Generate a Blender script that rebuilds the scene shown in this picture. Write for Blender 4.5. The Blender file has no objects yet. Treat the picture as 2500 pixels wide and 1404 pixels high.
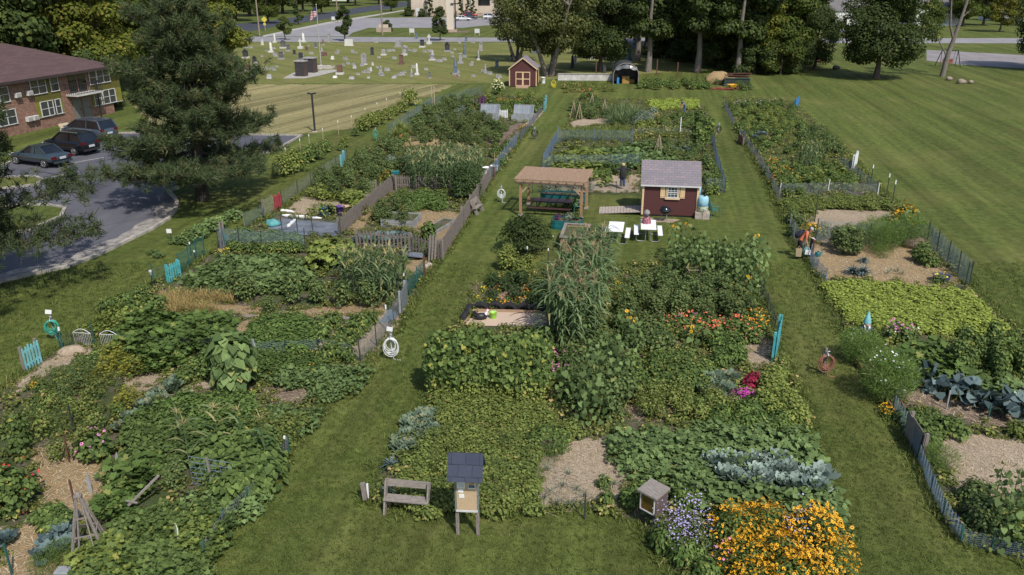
import bpy, bmesh, math, random
import numpy as np
from math import sin, cos, tan, pi, radians, atan, atan2, sqrt
from mathutils import Matrix, Vector, Euler
# camera, light, exposure
SC = bpy.context.scene
COL = SC.collection
FPX, CAMH = 2000.0, 13.3                      # focal length in photo pixels, camera height
TH = atan(774.0 / FPX)                        # pitch below the horizon
cam_d = bpy.data.cameras.new('camera'); cam = bpy.data.objects.new('camera', cam_d); COL.objects.link(cam)
cam.location = (0, 0, CAMH); cam.rotation_euler = (pi / 2 - TH, 0, 0)
cam_d.sensor_width = 36; cam_d.lens = 36 * FPX / 2500; cam_d.clip_start = .1; cam_d.clip_end = 3000
SC.camera = cam
SHX, SHY = -.38, .72                          # ground shadow of a 1 m stick
EL = atan(1 / sqrt(SHX ** 2 + SHY ** 2)); AZ = atan2(-SHX, -SHY)   # sun azimuth from +Y clockwise
world = bpy.data.worlds.new('World'); SC.world = world; world.use_nodes = True
_n = world.node_tree.nodes; _bg = _n['Background']
_sky = _n.new('ShaderNodeTexSky'); _sky.sky_type = 'NISHITA'; _sky.sun_disc = False
_sky.sun_elevation = EL; _sky.sun_rotation = AZ; _sky.air_density = 1.0; _sky.dust_density = 1.5
world.node_tree.links.new(_sky.outputs[0], _bg.inputs[0]); _bg.inputs[1].default_value = .125
sun_d = bpy.data.lights.new('sun', 'SUN'); sun = bpy.data.objects.new('sun', sun_d); COL.objects.link(sun)
sun_d.energy = 3.7; sun_d.angle = radians(.55); sun_d.color = (1, .955, .88)
sun.rotation_euler = Vector((SHX, SHY, -1)).to_track_quat('-Z', 'Y').to_euler()
SC.view_settings.view_transform = 'Standard'; SC.view_settings.look = 'None'
SC.view_settings.exposure = .15; SC.view_settings.gamma = 1
SC.render.engine = 'CYCLES'
SC.cycles.max_bounces = 6; SC.cycles.diffuse_bounces = 3; SC.cycles.glossy_bounces = 2
SC.cycles.transmission_bounces = 4; SC.cycles.transparent_max_bounces = 12
SC.cycles.caustics_reflective = False; SC.cycles.caustics_refractive = False
rng = np.random.default_rng(7); random.seed(7)
# where a photo pixel lies on a level plane
def P(x, y, z=0.0):
    u, v = x - 1250.0, y - 702.0
    dz = -(FPX * sin(TH) + v * cos(TH)); dy = FPX * cos(TH) - v * sin(TH)
    t = (z - CAMH) / dz
    return Vector((u * t, dy * t, z))
def PP(pts, z=0.0): return [P(x, y, z) for x, y in pts]
def ppm(y): return .0701 * (y + 72)
# materials
MATS = {}
def _new(name):
    m = bpy.data.materials.new(name); m.use_nodes = True
    nt = m.node_tree; b = nt.nodes['Principled BSDF']; MATS[name] = m
    return m, nt, b
def L(nt, a, b): nt.links.new(a, b)
def ramp(nt, stops, fac=None):
    r = nt.nodes.new('ShaderNodeValToRGB'); e = r.color_ramp.elements
    while len(e) < len(stops): e.new(.5)
    for i, (p, c) in enumerate(stops):
        e[i].position = p; e[i].color = (c[0], c[1], c[2], 1)
    if fac is not None: L(nt, fac, r.inputs[0])
    return r
def noise(nt, vec, scale, detail=4, rough=.6, dist=0.0):
    n = nt.nodes.new('ShaderNodeTexNoise'); n.inputs['Scale'].default_value = scale
    n.inputs['Detail'].default_value = detail; n.inputs['Roughness'].default_value = rough
    n.inputs['Distortion'].default_value = dist
    if vec is not None: L(nt, vec, n.inputs['Vector'])
    return n
def mix(nt, fac, a, b, mode='MIX'):
    m = nt.nodes.new('ShaderNodeMix'); m.data_type = 'RGBA'; m.blend_type = mode
    for s, v in ((0, fac), (6, a), (7, b)):
        if hasattr(v, 'links'): L(nt, v, m.inputs[s])
        elif s == 0: m.inputs[0].default_value = v
        else: m.inputs[s].default_value = (v[0], v[1], v[2], 1)
    return m.outputs[2]
def math_(nt, op, a, b=None):
    m = nt.nodes.new('ShaderNodeMath'); m.operation = op
    for i, v in enumerate((a, b)):
        if v is None: continue
        if hasattr(v, 'links'): L(nt, v, m.inputs[i])
        else: m.inputs[i].default_value = v
    return m.outputs[0]
def objco(nt, scale=None, rotz=0):
    tc = nt.nodes.new('ShaderNodeTexCoord')
    if scale is None and not rotz: return tc.outputs['Object']
    mp = nt.nodes.new('ShaderNodeMapping'); L(nt, tc.outputs['Object'], mp.inputs[0])
    if scale: mp.inputs['Scale'].default_value = scale
    mp.inputs['Rotation'].default_value = (0, 0, rotz)
    return mp.outputs[0]
def bump(nt, b, h, strength, dist=.02):
    bp = nt.nodes.new('ShaderNodeBump'); bp.inputs['Strength'].default_value = strength
    bp.inputs['Distance'].default_value = dist
    L(nt, h, bp.inputs['Height']); L(nt, bp.outputs[0], b.inputs['Normal'])
def paint(name, c, rough=.6, var=.15, scale=6, metal=0.0, spec=.4, grain=None, bumpy=0.0, c2=None):
    """A plain surface with uneven colour; grain=(sx,sy,sz) stretches the unevenness (wood)."""
    m, nt, b = _new(name)
    v = objco(nt, grain)
    n = noise(nt, v, scale, 5, .65)
    d = c2 if c2 else [x * (1 - var * 2.2) for x in c]
    r = ramp(nt, [(.3, d), (.7, [min(1, x * (1 + var)) for x in c])], n.outputs[0])
    L(nt, r.outputs[0], b.inputs['Base Color'])
    b.inputs['Roughness'].default_value = rough; b.inputs['Metallic'].default_value = metal
    b.inputs['Specular IOR Level'].default_value = spec
    if bumpy: bump(nt, b, n.outputs[0], bumpy)
    return m
def leafmat(name, c1, c2, odd=None, oddp=.06, transl=.28, rough=.68):
    """Foliage: each leaf takes a hue of its own between c1 and c2, a few are 'odd' (yellowed)."""
    m, nt, b = _new(name)
    at = nt.nodes.new('ShaderNodeAttribute'); at.attribute_name = 'rnd'
    st = [(0, c1), (1 - oddp - .02, c2)]
    if odd: st.append((1 - oddp, odd))
    r = ramp(nt, st, at.outputs['Fac'])
    oi = nt.nodes.new('ShaderNodeObjectInfo')
    k = math_(nt, 'MULTIPLY_ADD', oi.outputs['Random'], .35); k.node.inputs[2].default_value = .82
    col = mix(nt, 1.0, r.outputs[0], (1, 1, 1), 'MULTIPLY')
    cb = nt.nodes.new('ShaderNodeCombineColor')
    for i in range(3): L(nt, k, cb.inputs[i])
    L(nt, cb.outputs[0], col.node.inputs[7])
    L(nt, col, b.inputs['Base Color']); b.inputs['Roughness'].default_value = rough
    b.inputs['Specular IOR Level'].default_value = .2
    t = nt.nodes.new('ShaderNodeBsdfTranslucent')
    L(nt, mix(nt, .5, col, (.16, .2, .03)), t.inputs[0])
    ms = nt.nodes.new('ShaderNodeMixShader'); ms.inputs[0].default_value = transl
    L(nt, b.outputs[0], ms.inputs[1]); L(nt, t.outputs[0], ms.inputs[2])
    L(nt, ms.outputs[0], nt.nodes['Material Output'].inputs[0])
    return m
# objects
def link(o): COL.objects.link(o); return o
def tag(o, label=None, cat=None, group=None, kind=None):
    if label: o['label'] = label
    if cat: o['category'] = cat
    if group: o['group'] = group
    if kind: o['kind'] = kind
    return o
def thing(name, label, cat, loc=(0, 0, 0), rz=0.0, group=None, s=1.0):
    o = link(bpy.data.objects.new(name, None)); o.location = loc; o.rotation_euler = (0, 0, rz)
    o.scale = (s, s, s); o.empty_display_size = .2
    return tag(o, label, cat, group)
def kids(o): return list(o.children)
def dup(root, loc, rz=0.0, s=1.0, label=None, group=None, parent=None):
    c = root.copy(); link(c); c.parent = parent
    if parent is None:
        c.location = loc; c.rotation_euler = (0, 0, rz); c.scale = (s, s, s) if not hasattr(s, '__len__') else s
        if label: c['label'] = label
        if group: c['group'] = group
    for ch in kids(root): dup(ch, None, parent=c)
    return c
class MB:
    """Collects boxes, bars, tubes ... into one mesh."""
    def __init__(s): s.v, s.f, s.mi, s.sm = [], [], [], []; s.cur = 0; s.smooth = False; s.M = None
    def add(s, vs, fs):
        o = len(s.v)
        if s.M is not None: vs = [s.M @ Vector(p) for p in vs]
        s.v += [tuple(p) for p in vs]; s.f += [[o + i for i in f] for f in fs]
        s.mi += [s.cur] * len(fs); s.sm += [s.smooth] * len(fs); return s
    def box(s, c, d, rot=None):
        x, y, z = d[0] / 2, d[1] / 2, d[2] / 2
        vs = [Vector(p) for p in ((-x, -y, -z), (x, -y, -z), (x, y, -z), (-x, y, -z), (-x, -y, z), (x, -y, z), (x, y, z), (-x, y, z))]
        if rot: R = Euler(rot).to_matrix(); vs = [R @ p for p in vs]
        c = Vector(c); vs = [p + c for p in vs]
        return s.add(vs, [(0, 3, 2, 1), (4, 5, 6, 7), (0, 1, 5, 4), (1, 2, 6, 5), (2, 3, 7, 6), (3, 0, 4, 7)])
    def bar(s, p, q, w, d=None, up=(0, 0, 1)):
        d = d or w; p, q = Vector(p), Vector(q); a = (q - p).normalized(); u = Vector(up)
        if abs(a.dot(u)) > .98: u = Vector((0, 1, 0))
        r = a.cross(u).normalized(); u = r.cross(a)
        vs = [b + r * i * w / 2 + u * j * d / 2 for b in (p, q) for i, j in ((-1, -1), (1, -1), (1, 1), (-1, 1))]
        return s.add(vs, [(0, 1, 2, 3), (7, 6, 5, 4), (0, 4, 5, 1), (1, 5, 6, 2), (2, 6, 7, 3), (3, 7, 4, 0)])
    def cyl(s, p, q, r0, r1=None, n=8, cap=True):
        r1 = r0 if r1 is None else r1; return s.tube([p, q], [r0, r1], n, cap)
    def tube(s, pts, r, n=6, cap=True):
        pts = [Vector(p) for p in pts]; k = len(pts)
        if not hasattr(r, '__len__'): r = [r] * k
        vs = []; ref = None
        for i, p in enumerate(pts):
            a = (pts[min(i + 1, k - 1)] - pts[max(i - 1, 0)]).normalized()
            if ref is None: ref = Vector((1, 0, 0)) if abs(a.x) < .9 else Vector((0, 1, 0))
            u = (ref - a * ref.dot(a)).normalized(); w = a.cross(u); ref = u
            vs += [p + (u * cos(2 * pi * j / n) + w * sin(2 * pi * j / n)) * r[i] for j in range(n)]
        fs = [(i * n + j, i * n + (j + 1) % n, (i + 1) * n + (j + 1) % n, (i + 1) * n + j) for i in range(k - 1) for j in range(n)]
        o = s.smooth; s.smooth = n > 4
        s.add(vs, fs); s.smooth = o
        if cap: s.add(vs[:n], [tuple(range(n - 1, -1, -1))]); s.add(vs[-n:], [tuple(range(n))])
        return s
    def lathe(s, prof, c=(0, 0, 0), n=12):
        c = Vector(c); k = len(prof)
        vs = [c + Vector((r * cos(2 * pi * j / n), r * sin(2 * pi * j / n), z)) for r, z in prof for j in range(n)]
        fs = [(i * n + j, i * n + (j + 1) % n, (i + 1) * n + (j + 1) % n, (i + 1) * n + j) for i in range(k - 1) for j in range(n)]
        o = s.smooth; s.smooth = True; s.add(vs, fs); s.smooth = o
        s.add(vs[:n], [tuple(range(n - 1, -1, -1))]); s.add(vs[-n:], [tuple(range(n))]); return s
    def prism(s, poly, z0, z1):
        n = len(poly); vs = [(p[0], p[1], z0) for p in poly] + [(p[0], p[1], z1) for p in poly]
        return s.add(vs, [tuple(range(n - 1, -1, -1)), tuple(range(n, 2 * n))] + [(i, (i + 1) % n, n + (i + 1) % n, n + i) for i in range(n)])
    def hull(s, vs, fs): return s.add(vs, fs)
    def ball(s, c, r, n=10, m=6):
        if not hasattr(r, '__len__'): r = (r, r, r)
        c = Vector(c); vs = []; fs = []
        for i in range(m + 1):
            a = -pi / 2 + pi * i / m
            for j in range(n):
                b = 2 * pi * j / n
                vs.append(c + Vector((r[0] * cos(a) * cos(b), r[1] * cos(a) * sin(b), r[2] * sin(a))))
        for i in range(m):
            for j in range(n): fs.append((i * n + j, i * n + (j + 1) % n, (i + 1) * n + (j + 1) % n, (i + 1) * n + j))
        o = s.smooth; s.smooth = True; s.add(vs, fs); s.smooth = o; return s
    def build(s, name, mats, parent=None, label=None, bevel=0.0):
        me = bpy.data.meshes.new(name); me.from_pydata(s.v, [], s.f)
        if not isinstance(mats, (list, tuple)): mats = [mats]
        for m in mats: me.materials.append(MATS[m])
        me.polygons.foreach_set('material_index', s.mi); me.polygons.foreach_set('use_smooth', s.sm)
        me.update()
        o = link(bpy.data.objects.new(name, me)); o.parent = parent
        if label: o['label'] = label
        if bevel:
            b = o.modifiers.new('bevel', 'BEVEL'); b.width = bevel; b.segments = 2; b.limit_method = 'ANGLE'
        return o
def sheet(name, pts, z, mat, label=None, cat=None, kind='structure', jit=0.0, step=1.0):
    """A level surface with the given world outline (jit roughens its edge)."""
    pts = [Vector((p[0], p[1], 0)) for p in pts]; out = []
    r = random.Random(name + str(len(pts)) + str(round(pts[0].x, 2)))
    for a, b in zip(pts, pts[1:] + pts[:1]):
        n = max(1, int((b - a).length / step)) if jit else 1
        for i in range(n):
            p = a.lerp(b, i / n)
            if jit and i: p += Vector((r.uniform(-jit, jit), r.uniform(-jit, jit), 0))
            out.append((p.x, p.y, z))
    me = bpy.data.meshes.new(name); me.from_pydata(out, [], [list(range(len(out)))]); me.materials.append(MATS[mat])
    if me.polygons[0].normal.z < 0: me.flip_normals()
    me.update()
    return tag(link(bpy.data.objects.new(name, me)), label, cat, None, kind)
# leaf meshes (numpy)
SHAPES = {  # outline in (side, along), along from 0 at the stem to 1 at the tip; third = lift
    'kite': [(0, 0, 0), (.42, .4, .08), (0, 1, 0), (-.42, .4, .08)],
    'oval': [(0, 0, 0), (.36, .25, .1), (.34, .65, .1), (0, 1, -.06), (-.34, .65, .1), (-.36, .25, .1)],
    'heart': [(0, .1, 0), (.3, -.05, .12), (.52, .2, .16), (.36, .65, .06), (0, 1.05, -.12), (-.36, .65, .06), (-.52, .2, .16), (-.3, -.05, .12)],
    'lobed': [(0, .12, 0), (.28, -.02, .08), (.58, .2, .14), (.42, .42, .06), (.56, .72, .1), (.22, .72, .02), (0, 1.05, -.04), (-.22, .72, .02), (-.56, .72, .1), (-.42, .42, .06), (-.58, .2, .14), (-.28, -.02, .08)],
    'round': [(0, 0, 0), (.4, .1, .1), (.56, .45, .16), (.36, .86, .1), (0, 1, .02), (-.36, .86, .1), (-.56, .45, .16), (-.4, .1, .1)],
    'lance': [(0, 0, 0), (.16, .3, .05), (.14, .6, .03), (0, 1, -.12), (-.14, .6, .03), (-.16, .3, .05)],
    'sliver': [(-.04, 0, 0), (.04, 0, 0), (0, 1, 0)],
    'hex': [(.5 * cos(k * pi / 3), .5 + .5 * sin(k * pi / 3), .05 * (k % 2)) for k in range(6)],
    'frill': [(0, 0, 0), (.2, .1, .1), (.26, .3, -.04), (.5, .38, .18), (.36, .55, -.02), (.52, .78, .2), (.24, .82, 0), (.12, 1.02, .12), (-.12, 1.02, .12), (-.24, .82, 0), (-.52, .78, .2), (-.36, .55, -.02), (-.5, .38, .18), (-.26, .3, -.04), (-.2, .1, .1)],
}
SHAPES = {k: np.array(v, float) for k, v in SHAPES.items()}
def unit(a): return a / np.maximum(np.linalg.norm(a, axis=-1, keepdims=True), 1e-9)
class LM:
    """Leaf mesh: polygon soups of k-gons, each with a random value 'rnd' and a material slot."""
    def __init__(s): s.ch = []
    def polys(s, V, rnd=None, mi=0, r=rng):
        V = np.asarray(V, float)
        if rnd is None: rnd = r.random(len(V))
        s.ch.append((V, np.asarray(rnd, float), mi)); return s
    def leaves(s, p, nrm, tip, size, shape='kite', mi=0, rnd=None, r=rng, asp=1.0):
        p = np.asarray(p, float); n = unit(np.asarray(nrm, float)); t = np.asarray(tip, float)
        t = unit(t - n * (t * n).sum(-1, keepdims=True)); sd = np.cross(t, n); S = SHAPES[shape]
        size = np.broadcast_to(np.asarray(size, float), (len(p),))[:, None, None]
        V = p[:, None] + (sd[:, None] * S[None, :, 0:1] * asp + t[:, None] * S[None, :, 1:2] + n[:, None] * S[None, :, 2:3]) * size
        return s.polys(V, rnd, mi, r)
    def blades(s, p, d, length, width, droop=.6, seg=4, mi=0, r=rng, rnd=None):
        """Arching strap leaves: start at p along d, bending downwards."""
        p = np.asarray(p, float).copy(); d = unit(np.asarray(d, float)); n = len(p)
        length = np.broadcast_to(np.asarray(length, float), (n,)); width = np.broadcast_to(np.asarray(width, float), (n,))
        rn = r.random(n) if rnd is None else rnd
        side = np.cross(d, [0, 0, 1.0]); side = unit(side + 1e-6 * np.array([1, 0, 0]))
        dr = droop * (.6 + .8 * r.random(n))
        for i in range(seg):
            w0 = width * (1 - .85 * (i / seg) ** 1.6) * (.6 if i == 0 else 1); w1 = width * (1 - .85 * ((i + 1) / seg) ** 1.6)
            q = p + d * (length / seg)[:, None]
            s.polys(np.stack([p - side * w0[:, None] / 2, p + side * w0[:, None] / 2, q + side * w1[:, None] / 2, q - side * w1[:, None] / 2], 1), rn, mi)
            p = q; d = unit(d + np.array([0, 0, -1.0]) * (dr * 1.6 / seg)[:, None])
        return s
    def stems(s, p, q, r0, mi=0, r=rng, r1=None):
        """Thin three-sided stems."""
        p, q = np.asarray(p, float), np.asarray(q, float); a = unit(q - p)
        u = unit(np.cross(a, np.array([.3, .9, .1]))); w = np.cross(a, u); r1 = r0 * .7 if r1 is None else r1
        rn = r.random(len(p))
        c = [(u * cos(2 * pi * k / 3) + w * sin(2 * pi * k / 3)) for k in range(3)]
        for k in range(3):
            j = (k + 1) % 3
            s.polys(np.stack([p + c[k] * r0, p + c[j] * r0, q + c[j] * r1, q + c[k] * r1], 1), rn, mi)
        return s
    def put(s, other, pos, rz=None, sc=None, r=rng, only=None):
        """Merge copies of another leaf mesh at the given points."""
        pos = np.asarray(pos, float); n = len(pos)
        rz = r.random(n) * 2 * pi if rz is None else np.broadcast_to(rz, (n,))
        sc = np.ones(n) if sc is None else np.broadcast_to(sc, (n,))
        c, k = np.cos(rz) * sc, np.sin(rz) * sc
        for V, rn, mi in other.ch:
            X = V[None, :, :, 0] * c[:, None, None] - V[None, :, :, 1] * k[:, None, None] + pos[:, 0, None, None]
            Y = V[None, :, :, 0] * k[:, None, None] + V[None, :, :, 1] * c[:, None, None] + pos[:, 1, None, None]
            Z = V[None, :, :, 2] * sc[:, None, None] + pos[:, 2, None, None]
            W = np.stack([X, Y, Z], -1).reshape(-1, V.shape[1], 3)
            rr = np.clip(np.tile(rn, n) * .8 + np.repeat(r.random(n) * .2, len(rn)), 0, 1)
            s.ch.append((W, rr, mi))
        return s
    def shift(s, off):
        s.ch = [(V + np.array(off, float), a, b) for V, a, b in s.ch]; return s
    def mesh(s, name, mats):
        if not isinstance(mats, (list, tuple)): mats = [mats]
        me = bpy.data.meshes.new(name)
        nv = sum(V.shape[0] * V.shape[1] for V, _, _ in s.ch); nf = sum(len(V) for V, _, _ in s.ch)
        me.vertices.add(nv); me.loops.add(nv); me.polygons.add(nf)
        me.vertices.foreach_set('co', np.concatenate([V.reshape(-1) for V, _, _ in s.ch]).astype(np.float32))
        me.loops.foreach_set('vertex_index', np.arange(nv, dtype=np.int32))
        tot = np.concatenate([np.full(len(V), V.shape[1], np.int32) for V, _, _ in s.ch])
        me.polygons.foreach_set('loop_start', (np.cumsum(tot) - tot).astype(np.int32))
        for m in mats: me.materials.append(MATS[m])
        me.polygons.foreach_set('material_index', np.concatenate([np.full(len(V), mi, np.int32) for V, _, mi in s.ch]))
        at = me.attributes.new('rnd', 'FLOAT', 'POINT')
        at.data.foreach_set('value', np.concatenate([np.repeat(r_, V.shape[1]) for V, r_, _ in s.ch]).astype(np.float32))
        me.update(calc_edges=True); return me
    def build(s, name, mats, parent=None, label=None):
        o = link(bpy.data.objects.new(name, s.mesh(name, mats))); o.parent = parent
        if label: o['label'] = label
        return o
def rdir(n, r=rng):
    return unit(r.normal(size=(n, 3)))
ORD = ['leftmost', 'second from left', 'third from left', 'fourth from left', 'fifth from left', 'sixth from left', 'seventh from left', 'eighth from left', 'ninth from left', 'tenth from left']
def ordinal(i, n):
    if n == 1: return ''
    if n == 2: return ('left one', 'right one')[i]
    if n == 3: return ('left one', 'middle one', 'right one')[i]
    return 'rightmost' if i == n - 1 else ORD[i] if i < len(ORD) else None
# ground materials
GA = radians(9.5)      # the plots and the mowing run 9.5 degrees right of the view
def grassmat(name, dark, mid, light, dry, drya=.35, stripe=0.0, stripew=1.5, srot=GA, fine=34):
    m, nt, b = _new(name); v = objco(nt)
    f = noise(nt, v, fine, 3, .7); md = noise(nt, v, 2.3, 5, .65); lg = noise(nt, v, .12, 4, .6, .6)
    k = math_(nt, 'ADD', math_(nt, 'MULTIPLY', f.outputs[0], .62), math_(nt, 'MULTIPLY', md.outputs[0], .38))
    r = ramp(nt, [(.38, dark), (.5, mid), (.62, light)], k)
    pt = ramp(nt, [(.47, (0, 0, 0)), (.68, (1, 1, 1))], lg.outputs[0])
    sm = noise(nt, v, .9, 5, .7); p2 = ramp(nt, [(.5, (0, 0, 0)), (.72, (1, 1, 1))], sm.outputs[0])
    pf = math_(nt, 'MULTIPLY', math_(nt, 'ADD', math_(nt, 'MULTIPLY', pt.outputs[0], .6), math_(nt, 'MULTIPLY', p2.outputs[0], .5)), drya)
    c = mix(nt, pf, r.outputs[0], dry)
    if stripe:
        mp = objco(nt, (1, .015, 1)); rot = nt.nodes.new('ShaderNodeVectorRotate'); rot.inputs['Angle'].default_value = srot
        L(nt, objco(nt), rot.inputs[0]); sp = nt.nodes.new('ShaderNodeMapping'); L(nt, rot.outputs[0], sp.inputs[0])
        sp.inputs['Scale'].default_value = (1 / stripew, .02, 1)
        sn = noise(nt, sp.outputs[0], 1.0, 3, .75)
        st = ramp(nt, [(.36, (1 - stripe,) * 3), (.64, (1 + stripe,) * 3)], sn.outputs[0])
        c = mix(nt, 1.0, c, st.outputs[0], 'MULTIPLY')
    L(nt, c, b.inputs['Base Color']); b.inputs['Roughness'].default_value = .9; b.inputs['Specular IOR Level'].default_value = .1
    bump(nt, b, f.outputs[0], .9, .03)
    return m
grassmat('lawn', (.034, .05, .01), (.082, .106, .025), (.148, .178, .046), (.185, .16, .058), .55, .26, 1.5)
grassmat('hay_lawn', (.15, .13, .058), (.24, .21, .1), (.33, .285, .145), (.1, .12, .03), .4, .34, 1.6, radians(24))
grassmat('grave_lawn', (.085, .1, .027), (.15, .162, .048), (.21, .21, .07), (.27, .215, .1), .55, .16, 3.0, radians(-40))
def mulchmat(name, a, bb, c, fib=26):
    m, nt, b = _new(name); v = objco(nt)
    n1 = noise(nt, objco(nt, (fib, fib * .35, 1)), 1, 4, .75, 1.2); n2 = noise(nt, objco(nt, (fib * .35, fib, 1)), 1, 4, .75, 1.2)
    sel = noise(nt, v, 3.5, 2); lg = noise(nt, v, .7, 4, .65)
    k = mix(nt, ramp(nt, [(.45, (0, 0, 0)), (.55, (1, 1, 1))], sel.outputs[0]).outputs[0], n1.outputs[0], n2.outputs[0])
    r = ramp(nt, [(.3, a), (.52, bb), (.72, c)], k)
    col = mix(nt, ramp(nt, [(.45, (0, 0, 0)), (.75, (.65, .65, .65))], lg.outputs[0]).outputs[0], r.outputs[0], [x * .55 for x in bb])
    L(nt, col, b.inputs['Base Color']); b.inputs['Roughness'].default_value = .95; b.inputs['Specular IOR Level'].default_value = .1
    bump(nt, b, k, 1.0, .04); return m
mulchmat('straw', (.17, .125, .09), (.42, .33, .24), (.6, .5, .38))
mulchmat('golden_straw', (.13, .085, .04), (.36, .25, .13), (.52, .39, .23))
mulchmat('bark_mulch', (.06, .04, .03), (.2, .145, .11), (.37, .29, .24), 16)
def soilmat():
    m, nt, b = _new('bed_soil'); v = objco(nt)
    f = noise(nt, v, 24, 5, .75); g = noise(nt, v, 1.1, 5, .7)
    r1 = ramp(nt, [(.3, (.05, .036, .026)), (.6, (.17, .13, .095)), (.8, (.33, .26, .19))], f.outputs[0])
    r2 = ramp(nt, [(.3, (.025, .04, .01)), (.6, (.07, .1, .022)), (.8, (.13, .15, .045))], f.outputs[0])
    c = mix(nt, ramp(nt, [(.42, (0, 0, 0)), (.54, (1, 1, 1))], g.outputs[0]).outputs[0], r1.outputs[0], r2.outputs[0])
    L(nt, c, b.inputs['Base Color']); b.inputs['Roughness'].default_value = .95; bump(nt, b, f.outputs[0], 1, .05)
soilmat()
def tarmac(name, a, bb, crack=.5, stains=.6):
    m, nt, b = _new(name); v = objco(nt)
    f = noise(nt, v, 40, 3, .7); g = noise(nt, objco(nt, (1, .3, 1), radians(30)), .35, 5, .65, .8); p = noise(nt, v, .09, 3)
    k = math_(nt, 'ADD', math_(nt, 'MULTIPLY', f.outputs[0], .3), math_(nt, 'MULTIPLY', g.outputs[0], .7))
    c = ramp(nt, [(.32, a), (.66, bb)], k).outputs[0]
    vo = nt.nodes.new('ShaderNodeTexVoronoi'); vo.feature = 'DISTANCE_TO_EDGE'; vo.inputs['Scale'].default_value = .16
    wv = noise(nt, v, .5, 4); mv = mix(nt, .25, objco(nt), wv.outputs[1]); L(nt, mv, vo.inputs['Vector'])
    ck = ramp(nt, [(0, (crack,) * 3), (.012, (0, 0, 0))], vo.outputs[0])
    c = mix(nt, ck.outputs[0], c, [x * .35 for x in a])
    L(nt, c, b.inputs['Base Color']); b.inputs['Roughness'].default_value = .9; bump(nt, b, f.outputs[0], .3, .01)
tarmac('car_park_tarmac', (.05, .052, .068), (.125, .122, .138))
tarmac('road_tarmac', (.032, .036, .05), (.05, .056, .075), .2)
tarmac('pale_tarmac', (.2, .19, .2), (.29, .275, .28), .3)
tarmac('court_tarmac', (.17, .155, .16), (.3, .27, .265), .6)
paint('concrete', (.42, .39, .35), .85, .18, 3); paint('kerb_concrete', (.38, .35, .3), .9, .25, 2)
paint('white_concrete', (.55, .53, .5), .85, .15, 1.5)
paint('road_paint', (.6, .58, .5), .7, .2, 5)
# ground, roads, paths
g = sheet('ground', [(-420, -60), (420, -60), (900, 900), (-900, 900)], 0, 'lawn', 'mown green lawn under everything', 'lawn')
sheet('dry_field', PP([(560, 206), (1118, 206), (1060, 228), (985, 262), (930, 292), (850, 316), (735, 326), (560, 326), (380, 300), (300, 240)]), .004, 'hay_lawn', 'sun-dried mown field behind the light pole', 'field', jit=.5)
sheet('cemetery_grass', PP([(300, 103), (2050, 106), (2000, 150), (1500, 186), (1160, 204), (300, 204)]), .004, 'grave_lawn', 'patchy yellow green cemetery grass', 'grass', jit=.4)
sheet('cemetery_road', PP([(300, 88), (1000, 91), (1200, 92), (2000, 94), (3100, 92), (3100, 107), (2040, 105), (1200, 102), (1000, 103), (590, 102), (300, 102)]), .008, 'pale_tarmac', 'pale road between cemetery and church', 'road')
sheet('church_car_park', PP([(640, 88.5), (700, 78), (800, 58), (880, 44), (1050, 42), (1330, 46), (1400, 60), (1185, 62), (1130, 68), (900, 68), (860, 80), (850, 89)]), .008, 'pale_tarmac', 'pale tarmac church car park', 'car park')
sheet('main_road', PP([(300, 86.5), (590, 80), (700, 60), (800, 46), (900, 28), (985, 17), (1060, 8), (1060, 1), (980, 5), (880, 18), (760, 36), (640, 54), (300, 76)]), .012, 'road_tarmac', 'dark main road running past the church', 'road')
sheet('pavement', PP([(640, 87), (720, 70), (800, 54), (900, 38), (1000, 22), (1003, 24), (905, 41), (805, 58), (722, 74), (645, 90)]), .016, 'concrete', 'pale pavement beside the main road', 'pavement')
sheet('court', PP([(2262, 122), (2640, 142), (2640, 176), (2345, 158), (2262, 148)]), .008, 'court_tarmac', 'cracked pale tarmac court beyond the swing', 'court')
sheet('house_drive', PP([(2050, 70), (2150, 66), (2150, 76), (2050, 80)]), .006, 'pale_tarmac', 'pale drive in front of the far houses', 'drive')
LOT = [(-160, 730), (45, 680), (170, 652), (250, 620), (310, 590), (372, 560), (412, 535), (428, 515), (433, 497), (424, 481), (412, 470), (470, 441), (590, 399), (682, 362), (737, 332), (690, 331), (420, 328), (300, 326), (200, 332), (120, 362), (60, 384), (-30, 420), (-420, 560)]
lot = PP(LOT)
sheet('car_park', lot, .008, 'car_park_tarmac', 'worn grey car park tarmac', 'car park')
mb = MB()
ring = lot[:15]
for a, b in zip(ring, ring[1:]): mb.bar(a + Vector((0, 0, .05)), b + Vector((0, 0, .05)), .22, .16)
ring = lot[14:22]
for a, b in zip(ring, ring[1:]): mb.bar(a + Vector((0, 0, .05)), b + Vector((0, 0, .05)), .2, .16)
tag(mb.build('kerb', 'kerb_concrete'), 'concrete kerb round the car park', 'kerb', kind='structure')
gut = [p.copy() for p in lot[:9]]; inn = [p + (Vector((-34, 52, 0)) - p).normalized() * (1.0 + .5 * (i % 2)) for i, p in enumerate(gut)]
paint('gutter_sand', (.33, .3, .27), .9, .3, 2); sheet('gutter', gut + inn[::-1], .012, 'gutter_sand', 'pale sandy strip along the car park kerb', 'gutter', jit=.2, step=.6)
isl = PP([(-120, 560), (-60, 520), (20, 504), (110, 502), (160, 508), (150, 530), (80, 560), (-40, 590)])
sheet('island_grass', isl, .03, 'lawn', 'grass island in the car park', 'grass')
mb = MB()
for a, b in zip(isl, isl[1:] + isl[:1]): mb.bar(a + Vector((0, 0, .06)), b + Vector((0, 0, .06)), .2, .13)
isl = PP([(-60, 440), (20, 434), (85, 432), (104, 440), (90, 452), (-60, 470)])
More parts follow.
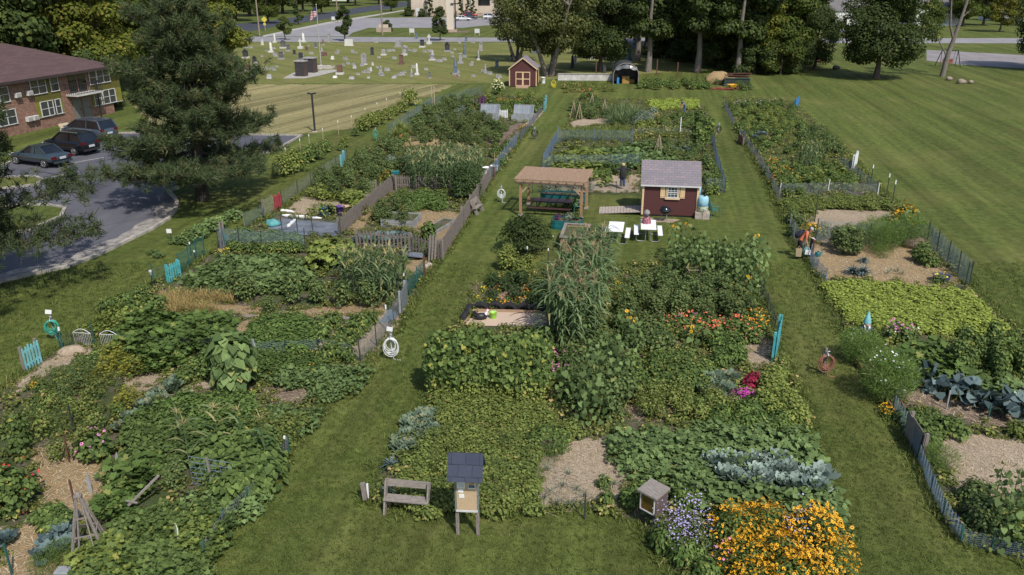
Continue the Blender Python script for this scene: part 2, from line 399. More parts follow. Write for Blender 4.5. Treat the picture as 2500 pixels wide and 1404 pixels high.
for a, b in zip(isl, isl[1:] + isl[:1]): mb.bar(a + Vector((0, 0, .06)), b + Vector((0, 0, .06)), .2, .13)
tag(mb.build('island_kerb', 'kerb_concrete'), 'pale kerb round the car park islands', 'kerb', kind='structure')
sheet('island_lawn', isl, .03, 'lawn', 'small grass island beside the parked cars', 'grass')
mb = MB()
for i in range(4):
    a = P(172 + i * 62, 424 - i * 36); b = P(106 + i * 60, 436 - i * 36)
    mb.box(((a.x + b.x) / 2, (a.y + b.y) / 2, .0125), ((a - b).length * 1.6, .1, .001), (0, 0, atan2(b.y - a.y, b.x - a.x)))
tag(mb.build('parking_marking', 'road_paint'), 'faded white parking lines', 'marking', kind='structure')
# plots
LEFT = [(470, 1440), (500, 1404), (600, 1236), (700, 1112), (775, 1010), (880, 890), (985, 790), (1040, 680), (1078, 632), (1130, 545), (1195, 440), (1262, 352), (1330, 262), (1338, 243), (1180, 226), (1060, 262), (950, 332), (850, 398), (720, 488), (600, 556), (535, 600), (478, 645), (380, 690), (230, 792), (120, 862), (20, 945), (-160, 1050), (-260, 1440)]
MID = [(888, 1222), (1000, 1250), (1180, 1255), (1320, 1244), (1420, 1236), (1560, 1275), (1640, 1390), (1700, 1430), (2000, 1430), (2075, 1330), (2030, 1240), (2000, 1150), (1960, 985), (1905, 870), (1870, 760), (1850, 700), (1790, 655), (1600, 646), (1500, 652), (1330, 670), (1205, 672), (1160, 735), (1120, 790), (1060, 900), (1045, 985), (960, 1100)]
MIDF = [(1322, 470), (1770, 470), (1745, 330), (1725, 262), (1690, 246), (1405, 240), (1385, 300), (1340, 380)]
RIGHT = [(1762, 235), (1940, 247), (2050, 350), (2130, 440), (2190, 500), (2270, 560), (2375, 700), (2440, 770), (2560, 850), (2760, 1000), (2760, 1440), (2490, 1365), (2345, 1325), (2268, 1200), (2205, 1070), (2100, 890), (2010, 720), (1962, 630), (1925, 570), (1868, 440), (1800, 320)]
for nm, pl in (('left', LEFT), ('middle', MID), ('far middle', MIDF), ('right', RIGHT)):
    sheet('garden_soil', PP(pl), .004, 'bed_soil', 'dark weedy soil of the %s allotment strip' % nm, 'soil', jit=.18, step=.5)
STRAW = [  # outline in the photo, material, what it is
    ([(80, 1095), (180, 1070), (250, 1110), (270, 1170), (245, 1250), (190, 1290), (180, 1360), (110, 1440), (-40, 1440), (20, 1320), (75, 1270), (95, 1200)], 'golden_straw', 'straw path between the scarlet runner bush and the squash'),
    ([(-200, 1330), (-20, 1300), (10, 1330), (-50, 1440), (-260, 1440)], 'golden_straw', 'straw path in the near left corner'),
    ([(300, 920), (400, 905), (400, 945), (320, 960)], 'straw', 'straw patch behind the kale row'),
    ([(420, 965), (520, 945), (530, 930), (460, 940), (400, 965)], 'straw', 'straw strip beside the giant sunflower'),
    ([(640, 945), (760, 950), (775, 975), (700, 992), (640, 980)], 'bark_mulch', 'mulch patch beyond the vines at the path'),
    ([(20, 945), (105, 885), (210, 840), (230, 858), (120, 915), (40, 960)], 'straw', 'straw strip beside the turquoise gate'),
    ([(440, 742), (560, 770), (900, 775), (985, 752), (1000, 735), (900, 738), (700, 760), (580, 745)], 'golden_straw', 'straw strip before the tomato row'),
    ([(530, 835), (580, 790), (640, 772), (640, 790), (570, 845)], 'golden_straw', 'straw path between zucchini and carrots'),
    ([(748, 862), (820, 800), (850, 775), (985, 752), (975, 800), (880, 890), (800, 870)], 'straw', 'straw path among the pepper rows'),
    ([(1075, 515), (1130, 520), (1128, 545), (1080, 632), (1060, 600), (1010, 560), (960, 545), (1030, 512)], 'golden_straw', 'wood chips inside the picket fence'),
    ([(850, 560), (880, 520), (945, 455), (960, 460), (905, 530), (880, 575)], 'golden_straw', 'straw strip along the far picket fence'),
    ([(700, 505), (740, 480), (880, 500), (860, 525), (720, 530)], 'straw', 'straw ground behind the tarp'),
    ([(985, 640), (1060, 630), (1050, 665), (1000, 680)], 'golden_straw', 'straw patch at the compost corner'),
    ([(960, 350), (1080, 340), (1090, 356), (940, 362)], 'golden_straw', 'straw strip behind the tasselled corn'),
    ([(1200, 440), (1235, 400), (1262, 352), (1335, 262), (1325, 258), (1240, 340), (1190, 420)], 'straw', 'pale mulch strip along the far path'),
    ([(1180, 335), (1270, 300), (1290, 305), (1262, 345), (1200, 372)], 'bark_mulch', 'mulch patch near the cold frames'),
    ([(1390, 300), (1440, 286), (1540, 288), (1520, 300), (1440, 305), (1400, 312)], 'straw', 'straw patch behind the day lilies'),
    ([(1330, 470), (1430, 430), (1560, 425), (1560, 470)], 'straw', 'straw plot beside the scarecrow'),
    ([(1310, 1100), (1380, 1075), (1470, 1072), (1500, 1120), (1545, 1160), (1530, 1250), (1450, 1240), (1320, 1238), (1302, 1180)], 'straw', 'straw clearing planted with onions'),
    ([(1520, 1020), (1560, 985), (1660, 1000), (1620, 1030)], 'bark_mulch', 'mulch gap between sunflowers and squash'),
    ([(1800, 870), (1820, 812), (1880, 800), (1900, 850), (1890, 890), (1840, 900)], 'straw', 'straw corner at the turquoise pallet gate'),
    ([(1620, 835), (1680, 810), (1700, 838), (1640, 850)], 'straw', 'bare straw gap among the zinnias'),
    ([(1160, 690), (1300, 690), (1310, 745), (1135, 760)], 'bark_mulch', 'bark mulch under the marigolds'),
    ([(1962, 545), (2000, 512), (2180, 515), (2185, 545), (2050, 560)], 'straw', 'bare pale strip behind the asparagus'),
    ([(1970, 632), (1985, 590), (2060, 580), (2260, 595), (2345, 690), (2300, 705), (2200, 690), (2010, 680)], 'golden_straw', 'straw plot beyond the person'),
    ([(2270, 1090), (2350, 1060), (2560, 1080), (2640, 1180), (2480, 1240), (2330, 1190)], 'straw', 'hay covered ground in the near right plot'),
    ([(2190, 975), (2230, 930), (2300, 960), (2420, 1000), (2520, 980), (2600, 1030), (2440, 1045), (2330, 1020)], 'bark_mulch', 'mulch around the cabbages'),
    ([(2380, 930), (2460, 915), (2520, 940), (2500, 965), (2420, 960)], 'bark_mulch', 'mulch behind the cabbages'),
]
for i, (pl, mt, lb) in enumerate(STRAW):
    sheet('straw_mulch' if 'straw' in mt else 'bark_mulch', PP(pl), .008 + .0004 * i, mt, lb, 'mulch', jit=.12, step=.3)
# brick apartment building
def brickmat(name, a, bb, c, mortar, sc=1.0, rowh=.075):
    m, nt, b = _new(name); tc = nt.nodes.new('ShaderNodeTexCoord')
    sx = nt.nodes.new('ShaderNodeSeparateXYZ'); L(nt, tc.outputs['Object'], sx.inputs[0])
    cb = nt.nodes.new('ShaderNodeCombineXYZ'); L(nt, math_(nt, 'ADD', sx.outputs[0], sx.outputs[1]), cb.inputs[0]); L(nt, sx.outputs[2], cb.inputs[1])
    br = nt.nodes.new('ShaderNodeTexBrick'); L(nt, cb.outputs[0], br.inputs[0]); br.inputs['Scale'].default_value = sc
    br.inputs['Brick Width'].default_value = .22; br.inputs['Row Height'].default_value = rowh; br.inputs['Mortar Size'].default_value = .008
    br.inputs['Color1'].default_value = (*a, 1); br.inputs['Color2'].default_value = (*bb, 1); br.inputs['Mortar'].default_value = (*mortar, 1)
    n = noise(nt, tc.outputs['Object'], 3, 4, .7)
    col = mix(nt, ramp(nt, [(.4, (0, 0, 0)), (.7, (.8, .8, .8))], n.outputs[0]).outputs[0], br.outputs[0], c)
    L(nt, col, b.inputs['Base Color']); b.inputs['Roughness'].default_value = .9
brickmat('brick', (.2, .085, .05), (.33, .19, .13), (.13, .06, .045), (.26, .2, .16))
def shinglemat(name, a, bb, c, w=.3, h=.14, proj='slope'):
    m, nt, b = _new(name); tc = nt.nodes.new('ShaderNodeTexCoord')
    sx = nt.nodes.new('ShaderNodeSeparateXYZ'); L(nt, tc.outputs['Object'], sx.inputs[0])
    cb = nt.nodes.new('ShaderNodeCombineXYZ'); L(nt, sx.outputs[0], cb.inputs[0]); L(nt, math_(nt, 'MULTIPLY', sx.outputs[1], 1.15), cb.inputs[1])
    br = nt.nodes.new('ShaderNodeTexBrick'); L(nt, cb.outputs[0], br.inputs[0]); br.inputs['Scale'].default_value = 1
    br.inputs['Brick Width'].default_value = w; br.inputs['Row Height'].default_value = h; br.inputs['Mortar Size'].default_value = .008
    br.inputs['Color1'].default_value = (*a, 1); br.inputs['Color2'].default_value = (*bb, 1); br.inputs['Mortar'].default_value = (*[x * .4 for x in a], 1)
    n = noise(nt, tc.outputs['Object'], 5, 4, .7); f = noise(nt, tc.outputs['Object'], 60, 2)
    col = mix(nt, ramp(nt, [(.4, (0, 0, 0)), (.7, (.85, .85, .85))], n.outputs[0]).outputs[0], br.outputs[0], c)
    L(nt, col, b.inputs['Base Color']); b.inputs['Roughness'].default_value = .95; bump(nt, b, f.outputs[0], .4, .01)
shinglemat('brown_shingle', (.085, .047, .045), (.115, .066, .062), (.065, .04, .042), .9, .3)
shinglemat('mauve_shingle', (.19, .17, .185), (.27, .21, .225), (.16, .16, .185), .33, .15)
shinglemat('slate_shingle', (.034, .042, .068), (.052, .06, .09), (.04, .048, .075), .34, .2)
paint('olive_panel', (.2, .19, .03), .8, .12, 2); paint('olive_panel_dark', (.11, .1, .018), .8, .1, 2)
paint('white_frame', (.6, .6, .6), .5, .08); paint('dark_trim', (.05, .035, .035), .6, .1)
paint('grey_door', (.17, .16, .15), .6, .1); paint('dark_iron', (.03, .03, .033), .5, .1)
paint('ac_grille', (.4, .36, .32), .6, .2, 20)
def glassmat(name, c, rough=.08):
    m, nt, b = _new(name); n = noise(nt, objco(nt), .8, 2)
    L(nt, ramp(nt, [(.35, [x * .5 for x in c]), (.7, c)], n.outputs[0]).outputs[0], b.inputs['Base Color'])
    b.inputs['Roughness'].default_value = rough; b.inputs['Specular IOR Level'].default_value = .9
glassmat('window_glass', (.05, .06, .065)); glassmat('dark_glass', (.014, .018, .024), .05)
glassmat('cream_pane', (.1, .12, .13))
def window(root, x, z, w, h, n=2, y=0.0, frame='white_frame', glass='window_glass', bars=True):
    """A window in a wall that faces -Y of the thing: frame, panes as a sub-part."""
    f = MB(); t = .05
    f.box((x - w / 2, y, z), (t, .1, h + t)); f.box((x + w / 2, y, z), (t, .1, h + t))
    f.box((x, y + .002, z + h / 2), (w, .1, t)); f.box((x, y + .002, z - h / 2), (w + .12, .14, t))
    for k in range(1, n): f.box((x - w / 2 + w * k / n, y - .003, z), (t, .08, h))
    if bars: f.box((x, y - .006, z), (w, .07, .035))
    fo = f.build('window', frame, root)
    MB().box((x, y + .02, z), (w, .02, h)).build('pane', glass, fo)
    return fo
bd = Vector((.25, .968, 0)).normalized(); bn = Vector((bd.y, -bd.x, 0)); blen = 27.0
A0 = Vector((-38.9, 83.5, 0)) - bn * .75 - bd * (blen + .75)      # near end of the facade's foot
bl = thing('apartment_building', 'two storey brick apartment block with olive panels and brown hipped roof', 'building', A0, atan2(bd.y, bd.x))
EH = 4.55; BD = 11.8
mb = MB(); mb.box((blen / 2, BD / 2, EH / 2), (blen, BD, EH)); mb.build('wall', 'brick', bl)
mb = MB(); oh = .75
q = [(-oh, -oh, EH), (blen + oh, -oh, EH), (blen + oh, BD + oh, EH), (-oh, BD + oh, EH), (BD / 2, BD / 2, EH + 2.5), (blen - BD / 2, BD / 2, EH + 2.5)]
mb.add(q, [(0, 1, 5, 4), (1, 2, 5), (2, 3, 4, 5), (3, 0, 4), (3, 2, 1, 0)])
roof = mb.build('roof', 'brown_shingle', bl)
mb = MB(); mb.bar((-oh, -oh - .012, EH - .07), (blen + oh, -oh - .012, EH - .07), .03, .24); mb.bar((blen + oh + .012, -oh, EH - .07), (blen + oh + .012, BD + oh, EH - .07), .03, .24)
mb.build('fascia', 'dark_trim', bl)
for sx in (12.5, 17.5): MB().box((sx, 3.6, EH + 1.75), (.35, .35, .3)).build('roof_vent', 'dark_iron', roof)
def fx(xpix, ypix=300):                     # distance along the facade where a photo column meets it
    best = min(range(400), key=lambda k: abs((lambda q: 1250 + FPX * q.x / (q.y * cos(TH) + (CAMH - 2.4) * sin(TH)))(A0 + bd * k * .1) - xpix)); return best * .1
f0, f1, f2, f3 = fx(85), fx(150), fx(222), fx(292)
for a, b_ in ((f0, f1), (f2, f3)):
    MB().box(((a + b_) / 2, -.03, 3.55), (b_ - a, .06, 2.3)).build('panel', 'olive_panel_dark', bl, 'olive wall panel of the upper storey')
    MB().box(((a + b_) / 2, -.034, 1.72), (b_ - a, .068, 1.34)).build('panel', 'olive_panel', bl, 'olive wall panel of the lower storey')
    MB().box(((a + b_) / 2, -.05, 1.02), (b_ - a, .12, .08)).build('sill_band', 'concrete', bl)
for wx, n, zz in ((fx(99), 2, 3.72), (fx(137), 1, 3.72), (fx(113), 2, 1.7), (fx(150) - .75, 1, 1.7), (fx(224) + .4, 1, 3.72), (fx(255), 2, 3.72), (fx(234), 1, 1.7), (fx(262), 2, 1.7)):
    window(bl, wx, zz, .82 * n + .1, 1.3, n, -.09)
for wx, zz in ((fx(4), 3.5), (fx(12), 1.6), (fx(-20), 3.5)): window(bl, wx, zz, 1.9, 1.25, 2, -.04)
for wx, zz in ((fx(44), 3.3), (fx(72), 3.3), (fx(60), 1.15), (fx(85) - .5, 1.15)):
    o = MB().box((wx, -.2, zz), (.55, .3, .4)).build('air_conditioner', 'white_frame', bl)
    MB().box((wx, -.36, zz), (.45, .03, .3)).build('grille', 'ac_grille', o)
for wx in (fx(183), fx(204)):
    d = MB().box((wx, -.03, 1.05), (1.0, .08, 2.0)).build('door', 'grey_door', bl)
    MB().box((wx + .38, -.1, 1.05), (.06, .06, .12)).build('handle', 'dark_iron', d)
    MB().box((wx, -.02, 3.55), (1.0, .06, 1.95)).build('door', 'dark_glass', bl, 'dark balcony door')
bx = (fx(165) + fx(222)) / 2; bw = 3.4
o = MB().box((bx, -.65, 2.5), (bw, 1.3, .16)).build('balcony', 'white_concrete', bl)
mb = MB(); mb.bar((bx - bw / 2, -1.25, 3.5), (bx + bw / 2, -1.25, 3.5), .05); mb.bar((bx - bw / 2, -1.25, 2.65), (bx + bw / 2, -1.25, 2.65), .04)
for k in range(18): mb.bar((bx - bw / 2 + bw * k / 17, -1.25, 2.58), (bx - bw / 2 + bw * k / 17, -1.25, 3.5), .03)
for s in (-1, 1):
    mb.bar((bx + s * bw / 2, -1.25, 3.5), (bx + s * bw / 2, 0, 3.5), .05)
    for k in range(6): mb.bar((bx + s * bw / 2, -k * .22, 2.58), (bx + s * bw / 2, -k * .22, 3.5), .03)
mb.build('railing', 'dark_iron', o)
mb = MB(); mb.bar((fx(222) + .3, -.5, 0), (fx(222) + .3, -.5, 3.3), .09); mb.box((fx(222) + .3, -.7, 3.35), (.3, .5, .12))
lp = mb; lo = bl.matrix_basis
tag(lp.build('yard_lamp', 'dark_iron'), 'thin black lamp post at the apartment doors', 'lamp post').matrix_world = Matrix.Translation(A0) @ Matrix.Rotation(atan2(bd.y, bd.x), 4, 'Z')
paint('cardboard', (.45, .36, .25), .9, .15)
mb = MB(); c = P(160, 318); mb.box((c.x, c.y, .3), (1.0, .12, .7), (radians(-35), 0, 1.2)); mb.box((c.x + .7, c.y + .9, .28), (.9, .1, .6), (radians(-30), 0, 1.3))
tag(mb.build('discarded_board', 'cardboard'), 'pale discarded boards leaning by the apartment wall', 'board')
# church and far houses
paint('church_stone', (.56, .47, .38), .9, .08, .6, bumpy=.2); paint('church_base', (.42, .33, .26), .9, .15, 2)
paint('cream_trim', (.62, .55, .45), .8, .05)
c0 = P(1005, 40); c1 = P(1330, 41)
ch = thing('church', 'large beige church with dark windows behind the car park', 'building', (c0.x, c0.y, 0), 0)
cw = c1.x - c0.x
mb = MB(); mb.box((5.2, 9, 7), (10.4, 18, 14)); mb.box((cw / 2 + 5, 11, 6.5), (cw - 10.6, 18, 13)); mb.build('wall', 'church_stone', ch)
mb = MB(); mb.box((5.2, -.04, .55), (10.44, .14, 1.1)); mb.box((cw / 2 + 5, 1.96, .5), (cw - 10.7, .14, 1.0)); mb.build('plinth', 'church_base', ch)
mb = MB()
for x in (13.8, 16.2, 18.6): mb.box((x, 1.8, 6.4), (.35, .6, 12.6))
mb.build('pilaster', 'cream_trim', ch)
window(ch, 22.5, 5.2, 3.6, 4.0, 3, 1.95, 'dark_trim', 'dark_glass'); window(ch, 29.5, 5.2, 3.6, 4.0, 3, 1.95, 'dark_trim', 'dark_glass')
mb = MB(); mb.lathe([(1.6, 0), (1.6, .12)], (0, 0, 0), 24); mb2 = MB()
me = mb.build('emblem', 'road_tarmac', ch, 'round dark emblem with white ring high on the wall'); me.rotation_euler = (pi / 2, 0, 0); me.location = (10.6 - 1.2, 0, 7.0)
mb2.tube([(1.2 * cos(a * pi / 12), 1.2 * sin(a * pi / 12), .15) for a in range(25)], .13, 5, False); o = mb2.build('ring', 'white_frame', me)
mb = MB(); mb.bar((4.5, -.06, 3.4), (4.5, -.06, 4.6), .12); mb.bar((4.1, -.06, 4.2), (4.9, -.06, 4.2), .12); mb.build('cross', 'dark_iron', ch)
MB().box((2.0, -.06, 1.2), (1.2, .12, 2.4)).build('door', 'white_frame', ch)
paint('white_siding', (.72, .72, .7), .7, .05, 2, grain=(1, 1, 20)); paint('grey_roof', (.16, .15, .15), .9, .15, 2)
def house(px, py, w, d, h, label, wallm='white_siding', roofm='grey_roof', rz=0.0, porch=False):
    p = P(px, py); t = thing('house', label, 'house', p, rz)
    MB().box((0, d / 2, h / 2), (w, d, h)).build('wall', wallm, t)
    mb = MB(); e = .4; r = d * .3
    mb.add([(-w / 2 - e, -e, h), (w / 2 + e, -e, h), (w / 2 + e, d + e, h), (-w / 2 - e, d + e, h), (-w / 2 - e, d / 2, h + r), (w / 2 + e, d / 2, h + r)], [(0, 1, 5, 4), (2, 3, 4, 5), (3, 0, 4), (1, 2, 5), (3, 2, 1, 0)])
    mb.build('roof', roofm, t)
    for k in (-.32, .05, .34): window(t, k * w, h * .55, 1.2, 1.3, 1, -.04)
    o = MB().box((-.14 * w, -.05, 1.05), (1.0, .1, 2.1)).build('door', 'dark_trim', t)
    if porch:
        mb = MB(); mb.box((0, -1.2, .25), (w * .5, 2.4, .5)); mb.box((0, -1.2, 2.9), (w * .55, 2.6, .15))
        for k in (-1, 0, 1): mb.bar((k * w * .24, -2.2, .5), (k * w * .24, -2.2, 2.85), .18)
        mb.build('porch', 'white_frame', t)
    return t
house(2292, 62, 13, 9, 4.5, 'white house with a front porch beyond the right road', porch=True)
house(2085, 62, 18, 9, 3.6, 'low white house half hidden behind the dead branches')
house(2490, 52, 14, 9, 4.2, 'pale house behind the trees at the right edge')
house(820, 2, 16, 10, 5, 'white house far behind the roadside trees')
house(2210, 30, 16, 10, 5, 'white house behind the tall maple')
house(1650, 52, 14, 9, 4, 'pale house glimpsed through the dark wood', rz=.1)
# cemetery
for nm, c, v in (('white_marble', (.62, .61, .57), .12), ('pale_granite', (.36, .35, .35), .2), ('grey_granite', (.16, .16, .17), .25), ('dark_granite', (.06, .062, .07), .25), ('red_granite', (.2, .115, .09), .25), ('blue_granite', (.14, .18, .24), .2)):
    paint(nm, c, .75, v, 4)
def stone(kind, h, w):
    """One gravestone, its parts as (name, mesh)."""
    a = MB(); b = MB(); d = w * .55
    if kind == 'tablet':
        a.box((0, 0, h * .46), (w, d * .5, h * .92)); a.cyl((0, -d * .25, h * .88), (0, d * .25, h * .88), w * .36, n=10); b.box((0, 0, .06), (w * 1.25, d, .12))
    elif kind == 'die':
        b.box((0, 0, h * .11), (w * 1.5, d * 1.9, h * .22)); a.box((0, 0, h * .58), (w, d * 1.2, h * .74)); a.box((0, 0, h * .97), (w * .8, d, h * .06))
    elif kind == 'pillar':
        b.box((0, 0, h * .07), (w * 1.5, w * 1.5, h * .14)); b.box((0, 0, h * .17), (w * 1.2, w * 1.2, h * .07)); a.box((0, 0, h * .55), (w * .85, w * .85, h * .7)); a.box((0, 0, h * .92), (w * 1.05, w * 1.05, h * .06)); a.lathe([(w * .5, h * .94), (w * .3, h * .97), (.02, h)], n=4)
    elif kind == 'obelisk':
        b.box((0, 0, h * .05), (w * 1.7, w * 1.7, h * .1)); b.box((0, 0, h * .14), (w * 1.3, w * 1.3, h * .08)); a.lathe([(w * .62, h * .18), (w * .42, h * .9), (.01, h)], n=4)
    elif kind == 'spire':
        b.box((0, 0, h * .05), (w * 1.8, w * 1.8, h * .1)); a.box((0, 0, h * .28), (w * 1.1, w * 1.1, h * .36)); a.box((0, 0, h * .48), (w * 1.4, w * 1.4, h * .05)); a.lathe([(w * .55, h * .5), (w * .38, h * .82), (w * .1, h * .97), (.01, h)], n=8)
    elif kind == 'urn':
        b.box((0, 0, h * .08), (w * 1.5, w * 1.5, h * .16)); a.box((0, 0, h * .45), (w, w, h * .58)); a.box((0, 0, h * .76), (w * 1.2, w * 1.2, h * .05)); a.ball((0, 0, h * .9), (w * .42, w * .42, h * .12), 10, 6)
    elif kind == 'cross':
        b.box((0, 0, h * .12), (w * 1.6, w * 1.6, h * .24)); a.box((0, 0, h * .6), (w * .45, w * .4, h * .75)); a.box((0, 0, h * .75), (w * 1.2, w * .38, h * .14))
    elif kind == 'wide':
        b.box((0, 0, h * .08), (w * 1.1, d * .45, h * .16)); a.box((0, 0, h * .56), (w, d * .3, h * .8))
    elif kind == 'statue':
        b.box((0, 0, h * .14), (w * 1.3, w * 1.3, h * .28)); a.lathe([(w * .5, h * .28), (w * .3, h * .5), (w * .36, h * .7), (w * .15, h * .82)], n=10); a.ball((0, 0, h * .9), h * .09, 8, 6); a.bar((-w * .5, 0, h * .72), (w * .5, 0, h * .62), w * .2)
    elif kind == 'slant':
        a.add([(-w / 2, -d, 0), (w / 2, -d, 0), (w / 2, d, 0), (-w / 2, d, 0), (-w * .4, -d * .1, h), (w * .4, -d * .1, h), (w * .4, d * .8, h), (-w * .4, d * .8, h)], [(0, 1, 5, 4), (1, 2, 6, 5), (2, 3, 7, 6), (3, 0, 4, 7), (4, 5, 6, 7)])
    return a, b
CN = {'white_marble': 'white', 'pale_granite': 'pale grey', 'grey_granite': 'grey', 'dark_granite': 'dark', 'red_granite': 'red-brown', 'blue_granite': 'blue-grey'}
W_, PG, GG, DG, RG, BG = 'white_marble', 'pale_granite', 'grey_granite', 'dark_granite', 'red_granite', 'blue_granite'
STONES = [  # photo x, foot y, top y, width px, kind, material, base material, label
    (641, 110, 96, 6, 'tablet', W_, W_, 'white tablet gravestone nearest the cemetery road, left of the pale obelisk'),
    (671, 104, 81, 6, 'obelisk', W_, W_, 'slender white obelisk left of the small round tree by the road'),
    (662, 128, 102, 9, 'obelisk', W_, W_, 'tapered cream column standing behind the domed headstone'),
    (692, 118, 96, 9, 'urn', GG, W_, 'grey headstone with white cap and wide white base near the road'),
    (600, 142, 119, 10, 'urn', DG, W_, 'dark rounded headstone on stepped white base at the left edge of the cemetery'),
    (704, 125, 108, 7, 'pillar', GG, PG, 'small grey pillar gravestone beside the cream column'),
    (741, 103, 80, 9, 'obelisk', W_, W_, 'tallest white column between the two cemetery road trees'),
    (734, 119, 94, 7, 'cross', W_, W_, 'white cross gravestone in front of the tallest white column'),
    (687, 145, 125, 9, 'pillar', GG, PG, 'grey pillar gravestone with stepped base left of the square grey pillar'),
    (719, 134, 122, 7, 'tablet', DG, GG, 'thin dark tablet gravestone left of the flagpole lawn'),
    (735, 145, 128, 9, 'die', DG, GG, 'dark square headstone behind the brown columbarium'),
    (749, 124, 115, 7, 'tablet', RG, GG, 'small brown headstone behind the dark square one'),
    (622, 154, 138, 10, 'tablet', DG, DG, 'dark tablet headstone at the left of the cemetery behind the pine'),
    (626, 167, 151, 8, 'die', PG, PG, 'pale headstone just below the dark tablet by the pine'),
    (607, 174, 157, 10, 'die', RG, PG, 'red-brown headstone on pale base at the pine boughs'),
    (586, 180, 162, 9, 'tablet', RG, PG, 'red-brown tablet headstone nearest the pine'),
    (566, 152, 134, 8, 'tablet', GG, GG, 'grey headstone half hidden by the pine'),
    (658, 192, 182, 12, 'slant', PG, PG, 'pale wedge-shaped stone left of the brown columbarium'),
    (616, 188, 184, 11, 'slant', GG, GG, 'low flat marker beneath the red-brown headstones'),
    (804, 103, 81, 6, 'pillar', PG, PG, 'pale grey pillar right of the flagpole by the road'),
    (852, 112, 95, 20, 'wide', W_, W_, 'wide white family stone by the pointed tree'),
    (789, 110, 95, 6, 'obelisk', RG, PG, 'brown obelisk right of the flagpole'),
    (771, 117, 105, 7, 'tablet', GG, PG, 'grey tablet stone left of the flagpole'),
    (786, 127, 114, 5, 'statue', PG, PG, 'small pale statue next to the flagpole'),
    (792, 137, 126, 13, 'wide', RG, RG, 'broad reddish stone behind the flagpole bed'),
    (812, 145, 137, 7, 'slant', W_, W_, 'small white marker right of the reddish stone'),
    (830, 182, 158, 12, 'die', RG, W_, 'large brown headstone on rough white base right of the columbarium'),
    (866, 167, 160, 9, 'slant', PG, PG, 'low pale marker right of the large brown headstone'),
    (889, 158, 131, 13, 'tablet', PG, W_, 'large pale headstone with pointed top in mid cemetery'),
    (909, 134, 115, 8, 'tablet', DG, DG, 'black heart-shaped monument beyond the pointed pale stone'),
    (937, 135, 120, 9, 'die', PG, W_, 'pale headstone right of the black monument'),
    (972, 115, 98, 11, 'die', PG, PG, 'pale grey die stone by the bushes near the road'),
    (988, 135, 111, 9, 'urn', PG, W_, 'grey monument topped with a ball'),
    (980, 157, 132, 9, 'pillar', RG, RG, 'red-brown pillar on a broad rough base'),
    (1031, 116, 96, 9, 'pillar', DG, W_, 'dark pillar with pale base near the road'),
    (1048, 108, 83, 7, 'cross', W_, W_, 'white cross monument by the road before the leafy tree'),
    (1017, 95, 80, 5, 'tablet', BG, BG, 'blue-grey tablet at the road edge'),
    (1056, 147, 121, 11, 'spire', PG, W_, 'pale pointed monument with wide white foot'),
    (1092, 126, 102, 10, 'urn', DG, PG, 'dark stepped monument with grey foot'),
    (1112, 182, 140, 9, 'spire', BG, PG, 'tallest grey spire near the cosy front edge of the cemetery'),
    (1125, 155, 129, 9, 'pillar', PG, PG, 'pale grey pillar behind the tall spire'),
    (1135, 140, 104, 7, 'obelisk', BG, PG, 'tall slim grey obelisk behind the pale pillar'),
    (1138, 101, 89, 6, 'tablet', BG, BG, 'small blue-grey stone on the road edge by the crabapple'),
    (1174, 124, 103, 8, 'tablet', PG, PG, 'pale tablet near the willow crown'),
    (1168, 147, 122, 6, 'obelisk', PG, W_, 'slim pale obelisk left of the willow'),
    (1018, 183, 154, 8, 'obelisk', W_, W_, 'white tapering obelisk with stepped foot near the cemetery front'),
    (1005, 187, 166, 6, 'spire', PG, PG, 'short pale spire left of the white obelisk'),
    (930, 181, 162, 7, 'urn', PG, W_, 'pale headstone with rounded cap in the front rows'),
    (906, 174, 163, 4, 'tablet', W_, W_, 'narrow white marker right of the pointed pale headstone'),
    (910, 160, 151, 4, 'tablet', W_, W_, 'little white marker beside the pointed pale headstone'),
    (1049, 191, 175, 6, 'tablet', GG, PG, 'short grey tablet in the front row'),
    (1185, 179, 156, 6, 'statue', PG, PG, 'pale statue left of the maroon shed'),
    (1213, 165, 147, 8, 'tablet', BG, BG, 'blue-grey tablet left of the shed roof'),
    (1116, 191, 182, 7, 'slant', RG, RG, 'small brown stone at the foot of the tall spire'),
    (859, 193, 187, 12, 'slant', PG, PG, 'low pale marker left in the front row'),
    (900, 191, 187, 7, 'slant', PG, PG, 'low pale marker second in the front row'),
    (962, 191, 186, 10, 'slant', PG, PG, 'low pale marker third in the front row'),
    (818, 190, 185, 10, 'slant', W_, W_, 'flat white marker right of the columbarium slab'),
    (1397, 166, 134, 8, 'obelisk', DG, DG, 'slim dark obelisk under the willow'),
    (1404, 156, 136, 7, 'tablet', PG, PG, 'pale stone beside the slim dark obelisk'),
    (1443, 145, 114, 9, 'cross', W_, W_, 'white cross monument seen beneath the maple'),
    (1496, 160, 148, 5, 'statue', PG, PG, 'little white statue beneath the maple'),
    (1536, 146, 116, 9, 'pillar', BG, BG, 'blue-grey pillar behind the tarp tunnel'),
    (1476, 178, 158, 7, 'tablet', DG, DG, 'dark tablet left of the tarp tunnel'),
    (1248, 152, 133, 6, 'tablet', DG, DG, 'dark tablet behind the shed roof'),
    (1305, 130, 100, 7, 'pillar', BG, BG, 'grey pillar seen through the willow stems'),
    (1548, 118, 92, 9, 'pillar', BG, BG, 'grey-blue monument at the edge of the wood'),
]
for i, (x, yb, yt, w, k, m, bm_, lb) in enumerate(STONES):
    p = P(x, yb); h = CAMH * (1 - (yt + 72) / (yb + 72) * (5869 - yb) / (5869 - yt)); ww = w / ppm(yb) * (.8 if k in ('obelisk', 'spire') else 1)
    t = thing('gravestone', lb, 'gravestone', p, radians(random.uniform(-12, 4)), 'gravestones in the cemetery')
    a, b = stone(k, h, ww); a.build('headstone', m, t)
    if b.v: b.build('base', bm_, t)
